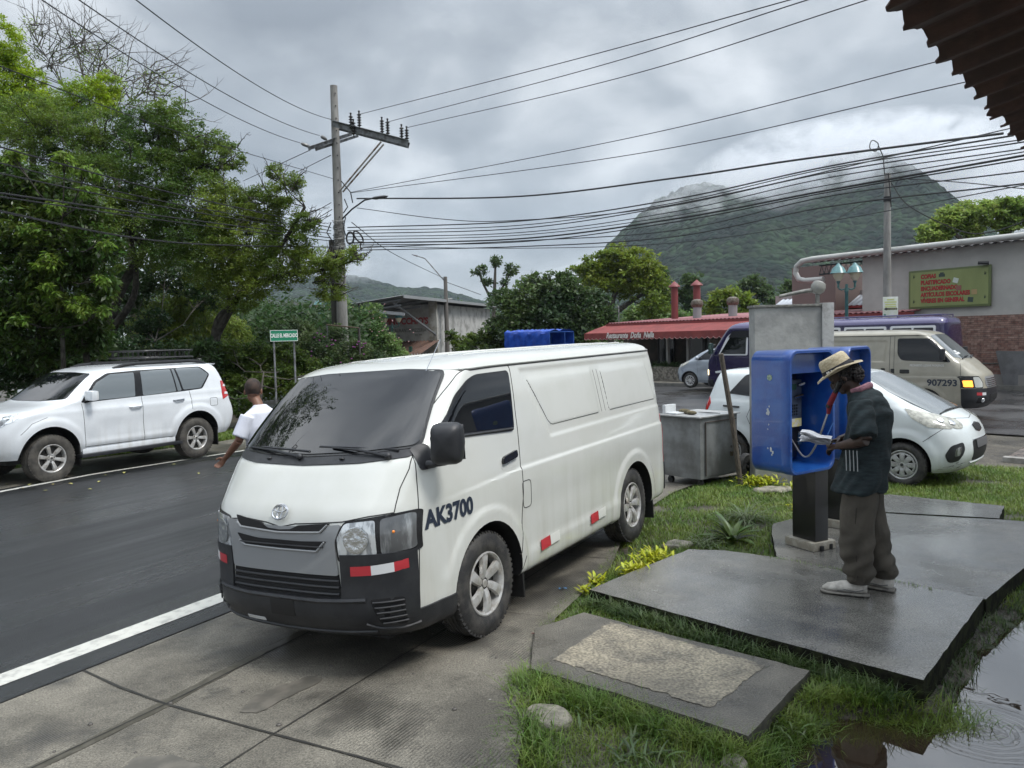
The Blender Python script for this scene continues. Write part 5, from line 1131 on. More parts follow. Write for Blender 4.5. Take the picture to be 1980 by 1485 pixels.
# ---------------------------------------------------------------- puddle
pud = bpy.data.materials.new('puddle_water')
def pudmat():
    m = pud; m.use_nodes = True; t = m.node_tree; L = t.links.new; b = t.nodes['Principled BSDF']
    b.inputs['Base Color'].default_value = (.035, .024, .016, 1); b.inputs['Roughness'].default_value = .015; b.inputs['Specular IOR Level'].default_value = 1.0; b.inputs['IOR'].default_value = 1.6
    b.inputs['Coat Weight'].default_value = 1; b.inputs['Coat Roughness'].default_value = .0; b.inputs['Coat IOR'].default_value = 1.9
    tc = nn(t, 'ShaderNodeTexCoord'); P = atz(1900, 1410, -.2)
    mp = nn(t, 'ShaderNodeMapping'); L(tc.outputs['Object'], mp.inputs[0]); mp.inputs['Location'].default_value = (-P.x, -P.y, 0)
    ln = nn(t, 'ShaderNodeVectorMath', operation='LENGTH'); L(mp.outputs[0], ln.inputs[0])
    nz_ = nn(t, 'ShaderNodeTexNoise', i_Scale=9, i_Detail=2); L(mp.outputs[0], nz_.inputs[0]); ad = nn(t, 'ShaderNodeMath', operation='MULTIPLY_ADD', i_1=.03); L(nz_.outputs[0], ad.inputs[0]); L(ln.outputs[1], ad.inputs[2])
    mu = nn(t, 'ShaderNodeMath', operation='MULTIPLY', i_1=2*pi/.034); L(ad.outputs[0], mu.inputs[0]); sn = nn(t, 'ShaderNodeMath', operation='SINE'); L(mu.outputs[0], sn.inputs[0])
    fo = nn(t, 'ShaderNodeMapRange', i_1=.08, i_2=.42, i_3=1, i_4=0); L(ln.outputs[1], fo.inputs[0]); ml = nn(t, 'ShaderNodeMath', operation='MULTIPLY'); L(sn.outputs[0], ml.inputs[0]); L(fo.outputs[0], ml.inputs[1])
    bp = nn(t, 'ShaderNodeBump', i_Distance=.0012); L(ml.outputs[0], bp.inputs['Height'])
    n2 = nn(t, 'ShaderNodeTexNoise', i_Scale=5, i_Detail=2); L(tc.outputs['Object'], n2.inputs[0]); b2 = nn(t, 'ShaderNodeBump', i_Distance=.0008); L(n2.outputs[0], b2.inputs['Height']); L(bp.outputs[0], b2.inputs['Normal'])
    L(b2.outputs[0], b.inputs['Normal']); L(b2.outputs[0], b.inputs['Coat Normal'])
pudmat()
PZ = -.205
def pudpt(x, y): q = atz(x, y, PZ); return (q.x, q.y)
o = sheet('puddle', [pudpt(*q) for q in ((1400, 1650), (1440, 1480), (1480, 1380), (1600, 1290), (1720, 1290), (1800, 1250), (1990, 1050), (2300, 1000), (2500, 1300), (2400, 1700), (1900, 1850))], 0, pud, .3, zf=lambda X, Y: 0*X+PZ)
# ================================================================ grass and small plants
def blades(name, pts, h, w, m, curl=.5, seg=3, kind=None, label=None, cat=None, lean=None, group=None):
    """pts (n,3): one bent blade per point"""
    n = len(pts); a = rng.uniform(0, 2*pi, n); hh = h*rng.uniform(.45, 1.25, n) if np.isscalar(h) else h; tl = curl*rng.uniform(.3, 1.3, n)
    d = np.stack([np.cos(a), np.sin(a)], 1); s = np.stack([-np.sin(a), np.cos(a)], 1); vs = []
    for k in range(seg+1):
        f = k/seg; r = hh*tl*f*f; z = hh*(f-.35*tl*f*f)
        for e in (-1, 1):
            ww = w*(1-f**1.5)*e*.5+1e-4*e
            vs.append(np.stack([pts[:, 0]+d[:, 0]*r+s[:, 0]*ww, pts[:, 1]+d[:, 1]*r+s[:, 1]*ww, pts[:, 2]+z], 1))
    v = np.stack(vs, 1).reshape(-1, 3); k = (seg+1)*2; base = np.arange(n)[:, None]*k
    f = np.concatenate([base+np.array([2*i, 2*i+1, 2*i+3, 2*i+2]) for i in range(seg)], 0)
    o = mkobj(name, npmesh(name, v, f), m, None, True)
    return tag(o, label, cat, group, kind)
gm = pm('grass_blade', (.095, .17, .022), .45, col2=(.165, .225, .035), vs=3, island=.35, trans=.3)
gm2 = pm('grass_blade_dark', (.04, .075, .02), .45, col2=(.07, .11, .028), vs=4, island=.3, trans=.25)
def inany(x, y, polys):
    r = np.zeros(len(x), bool)
    for p in polys:
        c = np.zeros(len(x), bool); n = len(p); j = n-1
        for i in range(n):
            xi, yi = p[i][:2]; xj, yj = p[j][:2]
            if yi != yj: c ^= ((yi > y) != (yj > y)) & (x < (xj-xi)*(y-yi)/(yj-yi)+xi)
            j = i
        r |= c
    return r
SL = [S1, S2, S3, [(.11, 5.14), (.46, 5.42), (1.64, 4.39), (1.08, 3.68), (.60, 4.10), (.07, 4.51)]]
PUD = []
def gzl(x, y):
    u = x*UU[0]+y*UU[1]; v = x*VV[0]+y*VV[1]
    return gz(x, y)-.03-basin(x, y)
def noise2(x, y, s, seed=0):
    r = np.random.default_rng(seed); v = 0
    for k in range(6):
        a, b, c = r.uniform(-1, 1, 3)*s*(1+k*.7); v = v+np.sin(a*x*3+b*y*3+c*9)/(1+k*.3)
    return v/2.5
def scatter(poly, n, excl=(), thr=-9, s=1.2, seed=1):
    p = np.array([q[:2] for q in poly]); x = rng.uniform(p[:, 0].min(), p[:, 0].max(), n); y = rng.uniform(p[:, 1].min(), p[:, 1].max(), n)
    k = inany(x, y, [poly]) & (gzl(x, y) > -.212) & ~inany(x, y, excl) & (noise2(x, y, s, seed)+rng.uniform(-.35, .35, n) > thr); return np.stack([x[k], y[k], gzl(x[k], y[k])], 1)
GP = uvpoly([(2.2, -1.78), (2.9, -1.78), (3.8, -2.2), (4.8, -2.56), (6.1, -2.70), (7.7, -3.12), (9.5, -3.30), (10.3, -3.15), (12.6, -2.2), (13.4, -1.9), (13.4, 3.5), (10, 3.5), (7.6, 1.5), (6.0, .5), (4.6, -.1), (3.9, -.45), (2.2, -.6)])
sheet('grass_ground', GP, -.022, grassbase, .35, zf=gzl)
near = uvpoly([(2.2, -1.80), (3.8, -2.24), (4.8, -2.62), (6.1, -2.76), (6.1, -1.5), (5.2, -.2), (3.9, -.35), (2.2, -.6)])
dist = uvpoly([(6.0, -2.72), (7.7, -3.15), (9.5, -3.32), (10.5, -3.1), (12.6, -2.2), (13.4, -1.9), (13.4, 3.5), (10, 3.5), (8.5, 1.5), (7.6, 1.3), (6.9, 0.6), (6.0, -.5)])
blades('grass', scatter(near, 80000, SL+PUD, -.75, 2.0, 3), .055, .005, gm, 1.0, 3, 'stuff', 'short green grass in the foreground around the concrete slabs', 'grass')
blades('grass', scatter(dist, 230000, SL, -.62, 1.2, 5), 0.065, .007, gm, .9, 2, 'stuff', 'green grass strip between the white van and the telephone booths', 'grass')
# longer tufts along the slab edges
def along(pts, n, spread, zf=gzl):
    P = [V(q) for q in pts]; L_ = [0]
    for i in range(len(P)-1): L_.append(L_[-1]+(P[i+1]-P[i]).length)
    s = rng.uniform(0, L_[-1], n); out = []
    for q in s:
        i = max(0, min(len(P)-2, int(np.searchsorted(L_, q))-1)); f = (q-L_[i])/(L_[i+1]-L_[i]); a = P[i].lerp(P[i+1], f); out.append((a.x, a.y))
    o = np.array(out)+rng.normal(0, spread, (n, 2)); return np.column_stack([o, zf(o[:, 0], o[:, 1])])
blades('grass', along([(.56, 5.66), (.98, 5.2), (1.35, 4.85), (1.68, 4.52), (2.05, 4.12)], 2600, .045), .14, .008, gm2, 1.2, 4, 'stuff', 'long dark grass hanging in the gap between the two nearest slabs', 'grass')
blades('grass', along([(.03, 4.45), (.35, 4.18), (.58, 4.02), (.85, 3.80), (1.08, 3.62)], 3000, .055), .12, .006, gm, 1.1, 4, 'stuff', 'long fresh grass against the near side of the low slab', 'grass')
blades('grass', along([(1.12, 3.62), (1.5, 4.05), (1.7, 4.28), (1.9, 4.15), (2.1, 4.02), (2.25, 4.0), (2.4, 4.15)], 3200, .06), .10, .006, gm, 1.1, 4, 'stuff', 'grass along the puddle edge at the corner of the big slab', 'grass')
k_ = along([(2.35, 4.25), (2.9, 5.0), (3.5, 5.5), (4.1, 6.2)], 1600, .05); k_ = k_[rng.random(len(k_)) < .8]
blades('grass', k_, .07, .006, gm2, 1.1, 3, 'stuff', 'dark grass along the wet gap at the right side of the big slab', 'grass')
blades('grass', along([(0.02, 4.5), (.02, 4.2), (.05, 3.9), (.1, 3.5)], 700, .045), .12, .007, gm, 1.2, 4, 'stuff', 'weedy grass at the edge of the concrete shoulder', 'grass')
blades('grass', along([(2.10, 6.5), (2.5, 6.1), (3.0, 5.53)], 260, .010, lambda x, y: 0*x-.005), .03, .004, gm, 1., 2, 'stuff', 'thin grass growing in the slab joint behind the man', 'grass')
# leafy plants
def leafplant(name, loc, n, ln, wd, m, label, cat='plant', tilt=(.3, 1.1), group=None, kind=None, fold=.15, seg=5, curl=1.0, stem=0, spread=0):
    vs = []; fs = []
    for k in range(n):
        a = random.uniform(0, 2*pi); el = random.uniform(*tilt); L_ = ln*random.uniform(.6, 1.15); W_ = wd*random.uniform(.7, 1.1)
        d = V((cos(a), sin(a), 0)); s = V((-sin(a), cos(a), 0)); o = len(vs); ox, oy, oz = random.gauss(0, spread), random.gauss(0, spread), random.uniform(0, stem)
        for i in range(seg+1):
            f = i/seg; e = el-curl*f*f; p = V((ox, oy, oz))+d*(L_*f*cos(el-curl*f*.5))+V((0, 0, L_*f*sin(el-curl*f*.5))); w = W_*.5*sin(pi*min(1, f*.92+.06))**.8
            vs += [p-s*w+V((0, 0, w*fold*2)), p, p+s*w+V((0, 0, w*fold*2))]
        if spread and k % 2 == 0: q0 = len(vs); vs += [V((0, 0, 0)), V((ox, oy, oz)), V((ox+.004, oy, oz)), V((.004, 0, 0))]; fs.append((q0, q0+1, q0+2, q0+3))
        for i in range(seg):
            for q in (0, 1): fs.append((o+i*3+q, o+i*3+q+1, o+(i+1)*3+q+1, o+(i+1)*3+q))
    b = B(); b.add(vs, fs); me = bpy.data.meshes.new(name); me.from_pydata(vs, [], fs); o = mkobj(name, me, m, None, True, loc); return tag(o, label, cat, group, kind)
bigleaf = pm('broad_leaf', (.045, .09, .02), .35, col2=(.10, .16, .03), vs=6, island=.3, trans=.3)
yel = pm('yellow_leaf', (.42, .43, .02), .5, col2=(.30, .36, .02), vs=14, island=.25, trans=.3)
P = atz(1415, 1050, -.1); leafplant('weed', P, 26, .34, .075, bigleaf, 'broad-leaved weed with upright glossy leaves behind the big slab', tilt=(.5, 1.35), curl=.9)
P = atz(1440, 1015, -.1); leafplant('grass_tuft', P, 110, .42, .012, pm('pale_blade', (.14, .18, .08), .4, col2=(.08, .12, .04), vs=3, island=.3, trans=.3), 'tall tuft of pale long-bladed grass by the telephone pedestal', tilt=(.7, 1.45), curl=1.9, fold=.05, spread=.07)
P = atz(1365, 1062, -.1); leafplant('grass_tuft', P, 70, .28, .010, MT['pale_blade'], 'low tuft of pale grass between the weed and the yellow plants', tilt=(.6, 1.4), curl=1.9, fold=.05, spread=.05)
for (x, y, n, sp, lab) in ((1262, 1092, 260, .075, 'bright yellow-leaved ground plant at the far corner of the big slab'), (1225, 1118, 150, .05, 'yellow ground plant spilling along the left edge of the big slab'), (1155, 1130, 60, .03, 'small sprig of yellow leaves at the near left corner of the big slab'), (1135, 1152, 36, .02, 'smallest yellow sprig touching the slab corner nearest the van'), (1470, 938, 330, .12, 'yellow-green low shrub in front of the concrete pillar'), (1560, 948, 200, .10, 'yellow-green plant between the pillar and the booth pedestal'), (1545, 985, 80, .05, 'small yellow plant right behind the booth pedestal')):
    P = atz(x, y, -.1); leafplant('yellow_plant', P, n, .075, .024, yel, lab, tilt=(-.1, 1.3), curl=.5, spread=sp, stem=.10 if n > 100 else .05, group='yellow-leaved ground plants')
for k_, (x, y, n, ln, lab) in enumerate(((1180, 1185, 60, .20, 'dark strappy grass clump under the left corner of the big slab'), (1260, 1215, 60, .20, 'dark strappy grass clump hanging over the low slab, middle of the gap'), (1420, 1262, 50, .17, 'strappy grass clump in the gap near the right end of the low slab'), (1060, 1330, 60, .16, 'strappy weed clump at the left corner of the low slab'), (1130, 1390, 70, .16, 'strappy weed clump in the foreground grass below the low slab'), (1300, 1430, 70, .16, 'strappy weed clump in the foreground grass near the bottom edge'), (1230, 1470, 60, .18, 'strappy weed clump cut by the bottom edge of the picture'), (1500, 1395, 50, .12, 'strappy weed clump right of the low slab by the puddle'))):
    P = atz(x, y, -.14); leafplant('weed_clump', P, n, ln, .012, pm('strap_leaf', (.045, .085, .022), .4, col2=(.09, .14, .035), vs=4, island=.3, trans=.3), lab, tilt=(.3, 1.3), curl=1.6, fold=.05, spread=.07)
clov = pm('small_round_leaf', (.07, .12, .03), .4, col2=(.04, .08, .02), vs=8, island=.3, trans=.2)
P = atz(1640, 1325, -.18); leafplant('weed_patch', (P.x, P.y, P.z), 260, .045, .035, clov, 'patch of small round-leaved weeds below the corner of the big slab', tilt=(.1, .9), curl=.4, spread=.11, stem=.05, kind='stuff')
P = atz(1100, 1120, -.1)
# litter: leaves, wrapper, stones on the road and slabs
NTH = ['first', 'second', 'third', 'fourth', 'fifth', 'sixth', 'seventh', 'eighth', 'ninth', 'tenth', 'eleventh', 'twelfth']
litm = pm('fallen_leaf', (.28, .27, .08), .6, col2=(.16, .12, .05), vs=9, island=.4)
def litter():
    spots = [(12, 937), (38, 946), (55, 940), (82, 952), (100, 938), (140, 939), (170, 950), (190, 936), (205, 922), (240, 918), (340, 898), (385, 920)]
    for i, (x, y) in enumerate(spots):
        P = atz(x, y, -.30); z = float(gz(P.x, P.y)); k = leafplant('fallen_leaf', (P.x, P.y, z+.012), 1, .10, .05, litm, NTH[i]+' yellowing leaf from the left on the asphalt beside the far white edge line', 'leaf', tilt=(0, .3), curl=.3, group='leaves fallen on the road')
    for i, (x, y) in enumerate(((105, 1452), (175, 1398), (262, 1462), (330, 1362), (415, 1472), (470, 1345), (540, 1420), (640, 1300), (712, 1392), (800, 1325), (880, 1405), (960, 1300))):
        P = atz(x, y, -.18); z = float(gz(P.x, P.y)); r = random.uniform(.006, .016)
        o = B().sphere((0, 0, 0), (r, r*.8, r*.6), 7, 5).build('pebble', pm('pebble', (.03, .028, .025), .7, col2=(.12, .11, .10), vs=40), smooth=True, loc=(P.x, P.y, z+r*.4)); tag(o, NTH[i]+' small pebble from the left on the concrete in front of the white van', 'pebble', 'pebbles on the shoulder')
    P = atz(1088, 1143, -.1); b = B(); b.add([(-.03, -.01, .01), (0, -.015, .022), (.035, -.005, .008), (.03, .012, .014), (0, .012, .006), (-.028, .012, .016)], [(0, 1, 4, 5), (1, 2, 3, 4)])
    tag(b.build('wrapper', pm('blue_wrapper', (.08, .25, .5), .3), smooth=True, loc=(P.x, P.y, P.z+.01)), 'crumpled light blue wrapper on the shoulder by the grass', 'litter')
    P = atz(1022, 1228, -.1); leafplant('fallen_leaf', (P.x, P.y, P.z+.01), 1, .13, .022, pm('dark_red_leaf', (.14, .02, .015), .5), 'narrow dark red leaf on the concrete beside the low slab', 'leaf', tilt=(.1, .2), curl=.2)
litter()
# ================================================================ pillar, telephone booths, metal cart
def rr2(w, h, r, n=6):
    P = []
    for cx, cy, a0 in ((w/2-r, h/2-r, 0), (-w/2+r, h/2-r, 1), (-w/2+r, -h/2+r, 2), (w/2-r, -h/2+r, 3)):
        for k in range(n+1): a = pi/2*a0+pi/2*k/n; P.append((cx+r*cos(a), cy+r*sin(a)))
    return P
cem = pm('pillar_cement', (.20, .205, .20), .7, col2=(.31, .315, .305), vs=3.2, lo=.35, hi=.65, bump=.004, bs=22, bump2=.004, bs2=5)
def pillar():
    t = thing('concrete_pillar', 'grey rendered concrete pillar standing behind the blue telephone booths', 'pillar', (3.57, 10.25, -.21), R(-3))
    b = B(); b.box((-.055, 0, 1.18), (.83, .30, 2.38)); b.build('shaft', cem, t, bevel=.006)
    B().box((.435, -.01, 1.20), (.145, .34, 2.42)).build('edge_strip', pm('pale_cement', (.34, .345, .345), .7, col2=(.24, .24, .235), vs=8, bump=.004, bs=30), t, bevel=.006)
    B().box((-.055, 0, 2.385), (.87, .34, .03)).build('cap', pm('cap_cement', (.13, .13, .12), .8, col2=(.22, .22, .2), vs=18, bump=.006, bs=30), t, bevel=.005)
    f = thing('floodlight', 'tubular grey floodlight lying across the top of the concrete pillar', 'lamp', (3.57, 10.25, 2.20), R(-3))
    fm = pm('aged_grey_metal', (.14, .14, .13), .5, .3, col2=(.22, .22, .2), vs=12)
    B().tube([(-.12, 0, .10), (.20, 0, .16), (.34, 0, .17)], [.022, .026, .03], 10).build('arm', fm, f, smooth=True)
    B().lathe([(0, 0), (.05, .005), (.085, .05), (.09, .10), (.075, .15), (.03, .17), (0, .17)], Matrix.Translation((.34, 0, .12)) @ Matrix.Rotation(R(20), 4, 'Y'), 20).build('lamp_head', pm('lamp_grey', (.25, .25, .23), .4), f, smooth=True)
    B().box((.36, 0, .06), (.04, .06, .12)).build('bracket', fm, f, bevel=.005)
pillar()
blue = pm('booth_blue', (.007, .050, .24), .30, col2=(.013, .078, .30), vs=5, coat=.4, bump=.0008, bs=60, bump2=.002, bs2=6)
blue_shaded = pm('booth_blue_shaded', (.003, .012, .05), .5, col2=(.005, .02, .08), vs=6)  # back panel blue darkened, painting in the shade under the hood
def booth(c, b_, front, postpos):
    n = V((cos(b_), sin(b_), 0)); tx = V((-sin(b_), cos(b_), 0)); M = frame((c[0], c[1], 0), tx, -n, (0, 0, 1))     # x right along the opening, y into the booth
    t = thing('telephone_booth', ('blue payphone booth nearer the camera that the man with the hat is using' if front else 'blue payphone booth partly hidden behind the hat of the man'), 'payphone', mat=M, group='blue telephone booths')
    W, H, D, zc = .60, 1.02, .40, 1.19
    def ringm(w, h, r, y): return [(a, y, zc+q) for a, q in rr2(w, h, r)]
    secs = [(W-.03, H-.03, .08, D/2), (W, H, .09, D/2-.02), (W, H, .09, -D/2+.10), (W+.012, H+.012, .095, -D/2+.09), (W+.012, H+.012, .095, -D/2+.015), (W-.005, H-.005, .09, -D/2), (W-.045, H-.045, .075, -D/2), (W-.06, H-.06, .07, -D/2+.02), (W-.085, H-.085, .06, D/2-.03)]
    k = len(rr2(1, 1, .1)); vs = []
    for w, h, r, y in secs: vs += ringm(w, h, r, y)
    fs = [(i*k+j, i*k+(j+1) % k, (i+1)*k+(j+1) % k, (i+1)*k+j) for i in range(len(secs)-1) for j in range(k)]+[tuple(range(k)), tuple((len(secs)-1)*k+j for j in range(k))]
    B().add(vs, fs).build('shell', blue, t, smooth=True, ang=50)
    B().box((0, -.04, zc+.40), (W-.09, .16, .17)).build('header_panel', blue, t, bevel=.01)
    B().box((0, D/2-.045, zc-.06), (W-.10, .02, .76)).build('back_panel', blue_shaded, t)
    lab = B()
    for dx, dz, r in ((-.303, .13, 0),): pass
    # stickers and paint chips on the outer side
    chip = pm('chipped_paint', (.45, .48, .50), .6)
    if front:
        cb = B()
        for (y, z, s_) in ((.02, .02, .012), (.015, .0, .016), (.03, -.01, .008), (.01, -.10, .006), (.02, -.14, .005), (-.01, -.31, .014), (-.03, -.33, .010), (.02, -.30, .006), (-.02, -.35, .008), (.005, .05, .006)):
            cb.add([(-W/2-.0015, y+s_*cos(a)*random.uniform(.6, 1.2), zc+z+s_*1.6*sin(a)*random.uniform(.6, 1.2)) for a in [k_*pi/4 for k_ in range(8)]], [tuple(range(8))])
        cb.build('paint_chip', chip, t)
        B().lathe([(0, .0), (.026, .0), (.026, .001)], frame((-W/2-.001, .0, zc+.29), (0, 1, 0), (0, 0, 1), (-1, 0, 0)), 24).build('round_sticker', pm('sticker_pale', (.35, .42, .33), .5, col2=(.12, .2, .14), vs=60), t)
    else:
        me = text_mesh('M', .16, .012); me.transform(frame((-W/2-.002, .0, zc+.17), (0, -1, 0), (0, 0, 1), (-1, 0, 0))); mkobj('side_lettering', me, pm('booth_white', (.6, .62, .64), .5), t, False)
        me = text_mesh('A', .16, .012); me.transform(frame((-W/2-.002, .0, zc+.0), (0, -1, 0), (0, 0, 1), (-1, 0, 0))); mkobj('side_lettering', me, MT['booth_white'], t, False)
    # telephone set
    gp = pm('phone_grey_blue', (.085, .11, .16), .4, .3, col2=(.06, .075, .11), vs=14)
    X = .10
    ph = B(); ph.box((X, .10, zc+.05), (.19, .10, .40)); o = ph.build('phone_unit', gp, t, bevel=.012)
    B().box((X-.03, .047, zc+.19), (.085, .006, .05)).build('display', pm('lcd_green', (.05, .12, .07), .2), o, bevel=.003)
    B().tube([(X-.02, .04, zc+.10), (X+.06, .02, zc+.115), (X+.09, .03, zc+.10)], [.012, .016, .012], 8).build('hook', chrome, o, smooth=True)
    B().tube([(X+.03, .04, zc+.20), (X+.085, .025, zc+.215)], [.016, .02], 10).build('coin_slot', chrome, o, smooth=True)
    kb = B()
    for i in range(3):
        for j in range(4): kb.box((X-.035+.028*i, .045, zc+.03-.026*j), (.018, .012, .016))
    kb.build('keypad', pm('key_dark', (.02, .025, .035), .4), o)
    B().box((X, .046, zc-.12), (.16, .004, .07)).build('instruction_sticker', pm('sticker_yellow', (.55, .50, .20), .5, col2=(.5, .5, .46), vs=25, lo=.48, hi=.52), o)
    B().box((X, .12, zc-.26), (.20, .09, .22)).build('cash_box', pm('black_metal', (.008, .008, .01), .35), t, bevel=.008)
    B().box((X+.09, .07, zc-.27), (.05, .004, .10)).build('blue_label', pm('label_blue', (.03, .07, .13), .4), t)
    # pedestal
    px_, py_ = postpos; L_ = M.inverted() @ V((px_, py_, 0))
    B().box((L_.x, L_.y, .36), (.15, .26, .66), M=Matrix.Rotation(R(-8), 4, 'Z')).build('pedestal', pm('pedestal_black', (.010, .010, .011), .35, coat=.3), t, bevel=.012)
    bb = B(); bb.box((L_.x, L_.y, .035), (.26, .32, .07), M=Matrix.Rotation(R(-8), 4, 'Z')); bp = bb.build('pedestal_base', pm('base_cream', (.36, .34, .29), .6, col2=(.24, .22, .18), vs=12), t, bevel=.008)
    for dx in (-.07, .05): B().box((L_.x+dx, L_.y-.165, .022), (.035, .02, .045), M=Matrix.Rotation(R(-8), 4, 'Z')).build('cable_hole', darkm, bp, bevel=.006)
    return t, M
BTH, BM = booth((2.38, 6.75), R(-56), True, (2.545, 6.80))
booth((3.03, 7.40), R(-42), False, (3.08, 7.50))

galv = pm('galvanised_sheet', (.23, .24, .24), .5, .15, col2=(.13, .13, .125), vs=2.4, lo=.36, hi=.62, bump=.002, bs=12, det=8)
def cart():
    # corner facing the camera at px (1357, 948)
    c0 = atz(1355, 946, -.16); l0 = atz(1287, 935, -.16); r0 = atz(1432, 915, -.16)
    ex = V((l0.x-c0.x, l0.y-c0.y, 0)).normalized(); ey = V((ex.y, -ex.x, 0)); ey = ey if ey.x > 0 else -ey
    M = frame((c0.x, c0.y, -.16), ex, ey, (0, 0, 1)); t = thing('metal_cart', 'stained grey sheet-metal vending cart chained shut behind the rear of the white van', 'cart', mat=M)
    B().box((.33, .40, .52), (.66, .80, .80)).build('cabinet', galv, t, bevel=.006)
    B().box((.33, .40, .93), (.72, .88, .018)).build('table_top', pm('cart_top', (.42, .43, .43), .45, col2=(.30, .30, .29), vs=9), t, bevel=.004)
    d = B(); d.box((-.004, .42, .50), (.012, .66, .70)); d.build('door', galv, t, bevel=.004)
    B().tube([(-.02, .09, .16), (-.02, .09, .86), (-.02, .75, .86)], .008, 6).build('door_edge', pm('rusty_edge', (.06, .045, .035), .7), t, smooth=True)
    ch = B()
    for k in range(9):
        a = k*.5; ch.tube([(-.05-.02*sin(k), .60+.035*k+.014*cos(q*pi/3), .50+.02*sin(k*1.3)+.014*sin(q*pi/3)) for q in range(7)], .005, 5)
    ch.build('chain', pm('rusty_chain', (.05, .04, .03), .6, .5), t, smooth=True)
    B().box((-.04, .62, .40), (.03, .04, .06)).build('padlock', pm('old_brass', (.10, .08, .05), .4, .6), t, bevel=.006)
    for (x, y) in ((.10, .12), (.58, .12)):
        w_ = B().lathe([(0, -.02), (.045, -.02), (.05, -.01), (.05, .01), (.045, .02), (0, .02)], Matrix.Translation((x, y, .05)) @ Matrix.Rotation(pi/2, 4, 'X'), 16).build('castor', rubber, t, smooth=True)
        B().box((x, y, .10), (.03, .06, .06)).build('castor_fork', pm('fork_metal', (.1, .1, .1), .5, .5), t)
    for s_ in (-.06, .72): wheel(t, .3, 1, 0, 0, 0.17, .10, .07, 'cap7', lugs=14) if False else None
    w_ = B().lathe([(.07, -.05), (.16, -.045), (.18, -.02), (.18, .02), (.16, .045), (.07, .05)], Matrix.Translation((.0, 1.0, .18)) @ Matrix.Rotation(pi/2, 4, 'Y'), 28); w_.build('pneumatic_wheel', rubber, t, smooth=True)
    B().tube([(-.04, 1.0, .18), (.2, 1.0, .18), (.2, .78, .30)], .018, 8).build('axle', pm('fork_metal2', (.1, .1, .1), .5, .5), t, smooth=True)
    # things lying on top
    def put(n, lab, cat, b, m, x, y, z, **k):
        P = M @ V((x, y, z)); o = b.build(n, m, loc=P, **k); o.rotation_euler.z = math.atan2(ex.y, ex.x); return tag(o, lab, cat)
    put('white_tray', 'upright white plastic tray leaning on the back corner of the metal cart', 'tray', B().box((0, 0, .06), (.05, .22, .12)).box((-.10, 0, .012), (.2, .2, .02)), pm('white_plastic', (.6, .62, .63), .4), .60, .12, .942, bevel=.004)
    gl = pm('work_glove', (.16, .13, .07), .8, col2=(.08, .07, .04), vs=30, bump=.004, bs=70)
    put('cloth_roll', 'brown rolled cloth lying on the metal cart top, nearer the van', 'cloth', B().sphere((0, 0, .03), (.10, .045, .035), 14, 8), gl, .42, .22, .942, smooth=True)
    put('cloth_roll', 'brown rolled cloth on the metal cart top beside the leaning post', 'cloth', B().sphere((0, 0, .025), (.085, .04, .028), 14, 8), gl, .26, .16, .942, smooth=True)
    put('knife', 'dark flat blade lying across the metal cart top', 'knife', B().add([(-.20, 0, .004), (0, -.02, .004), (.16, -.012, .004), (.17, .008, .004), (0, .022, .004), (-.20, .004, .010), (.0, .0, .012)], [(0, 1, 6, 5), (1, 2, 3, 6), (3, 4, 6), (4, 0, 5, 6)]), pm('dark_blade', (.02, .02, .022), .3, .6), .22, .46, .942)
    p0 = atz(1434, 935, -.10); p1 = atY(1394, 684, p0.y-.15)
    o = B().tube([p0-V((0, 0, .1)), p0.lerp(p1, .5)+V((.008, 0, 0)), p1], [.034, .033, .031], 10).build('wooden_post', pm('weathered_wood', (.12, .10, .08), .8, col2=(.05, .042, .035), vs=14, scale=(6, 6, 1), bump=.003, bs=60), smooth=True)
    tag(o, 'thin weathered wooden post leaning against the metal cart', 'post')
cart()

# ================================================================ eave over the camera
def eave():
    A = V((1.21, 2.58, 2.9)); d = V((.648, .762, 0)); p = V((.762, -.648, .22))
    t = thing('market_roof', 'dark corrugated roof edge jutting in over the upper right corner', 'roof', A)
    n, m = 560, 8; vs = []; k0, k1 = -4.0, 7.5
    for i in range(n+1):
        s = k0+(k1-k0)*i/n; ph = (s/.225) % 1; c = .058*(ph if ph < .72 else (1-ph)*.72/.28)-.03; rag = .006*sin(s*37)+.008*sin(s*11.3)+(.03*random.random() if s > 1.6 and random.random() < .25 else 0)
        for j in range(m+1):
            q = 3.4*j/m; P = d*s+p*(q-(rag if j == 0 else 0)+.012*(1 if j == 0 and ph > .6 else 0)); vs.append((P.x, P.y, P.z+c))
    fs = [(i*(m+1)+j, (i+1)*(m+1)+j, (i+1)*(m+1)+j+1, i*(m+1)+j+1) for i in range(n) for j in range(m)]
    me = npmesh('roofing', vs, fs); o = mkobj('roofing', me, pm('dark_roofing', (.045, .022, .018), .7, col2=(.075, .036, .028), vs=6, bump=.004, bs=40), t); sharp(me, 50)
    md = o.modifiers.new('s', 'SOLIDIFY'); md.thickness = .012
    for q in (.5, 1.6, 2.8):
        a = d*k0+p*q; b = d*k1+p*q; B().tube([a-V((0, 0, .07)), b-V((0, 0, .07))], .04, 4).build('batten', pm('batten_wood', (.03, .022, .016), .8), t)
eave()

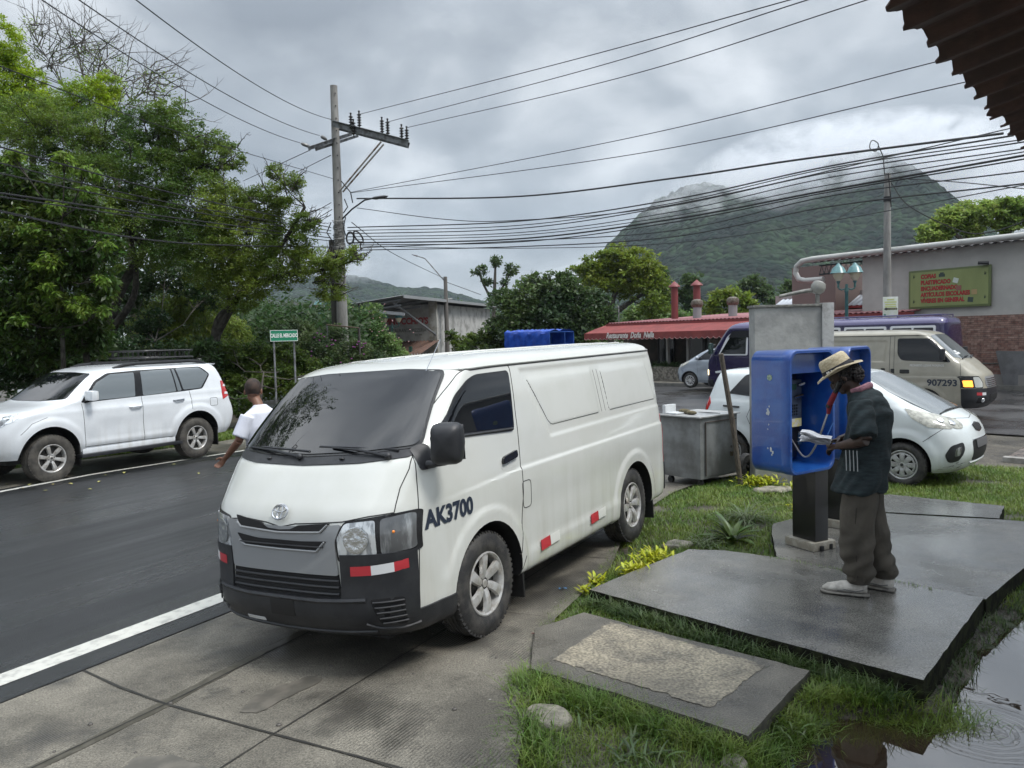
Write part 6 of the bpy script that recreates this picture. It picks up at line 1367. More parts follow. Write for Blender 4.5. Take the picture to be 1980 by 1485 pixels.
# ================================================================ poles and lamps
concp = pm('pole_concrete', (.27, .265, .25), .75, col2=(.16, .155, .145), vs=5, lo=.35, hi=.7, bump=.004, bs=30, scale=(1, 1, .25))
galvm = pm('galvanised_arm', (.25, .26, .27), .45, .4, col2=(.12, .12, .12), vs=6)
insm = pm('porcelain', (.02, .016, .015), .2, coat=.6)
wirem = pm('wire_black', (.010, .010, .011), .5)
def upole():
    Y = 24.0; base = atY(667, 700, Y); top = atY(643, 166, Y); X = (base.x+top.x)/2; P = lambda x, y, dY=0: atY(x, y, Y+dY)
    t = thing('utility_pole', 'tall round concrete utility pole with steel crossarms and insulators', 'utility pole', (X, Y, -.3)); O = V((X, Y, -.3)); L_ = lambda p: p-O
    H = top.z+.3
    b = B(); b.tube([(0, 0, 0), (0, 0, H*.5), (0, 0, H)], [.185, .145, .105], 20); b.build('pole', concp, t, smooth=True)
    h = B()
    for k in range(14): z = H-.25-.36*k; h.tube([(.06, -.095-.002*k, z), (.06, -.13-.002*k, z)], .016, 6)
    h.build('bolt_hole', darkm, t)
    def beam(a, c, w, hh, m, nm, par=t):
        a, c = L_(a), L_(c); d = (c-a); b = B(); x = d.normalized(); up = V((0, 0, 1)); y = x.cross(up).normalized(); z = y.cross(x)
        Mx = frame((a+c)/2, x, y, z)
        b.box((0, 0, 0), (d.length, w, .012), M=Mx @ Matrix.Translation((0, 0, hh/2))); b.box((0, 0, 0), (d.length, .012, hh), M=Mx @ Matrix.Translation((0, -w/2, 0)))
        b.v = [tuple(V(q)) for q in b.v]; return b.build(nm, m, par)
    def pos(x, y, dY=0): return P(x, y, dY)
    A0, A1 = P(640, 238, -.2), P(787, 276, -.9)
    beam(A0, A1, .12, .16, galvm, 'crossarm'); beam(A0+V((0, .3, 0)), A1+V((0, .3, 0)), .12, .16, galvm, 'crossarm')
    beam(P(598, 287, -.9), P(683, 258, .5), .10, .10, galvm, 'crossarm'); beam(P(612, 289, -.6), P(695, 262, .8), .10, .08, galvm, 'crossarm')
    for (x, y) in ((684, 262), (695, 246), (739, 258), (750, 261), (777, 272), (787, 276), (679, 250)):
        a = L_(P(x, y, -.4)); i_ = B(); n = 5; prof = [(.012, -.05), (.015, 0)]
        for k in range(n): z = .03+k*.075; prof += [(.028, z), (.062, z+.012), (.066, z+.028), (.030, z+.045)]
        prof += [(.02, .42), (.03, .44), (.03, .47), (0, .48)]
        i_.lathe(prof, Matrix.Translation(a), 14); i_.build('insulator', insm, t, smooth=True)
    for (x0, y0, x1, y1) in ((783-60, 0, 0, 0),): pass
    for dx in (0, 5): a, c = L_(P(658+dx, 368+dx*.6, -.1)), L_(P(737+dx, 274+dx, -.7)); B().tube([a, c], .028, 5).build('brace', pm('rusty_white', (.42, .40, .37), .6, col2=(.20, .11, .06), vs=5, lo=.5, hi=.65), t)
    for (x0, y0, x1, y1) in ((600, 284, 582, 277), (632, 270, 620, 263)):
        a, c = L_(P(x0, y0, -.7)), L_(P(x1, y1, -.8)); B().tube([a, a.lerp(c, .3), a.lerp(c, .8), c], [.03, .05, .05, .02], 10).build('strain_insulator', pm('grey_porcelain', (.16, .16, .16), .3), t, smooth=True)
    # street light
    lt = B(); lt.tube([L_(P(660, 425)), L_(P(680, 405, -.3)), L_(P(705, 387, -.8)), L_(P(722, 383, -1.0))], .024, 8); lt.build('lamp_arm', pm('lamp_arm_dark', (.04, .04, .045), .5), t, smooth=True)
    a, c = L_(P(720, 384, -1.0)), L_(P(750, 379, -1.3)); B().tube([a, a.lerp(c, .2), a.lerp(c, .8), c], [.05, .10, .09, .02], 10, sq=.45).build('street_light', pm('lamp_head_grey', (.10, .10, .11), .4), t, smooth=True)
    # coils of cable and straps round the shaft
    def coil(x, y, rx, ry, tilt, nm='cable_coil'):
        c = L_(P(x, y, -.3)); b = B(); pts = []
        for k in range(97): a = 2*pi*k/24; r = 1+.03*sin(k*.37); q = V((rx*cos(a)*r, .02*sin(k*.6), ry*sin(a)*r)); q = Matrix.Rotation(tilt, 3, 'Y') @ q; pts.append(c+q)
        b.tube(pts, .022, 6); return b.build(nm, wirem, t, smooth=True)
    coil(677, 460, .105, .17, .1); coil(693, 458, .09, .20, -.6); coil(637, 490, .06, .22, .35)
    s_ = B()
    for k in range(26):
        z = L_(P(655, 428+k*2.6)).z; r = .155+.03*random.random(); s_.tube([(r*cos(2*pi*q/14), r*sin(2*pi*q/14), z+.02*sin(q+k)) for q in range(15)], .010, 4)
    s_.build('steel_strap', pm('strap_grey', (.15, .15, .14), .5, col2=(.4, .4, .38), vs=20), t, smooth=True)
    cb = B()
    for (p, q, r) in (((666, 385), (672, 400), (664, 412)), ((668, 420), (664, 440), (668, 455)), ((640, 430), (632, 450), (645, 470)), ((660, 350), (678, 372), (682, 392))):
        cb.tube([L_(P(*p, -.25)), L_(P(*q, -.35)), L_(P(*r, -.25))], .018, 5)
    cb.build('cable', wirem, t, smooth=True)
    # dark service conduit strapped behind the pole
    B().tube([(-.26, .2, 0), (-.25, .2, 5.2)], .11, 10).build('conduit', pm('conduit_dark', (.06, .058, .05), .7), t, smooth=True)
upole()
def rpole():
    Y = 26.0; P = atY(1716, 335, Y)
    t = thing('utility_pole', 'shorter smooth concrete pole in front of the wall with the green sign board', 'utility pole', (P.x, Y, -.25)); H = P.z+.25
    B().tube([(0, 0, 0), (0, 0, H)], [.15, .095], 18).build('pole', concp, t, smooth=True)
    B().tube([(-.02, -.1, H-.02), (.0, -.16, H-.5), (.06, -.13, H-1.1)], .018, 6).build('cable', wirem, t, smooth=True)
    B().tube([(0, 0, H-.9), (0, 0, H-.75)], .125, 14).build('strap', wirem, t, smooth=True)
    lp = B(); c = atY(1690, 282, Y)-V((P.x, Y, -.25)); lp.tube([c+V((.14*cos(a)*1.0, 0, .17*sin(a)+.02*cos(3*a))) for a in np.linspace(0, 2*pi, 20)]+[c+V((.14, 0, 0)), c+V((.30, 0, -.35)), c+V((.34, 0, -.9)), V((0, -.1, H-.1))], .016, 5); lp.build('cable_loop', wirem, t, smooth=True)
    s = thing('pole_sign', 'small white notice with a black left-pointing arrow on the pole before the grey wall', 'sign', (P.x+.03, Y-.17, atY(1720, 594, Y).z), R(-12))
    B().box((.0, 0, 0), (.46, .02, .66)).build('board', pm('notice_white', (.62, .64, .62), .5, col2=(.56, .60, .50), vs=5), s, bevel=.01)
    ym = pm('faded_yellow', (.50, .55, .22), .5)
    for k, (w_, z) in enumerate(((.22, .24), (.36, .16), (.32, .08), (.34, .01))): B().box((0, -.012, z), (w_, .003, .045)).build('lettering', ym, s)
    ar = B(); ar.add([(-.20, -.014, -.06), (-.12, -.014, -.005), (-.12, -.014, -.03), (.20, -.014, -.03), (.20, -.014, -.09), (-.12, -.014, -.09), (-.12, -.014, -.115)], [(0, 1, 2, 5, 6), (2, 3, 4, 5)]); ar.build('arrow', pm('ink_black', (.02, .02, .02), .5), s)
    me = text_mesh('¡ a continuar!', .055); me.transform(frame((.05, -.017, -.06), (1, 0, 0), (0, 0, 1), (0, -1, 0))); mkobj('lettering', me, pm('notice_yellow', (.6, .6, .3), .5), s, False)
    B().lathe([(0, 0), (.035, 0), (.035, .003)], frame((-.17, -.012, -.25), (1, 0, 0), (0, 0, 1), (0, -1, 0)), 16).build('seal', pm('seal_green', (.05, .22, .15), .5), s)
rpole()
def mpole():
    Y = 48.; P = atY(861, 535, Y); t = thing('street_lamp', 'thin distant wooden pole with a bent street light arm near the pizza restaurant', 'street lamp', (P.x, Y, -.4))
    H = P.z+.4; B().tube([(0, 0, 0), (0, 0, H)], [.15, .11], 12).build('pole', pm('pole_wood', (.13, .12, .11), .8), t, smooth=True)
    a = atY(861, 545, Y)-V((P.x, Y, -.4)); b = atY(822, 500, Y)-V((P.x, Y, -.4)); c = atY(810, 496, Y)-V((P.x, Y, -.4)); d = atY(796, 492, Y)-V((P.x, Y, -.4))
    B().tube([a, b, c], .035, 8).build('arm', galvm, t, smooth=True); B().tube([c, c.lerp(d, .3), d], [.05, .13, .04], 8, sq=.4).build('lamp_head', MT['lamp_head_grey'], t, smooth=True)
mpole()
green = pm('lamp_green_paint', (.03, .10, .09), .35, col2=(.05, .14, .13), vs=8)
gcap = pm('lamp_cap_green', (.06, .16, .17), .3, col2=(.10, .22, .23), vs=6)
glob = pm('frosted_globe', (.50, .45, .30), .25, coat=.5)
def lantern(x, y, Y, s, label, tw, rz=0):
    P = atY(x, y, Y); zb = -.3; t = thing('ornamental_lamp', label, 'street lamp', (P.x, Y, zb), rz, 'green twin-lantern lamp posts'); H = P.z-zb-.75*s
    B().lathe([(.11*s, 0), (.11*s, .3), (.06*s, .4), (.05*s, H-.15), (.07*s, H-.12), (.05*s, H-.05), (.04*s, H+.1)], None, 14).build('post', green, t, smooth=True)
    B().tube([(-tw, 0, H-.02), (-tw*.6, 0, H-.07), (0, 0, H-.02), (tw*.6, 0, H-.07), (tw, 0, H-.02)], .025*s, 8).build('bracket', green, t, smooth=True)
    for q in (-tw, tw):
        h = B().lathe([(.035*s, 0), (.03*s, .12*s), (.06*s, .16*s), (.05*s, .22*s)], Matrix.Translation((q, 0, H)), 14).build('lantern', green, t, smooth=True)
        B().lathe([(.07*s, .20*s), (.13*s, .30*s), (.17*s, .40*s), (.17*s, .46*s)], Matrix.Translation((q, 0, H)), 16).build('globe', glob, h, smooth=True)
        B().lathe([(.25*s, .44*s), (.22*s, .48*s), (.17*s, .60*s), (.07*s, .68*s), (.03*s, .74*s), (0, .75*s)], Matrix.Translation((q, 0, H)), 16).build('cap', gcap, h, smooth=True)
lantern(1637, 508, 24.5, 1.0, 'green double lantern lamp post between the pillar and the wall with the sign board', .24, R(-10))
lantern(757, 604, 44, 1.0, 'green double lantern lamp post in front of the pizza restaurant', .38)
lantern(624, 579, 38, .8, 'green lantern lamp post mostly hidden by leaves left of the tall pole', .25)
def street_sign():
    Y = 19.2; O = atY(549, 649, Y); t = thing('street_sign', 'green street name plate on two thin metal posts reading CALLE EL MERCADO', 'street sign', (O.x, Y, -.3), R(30))
    sg = pm('sign_green', (.01, .19, .10), .4); z = O.z+.3
    B().box((0, 0, z), (.66, .02, .27)).build('plate', sg, t)
    b = B()
    for s_ in (-1, 1): b.box((0, -.013, z+s_*.128), (.66, .004, .010)); b.box((s_*.322, -.013, z), (.010, .004, .262))
    b.build('border', pm('sign_white', (.7, .72, .7), .5), t)
    me = text_mesh('CALLE EL MERCADO', .125, .004, sx=.56); me.transform(frame((0, -.014, z), (1, 0, 0), (0, 0, 1), (0, -1, 0))); mkobj('lettering', me, MT['sign_white'], t, False)
    for x in (-.24, .24): B().tube([(x, .02, 0), (x, .02, z+.1)], .024, 8).build('post', galvm, t, smooth=True)
street_sign()
def frame_sign():
    Y = 23.; a = atY(632, 628, Y); c = atY(694, 634, Y-.6); t = thing('goal_frame', 'empty metal sign frame on two thin posts beside the tall utility pole', 'sign frame', (a.x, a.y, -.3))
    O = V((a.x, a.y, -.3)); B().tube([V((0, 0, 0)), a-O], .028, 8).build('post', galvm, t, smooth=True); q = V((c.x, c.y, -.3))-O; B().tube([q, c-O], .034, 8).build('post', pm('post_dark', (.05, .045, .04), .6), t, smooth=True)
    B().tube([a-O, c-O], .02, 6).build('crossbar', pm('rust_bar', (.12, .08, .06), .6), t, smooth=True)
frame_sign()

# ================================================================ overhead wires
NW = [0]
def wire(pts, r, label, group, n=40, sag=0., name='overhead_wire'):
    """pts: (px, py, Y) control points, smoothly joined"""
    c = [tuple(atY(*p)) for p in pts]
    q = catmull(c, n) if len(c) > 2 else np.array([np.array(c[0])*(1-f)+np.array(c[1])*f for f in np.linspace(0, 1, n)])
    if sag: q[:, 2] -= sag*4*np.linspace(0, 1, n)*(1-np.linspace(0, 1, n))
    NW[0] += 1
    return tag(B().tube(q, r, 5).build(name, wirem, smooth=True), label, 'wire', group)
gP = 'power lines leaving the tall pole'; ORD = ['uppermost', 'second', 'third', 'fourth', 'fifth', 'sixth', 'seventh', 'eighth', 'ninth', 'tenth', 'eleventh', 'twelfth', 'thirteenth']
for k, (a, b) in enumerate((((641, 231), (230, -26)), ((618, 262), (110, -30)), ((580, 276), (30, -35)))):
    wire([(*a, 24), (*b, 10)], .009, f'{ORD[k]} of three thin power lines rising from the tall pole to the top left', gP, sag=.25)
for k, (a, m, b) in enumerate((((695, 221), (1100, 118), (1570, -12)), ((745, 237), (1150, 130), (1580, -6)), ((786, 247), (1200, 150), (1720, -14)))):
    wire([(*a, 23.4), (*m, 16), (*b, 11)], .009, f'{ORD[k]} of three thin power lines rising from the insulators to the top right', gP)
for k, (a, m, b) in enumerate((((678, 372), (1240, 262), (1840, 112)), ((678, 373), (1240, 296), (1870, 158)))):
    wire([(*a, 24), (*m, 17), (*b, 12)], .009, f'{"upper" if k == 0 else "lower"} of two lines running from below the crossarm to the roof edge', gP)
RG = [((690, 384), (1000, 380), (1300, 345), (1550, 308), (1940, 258), .022), ((672, 440), (1000, 428), (1300, 386), (1600, 322), (1960, 262), .016), ((672, 446), (1000, 436), (1300, 393), (1600, 326), (1990, 268), .011),
      ((672, 452), (1000, 442), (1300, 398), (1600, 334), (1990, 273), .013), ((672, 458), (1000, 450), (1300, 410), (1600, 344), (1990, 286), .011), ((672, 464), (1000, 455), (1300, 418), (1600, 358), (1990, 292), .010),
      ((672, 470), (1000, 462), (1300, 424), (1600, 368), (1990, 299), .020), ((672, 474), (1000, 468), (1300, 430), (1600, 372), (1990, 306), .013), ((676, 480), (1000, 466), (1300, 446), (1600, 380), (1990, 330), .012),
      ((676, 484), (1000, 477), (1300, 458), (1600, 400), (1990, 354), .014), ((700, 476), (1000, 480), (1300, 470), (1600, 428), (1990, 356), .009), ((690, 402), (860, 424), (1000, 426), (1300, 396), (1990, 240), .010)]
for k, q in enumerate(RG):
    wire([(*q[0], 24), (*q[1], 21), (*q[2], 18.5), (*q[3], 16), (*q[4], 13)], q[5], f'{ORD[k]} black cable of the bundle crossing in front of the big mountain', 'black cables crossing to the right', n=60)
LG = [((645, 346), (330, 250), (0, 112), .008), ((640, 440), (330, 372), (0, 281), .013), ((640, 446), (330, 392), (0, 316), .011), ((640, 452), (330, 402), (0, 340), .011), ((640, 460), (330, 420), (0, 386), .014), ((640, 466), (330, 428), (0, 392), .011), ((640, 478), (330, 468), (0, 414), .016)]
for k, q in enumerate(LG):
    wire([(*q[0], 24), (*q[1], 15.5), (q[2][0]-120, q[2][1]-30, 9.5)], q[3], f'{ORD[k]} cable running from the tall pole past the trees to the left edge', 'cables passing in front of the trees', n=50)
for k, q in enumerate((((600, 290), (470, 350)), ((640, 300), (560, 340)), ((640, 392), (555, 440)), ((642, 405), (470, 510)), ((640, 415), (500, 500)))):
    wire([(*q[0], 24.2), (*q[1], 34)], .012, f'{ORD[k]} cable going back from the tall pole behind the leaves', 'cables going back from the pole')
wire([(680, 430, 24), (760, 490, 34), (862, 540, 48)], .014, 'thin cable sagging from the tall pole down to the distant street lamp', gP)
wire([(862, 545, 48), (930, 570, 60)], .02, 'far end of the cable beyond the distant street lamp', gP)
wire([(1722, 352, 26), (1760, 400, 25.5), (1860, 447, 25), (1920, 448, 24), (1990, 424, 23)], .018, 'black cable drooping from the shorter pole over the roof of the grey wall', 'cables at the shorter pole')
wire([(1722, 344, 26), (1850, 352, 24), (1990, 366, 22)], .014, 'nearly level cable from the shorter pole to the right edge', 'cables at the shorter pole')
wire([(1714, 372, 26), (1640, 410, 30), (1560, 470, 36)], .012, 'thin stay wire from the shorter pole down towards the trees', 'cables at the shorter pole')
# ================================================================ people
skin = pm('dark_skin', (.034, .017, .011), .45, col2=(.048, .024, .016), vs=18, bump=.0006, bs=220)
skin2 = pm('brown_skin', (.16, .075, .045), .5, col2=(.19, .09, .055), vs=16)
def fuse(b, voxel, name, m, parent, folds=None, smooth=4, label=None):
    me = b.mesh('f'); o = bpy.data.objects.new('f', me); C.objects.link(o)
    r = o.modifiers.new('r', 'REMESH'); r.mode = 'VOXEL'; r.voxel_size = voxel; r.use_smooth_shade = True
    s = o.modifiers.new('s', 'SMOOTH'); s.iterations = smooth; s.factor = .5
    dg = bpy.context.evaluated_depsgraph_get(); dg.update(); me2 = bpy.data.meshes.new_from_object(o.evaluated_get(dg)); bpy.data.objects.remove(o)
    if folds:
        n = len(me2.vertices); co = np.empty(n*3, np.float32); me2.vertices.foreach_get('co', co); co = co.reshape(-1, 3); no = np.empty(n*3, np.float32); me2.vertices.foreach_get('normal', no); no = no.reshape(-1, 3)
        co = co+no*folds(co)[:, None]; me2.vertices.foreach_set('co', co.ravel().astype(np.float32)); me2.update()
    me2.name = name; return mkobj(name, me2, m, parent, True)
def oval(b, secs, n=20, mi=0):
    """closed loft through oval sections: (centre, x-axis vector, y-axis vector)"""
    vs = []
    for c, ax, ay in secs:
        c, ax, ay = V(c), V(ax), V(ay)
        for k in range(n): a = 2*pi*k/n; vs.append(c+ax*cos(a)+ay*sin(a))
    m = len(secs); fs = [(i*n+k, i*n+(k+1) % n, (i+1)*n+(k+1) % n, (i+1)*n+k) for i in range(m-1) for k in range(n)]+[tuple(range(n))[::-1], tuple((m-1)*n+k for k in range(n))]
    b.add(vs, fs, mi)
def head(b, c, pitch, yaw=0, s=1.0):
    M = Matrix.Translation(c) @ Matrix.Rotation(yaw, 4, 'Z') @ Matrix.Rotation(pitch, 4, 'Y') @ Matrix.Scale(s, 4)
    b.sphere((0, 0, 0), 1, 24, 18, M=Matrix()) if False else None
    def sp(p, r, n=16, m=12):
        o = len(b.v); q = B().sphere((0, 0, 0), r, n, m); b.add([M @ (V(v)+V(p)) for v in q.v], q.f)
    sp((-.012, 0, .028), (.098, .076, .088), 24, 16); sp((.022, 0, -.045), (.068, .060, .072), 20, 14); sp((.055, 0, -.088), (.030, .030, .022))     # skull, jaw, chin
    sp((.090, 0, -.012), (.018, .013, .020)); sp((.098, 0, -.030), (.016, .018, .012)); sp((.074, 0, -.064), (.020, .028, .010)); sp((.072, 0, -.050), (.016, .024, .008))
    for y in (-1, 1): sp((.062, y*.034, .012), (.020, .020, .010)); sp((-.004, y*.080, -.012), (.016, .010, .030)); sp((.045, y*.045, -.025), (.03, .02, .02))
    return M
def hand(b, M, side=1, curl=(.5, .6, .7, .8), s=1.0):
    """palm along +x, thumb towards +y*side, palm facing -z"""
    T = lambda p: M @ (V(p)*s)
    oval(b, [(T((0, 0, 0)), M.to_3x3() @ V((0, .026*s, 0)), M.to_3x3() @ V((0, 0, .016*s))), (T((.04, 0, 0)), M.to_3x3() @ V((0, .038*s, 0)), M.to_3x3() @ V((0, 0, .014*s))), (T((.085, 0, 0)), M.to_3x3() @ V((0, .040*s, 0)), M.to_3x3() @ V((0, 0, .012*s)))], 14)
    for k, (y, l, r) in enumerate(((.030, .070, .0085), (.010, .080, .009), (-.011, .074, .0085), (-.030, .058, .0075))):
        y *= side; a = curl[k]; p = V((.078, y, 0)); pts = [p]; an = 0
        for f in (.45, .32, .26): an += a; p = p+V((cos(an), .05*y/.03*side*0, -sin(an)))*l*f; pts.append(p)
        b.tube([T(q) for q in pts], [r*s*1.15, r*s*1.05, r*s, r*s*.75], 8)
    b.tube([T((.015, side*.026, -.004)), T((.045, side*.052, -.014)), T((.068, side*.058, -.028)), T((.086, side*.050, -.036))], [.013*s, .0115*s, .010*s, .007*s], 8)
def shoe(par, c, yaw, m, ms, L_=.28, label='shoe'):
    M = Matrix.Translation(c) @ Matrix.Rotation(yaw, 4, 'Z'); b = B()
    R3 = M.to_3x3(); secs = []
    for x, w, h0, h1 in ((-.092, .022, .03, .10), (-.08, .038, .02, .120), (-.03, .045, .02, .118), (.02, .046, .02, .105), (.07, .050, .02, .098), (.12, .052, .02, .084), (.17, .044, .022, .070), (.20, .020, .028, .046)):
        secs.append((M @ V((x, 0, (h0+h1)/2)), R3 @ V((0, w, 0)), R3 @ V((0, 0, (h1-h0)/2))))
    oval(b, secs, 18); o = b.build(label, m, par, smooth=True, ang=60)
    s = B(); secs = []
    for x, w in ((-.108, .026), (-.09, .044), (-.03, .048), (.05, .051), (.12, .055), (.175, .047), (.213, .020)): secs.append((M @ V((x, 0, .016)), R3 @ V((0, w, 0)), R3 @ V((0, 0, .017))))
    oval(s, secs, 18); s.build('sole', ms, o, smooth=True, ang=60)
    l = B()
    for k in range(4): x = .035+k*.024; l.tube([M @ V((x, y, .088-.30*(x-.02)+.012-abs(y)*.5)) for y in (-.03, 0, .03)], .004, 5)
    l.build('lace', pm('lace_grey', (.3, .3, .3), .7), o, smooth=True)
    t_ = B(); t_.tube([M @ V((-.07, .040, .055)), M @ V((-.02, .044, .04)), M @ V((.05, .047, .048)), M @ V((.10, .048, .035))], .004, 5); t_.tube([M @ V((-.07, -.040, .055)), M @ V((-.02, -.044, .04)), M @ V((.05, -.047, .048)), M @ V((.10, -.048, .035))], .004, 5)
    t_.build('shoe_trim', pm('shoe_grey', (.13, .13, .13), .5), o, smooth=True)
    return o
def man():
    O = V((2.44, 5.55, 0)); yaw = R(150)
    t = B(); 
    # everything is laid out with the man facing +x, his left +y
    b = B(); hc = V((.125, .01, 1.535)); Mh = head(b, hc, R(38), R(8))
    oval(b, [((.02, 0, 1.36), (.05, 0, -.01), (0, .052, 0)), ((.045, 0, 1.43), (.048, 0, -.03), (0, .05, 0)), ((.09, 0, 1.50), (.045, 0, -.03), (0, .048, 0))], 16)          # neck
    oval(b, [((.0, 0, .86), (.10, 0, 0), (0, .15, 0)), ((-.02, 0, 1.05), (.09, 0, 0), (0, .14, 0)), ((-.03, 0, 1.25), (.10, 0, 0), (0, .17, 0)), ((.0, 0, 1.38), (.06, 0, 0), (0, .13, 0))], 18)
    for s in (1, -1):
        sh = V((.0, s*.165, 1.355)); el = V((-.055, s*.25, 1.12)) if s > 0 else V((-.01, -.23, 1.12)); wr = V((.135, s*.135, 1.055)) if s > 0 else V((.16, -.06, 1.075))
        b.tube([sh, sh.lerp(el, .5), el], [.046, .044, .040], 12); b.tube([el, el.lerp(wr, .35), wr], [.040, .040, .026], 12)
        d = (wr-el).normalized()
        x = (d+V((.2, -s*.35, -.02))).normalized(); zz = V((0, s*.55, .83)); y = zz.cross(x).normalized(); z = x.cross(y)
        hand(b, frame(wr, x, y, z), -s, (.45, .5, .55, .6) if s > 0 else (.75, .85, .9, 1.0))
    for s in (1, -1):
        hp = V((0, s*.09, .88)); kn = V((.02 if s > 0 else -.04, s*.10, .48)); an = V(((.0, .085, .09) if s > 0 else (-.14, -.125, .09)))
        b.tube([hp, hp.lerp(kn, .5), kn, kn.lerp(an, .4), an], [.085, .072, .052, .05, .034], 14)
    root = fuse(b, .0055, 'person', skin, None, smooth=3)
    root.matrix_world = Matrix.Translation(O) @ Matrix.Rotation(yaw, 4, 'Z')
    tag(root, 'person in straw hat, dark teal T-shirt and baggy trousers writing papers at the payphone', 'person')
    # face detail
    e = B()
    for y in (-.034, .034): e.sphere(Mh @ V((.078, y, .004)), .010, 10, 8)
    e.build('eyes', pm('eye_dark', (.02, .015, .012), .2), root, smooth=True)
    # hair: curly mass at the back under the hat
    h = B()
    for k in range(330):
        a = random.uniform(-1, 1)*2.0; el_ = random.uniform(-.75, .55); d = V((-cos(a)*cos(el_), sin(a)*cos(el_), sin(el_))); p = Mh @ (V((-.012, 0, .02))+V((d.x*.102, d.y*.080, d.z*.088))); r = random.uniform(.008, .015)
        h.sphere(p, (r, r, r), 6, 4)
    for k in range(260):
        d = V(rng.normal(0, 1, 3)).normalized(); p = Mh @ V((-.075+d.x*.052, d.y*.068, -.02+d.z*.075)); r = random.uniform(.009, .017); h.sphere(p, (r, r, r), 6, 4)
    h.build('hair', pm('black_hair', (.008, .006, .006), .7, bump=.004, bs=120), root, smooth=True)
    # shirt
    s = B()
    oval(s, [((.015, -.0, .735), (.182, 0, .0), (0, .232, 0)), ((.005, 0, .80), (.178, 0, 0), (0, .228, 0)), ((-.02, 0, .95), (.160, 0, 0), (0, .208, 0)), ((-.045, 0, 1.12), (.150, 0, 0), (0, .195, 0)), ((-.055, 0, 1.27), (.145, 0, -.02), (0, .20, 0)), ((-.02, 0, 1.37), (.115, 0, -.04), (0, .18, 0)), ((.015, 0, 1.425), (.075, 0, -.04), (0, .10, 0)), ((.035, 0, 1.45), (.058, 0, -.03), (0, .066, 0))], 26)
    for q in (1, -1):
        sh = V((-.01, q*.165, 1.365)); e_ = V((-.045, q*.258, 1.14)) if q > 0 else V((.0, -.245, 1.14))
        s.tube([sh, sh.lerp(e_, .25), sh.lerp(e_, .6), e_], [.075, .082, .086, .090], 16)
    def fl(co):
        x, y, z = co.T; lo = np.clip((1.3-z)/.5, 0, 1)
        return .007*lo*np.sin(y*38+3*np.sin(z*9)+x*16)+.005*np.sin(z*24+x*15+y*9)*np.clip((1.35-z)*3, .2, 1)+.004*np.sin((z*2+x*3-abs(y)*2)*21)
    tee = pm('teal_heather_shirt', (.005, .011, .014), .85, col2=(.016, .030, .035), vs=16, lo=.3, hi=.75, scale=(1, 1, 4), bump=.0012, bs=190)
    so = fuse(s, .009, 'shirt', tee, root, fl, 6)
    st = B()
    for k in range(4): st.tube([(.0+.024*k, .222-.004*k, .90), (.002+.024*k, .218-.004*k, .97), (.006+.024*k, .212-.004*k, 1.04)], .0035, 5)
    st.build('shirt_stripes', pm('stripe_pale', (.28, .30, .31), .7), so, smooth=True)
    k_ = B(); pts = [(.055+.065*cos(a)-.02, .085*sin(a), 1.452+.02*cos(a)) for a in np.linspace(pi*.35, 2*pi*.83+.0, 14)]
    k_.tube([(.06, .075, 1.435), (.0, .085, 1.45), (-.045, .04, 1.47), (-.05, -.02, 1.47), (-.02, -.075, 1.45)], [.014, .022, .026, .024, .014], 10); k_.build('neck_cloth', pm('faded_pink', (.28, .14, .17), .8, col2=(.18, .08, .11), vs=20, bump=.003, bs=50), root, smooth=True)
    # trousers
    p = B(); oval(p, [((0, 0, .90), (.11, 0, 0), (0, .15, 0)), ((-.005, 0, .84), (.135, 0, 0), (0, .175, 0)), ((-.005, 0, .76), (.140, 0, 0), (0, .182, 0))], 22)
    for q in (1, -1):
        an = V((.005, .087, .10)) if q > 0 else V((-.14, -.125, .10)); hp = V((-.005, q*.085, .84)); kn = V((.025 if q > 0 else -.04, q*.098, .47))
        p.tube([hp, hp.lerp(kn, .5), kn, kn.lerp(an, .45), kn.lerp(an, .8), an+V((0, 0, .05)), an+V((0, 0, .01))], [.122, .120, .114, .108, .100, .084, .072], 20)
    def fp(co):
        x, y, z = co.T; lw = np.clip((.5-z)/.3, 0, 1)
        return .008*np.sin(z*26+4*np.sin(x*14)+y*11)*(.4+lw)+.008*lw*np.sin(z*60+x*30)+.005*np.sin(x*34+z*7+y*20)
    tr = fuse(p, .008, 'trousers', pm('brown_trousers', (.050, .044, .035), .85, col2=(.075, .066, .053), vs=6, bump=.001, bs=150), root, fp, 5)
    for q in (1, -1):
        an = V((.005, .087, .10)) if q > 0 else V((-.14, -.125, .10)); B().tube([an+V((0, 0, .06)), an+V((0, 0, .03)), an-V((0, 0, .005))], [.086, .078, .070], 20).build('cuff', pm('cuff_brown', (.05, .044, .036), .85), tr, smooth=True)
        B().tube([V((.0, q*.205, .78)), V((.01, q*.213, .62)), V((.02, q*.205, .46)), V((.01, q*.19, .28)), V((.005, q*.172, .15))] if q > 0 else [V((.0, -.205, .78)), V((0, -.21, .5))], .0035, 5).build('seam', pm('seam_dark', (.02, .017, .014), .9), tr, smooth=True)
    sm = pm('dirty_white_shoe', (.52, .50, .46), .6, col2=(.34, .32, .29), vs=16, bump=.002, bs=60); ss = pm('shoe_sole', (.20, .19, .17), .6, col2=(.08, .075, .07), vs=14)
    shoe(root, (.045, .092, 0), R(4), sm, ss); shoe(root, (-.105, -.125, 0), R(-14), sm, ss)
    # wrist band
    wr = V((.115, .145, 1.060)); B().tube([wr+V((.0, .027*cos(a), .027*sin(a))) for a in np.linspace(0, 2*pi, 14)], .004, 5).build('wristband', blackg, root, smooth=True)
    Wm = Matrix.Translation(O) @ Matrix.Rotation(yaw, 4, 'Z')
    # hat
    hm = Wm @ Mh @ Matrix.Translation((-.008, 0, .055)) @ Matrix.Rotation(R(-8), 4, 'Y')
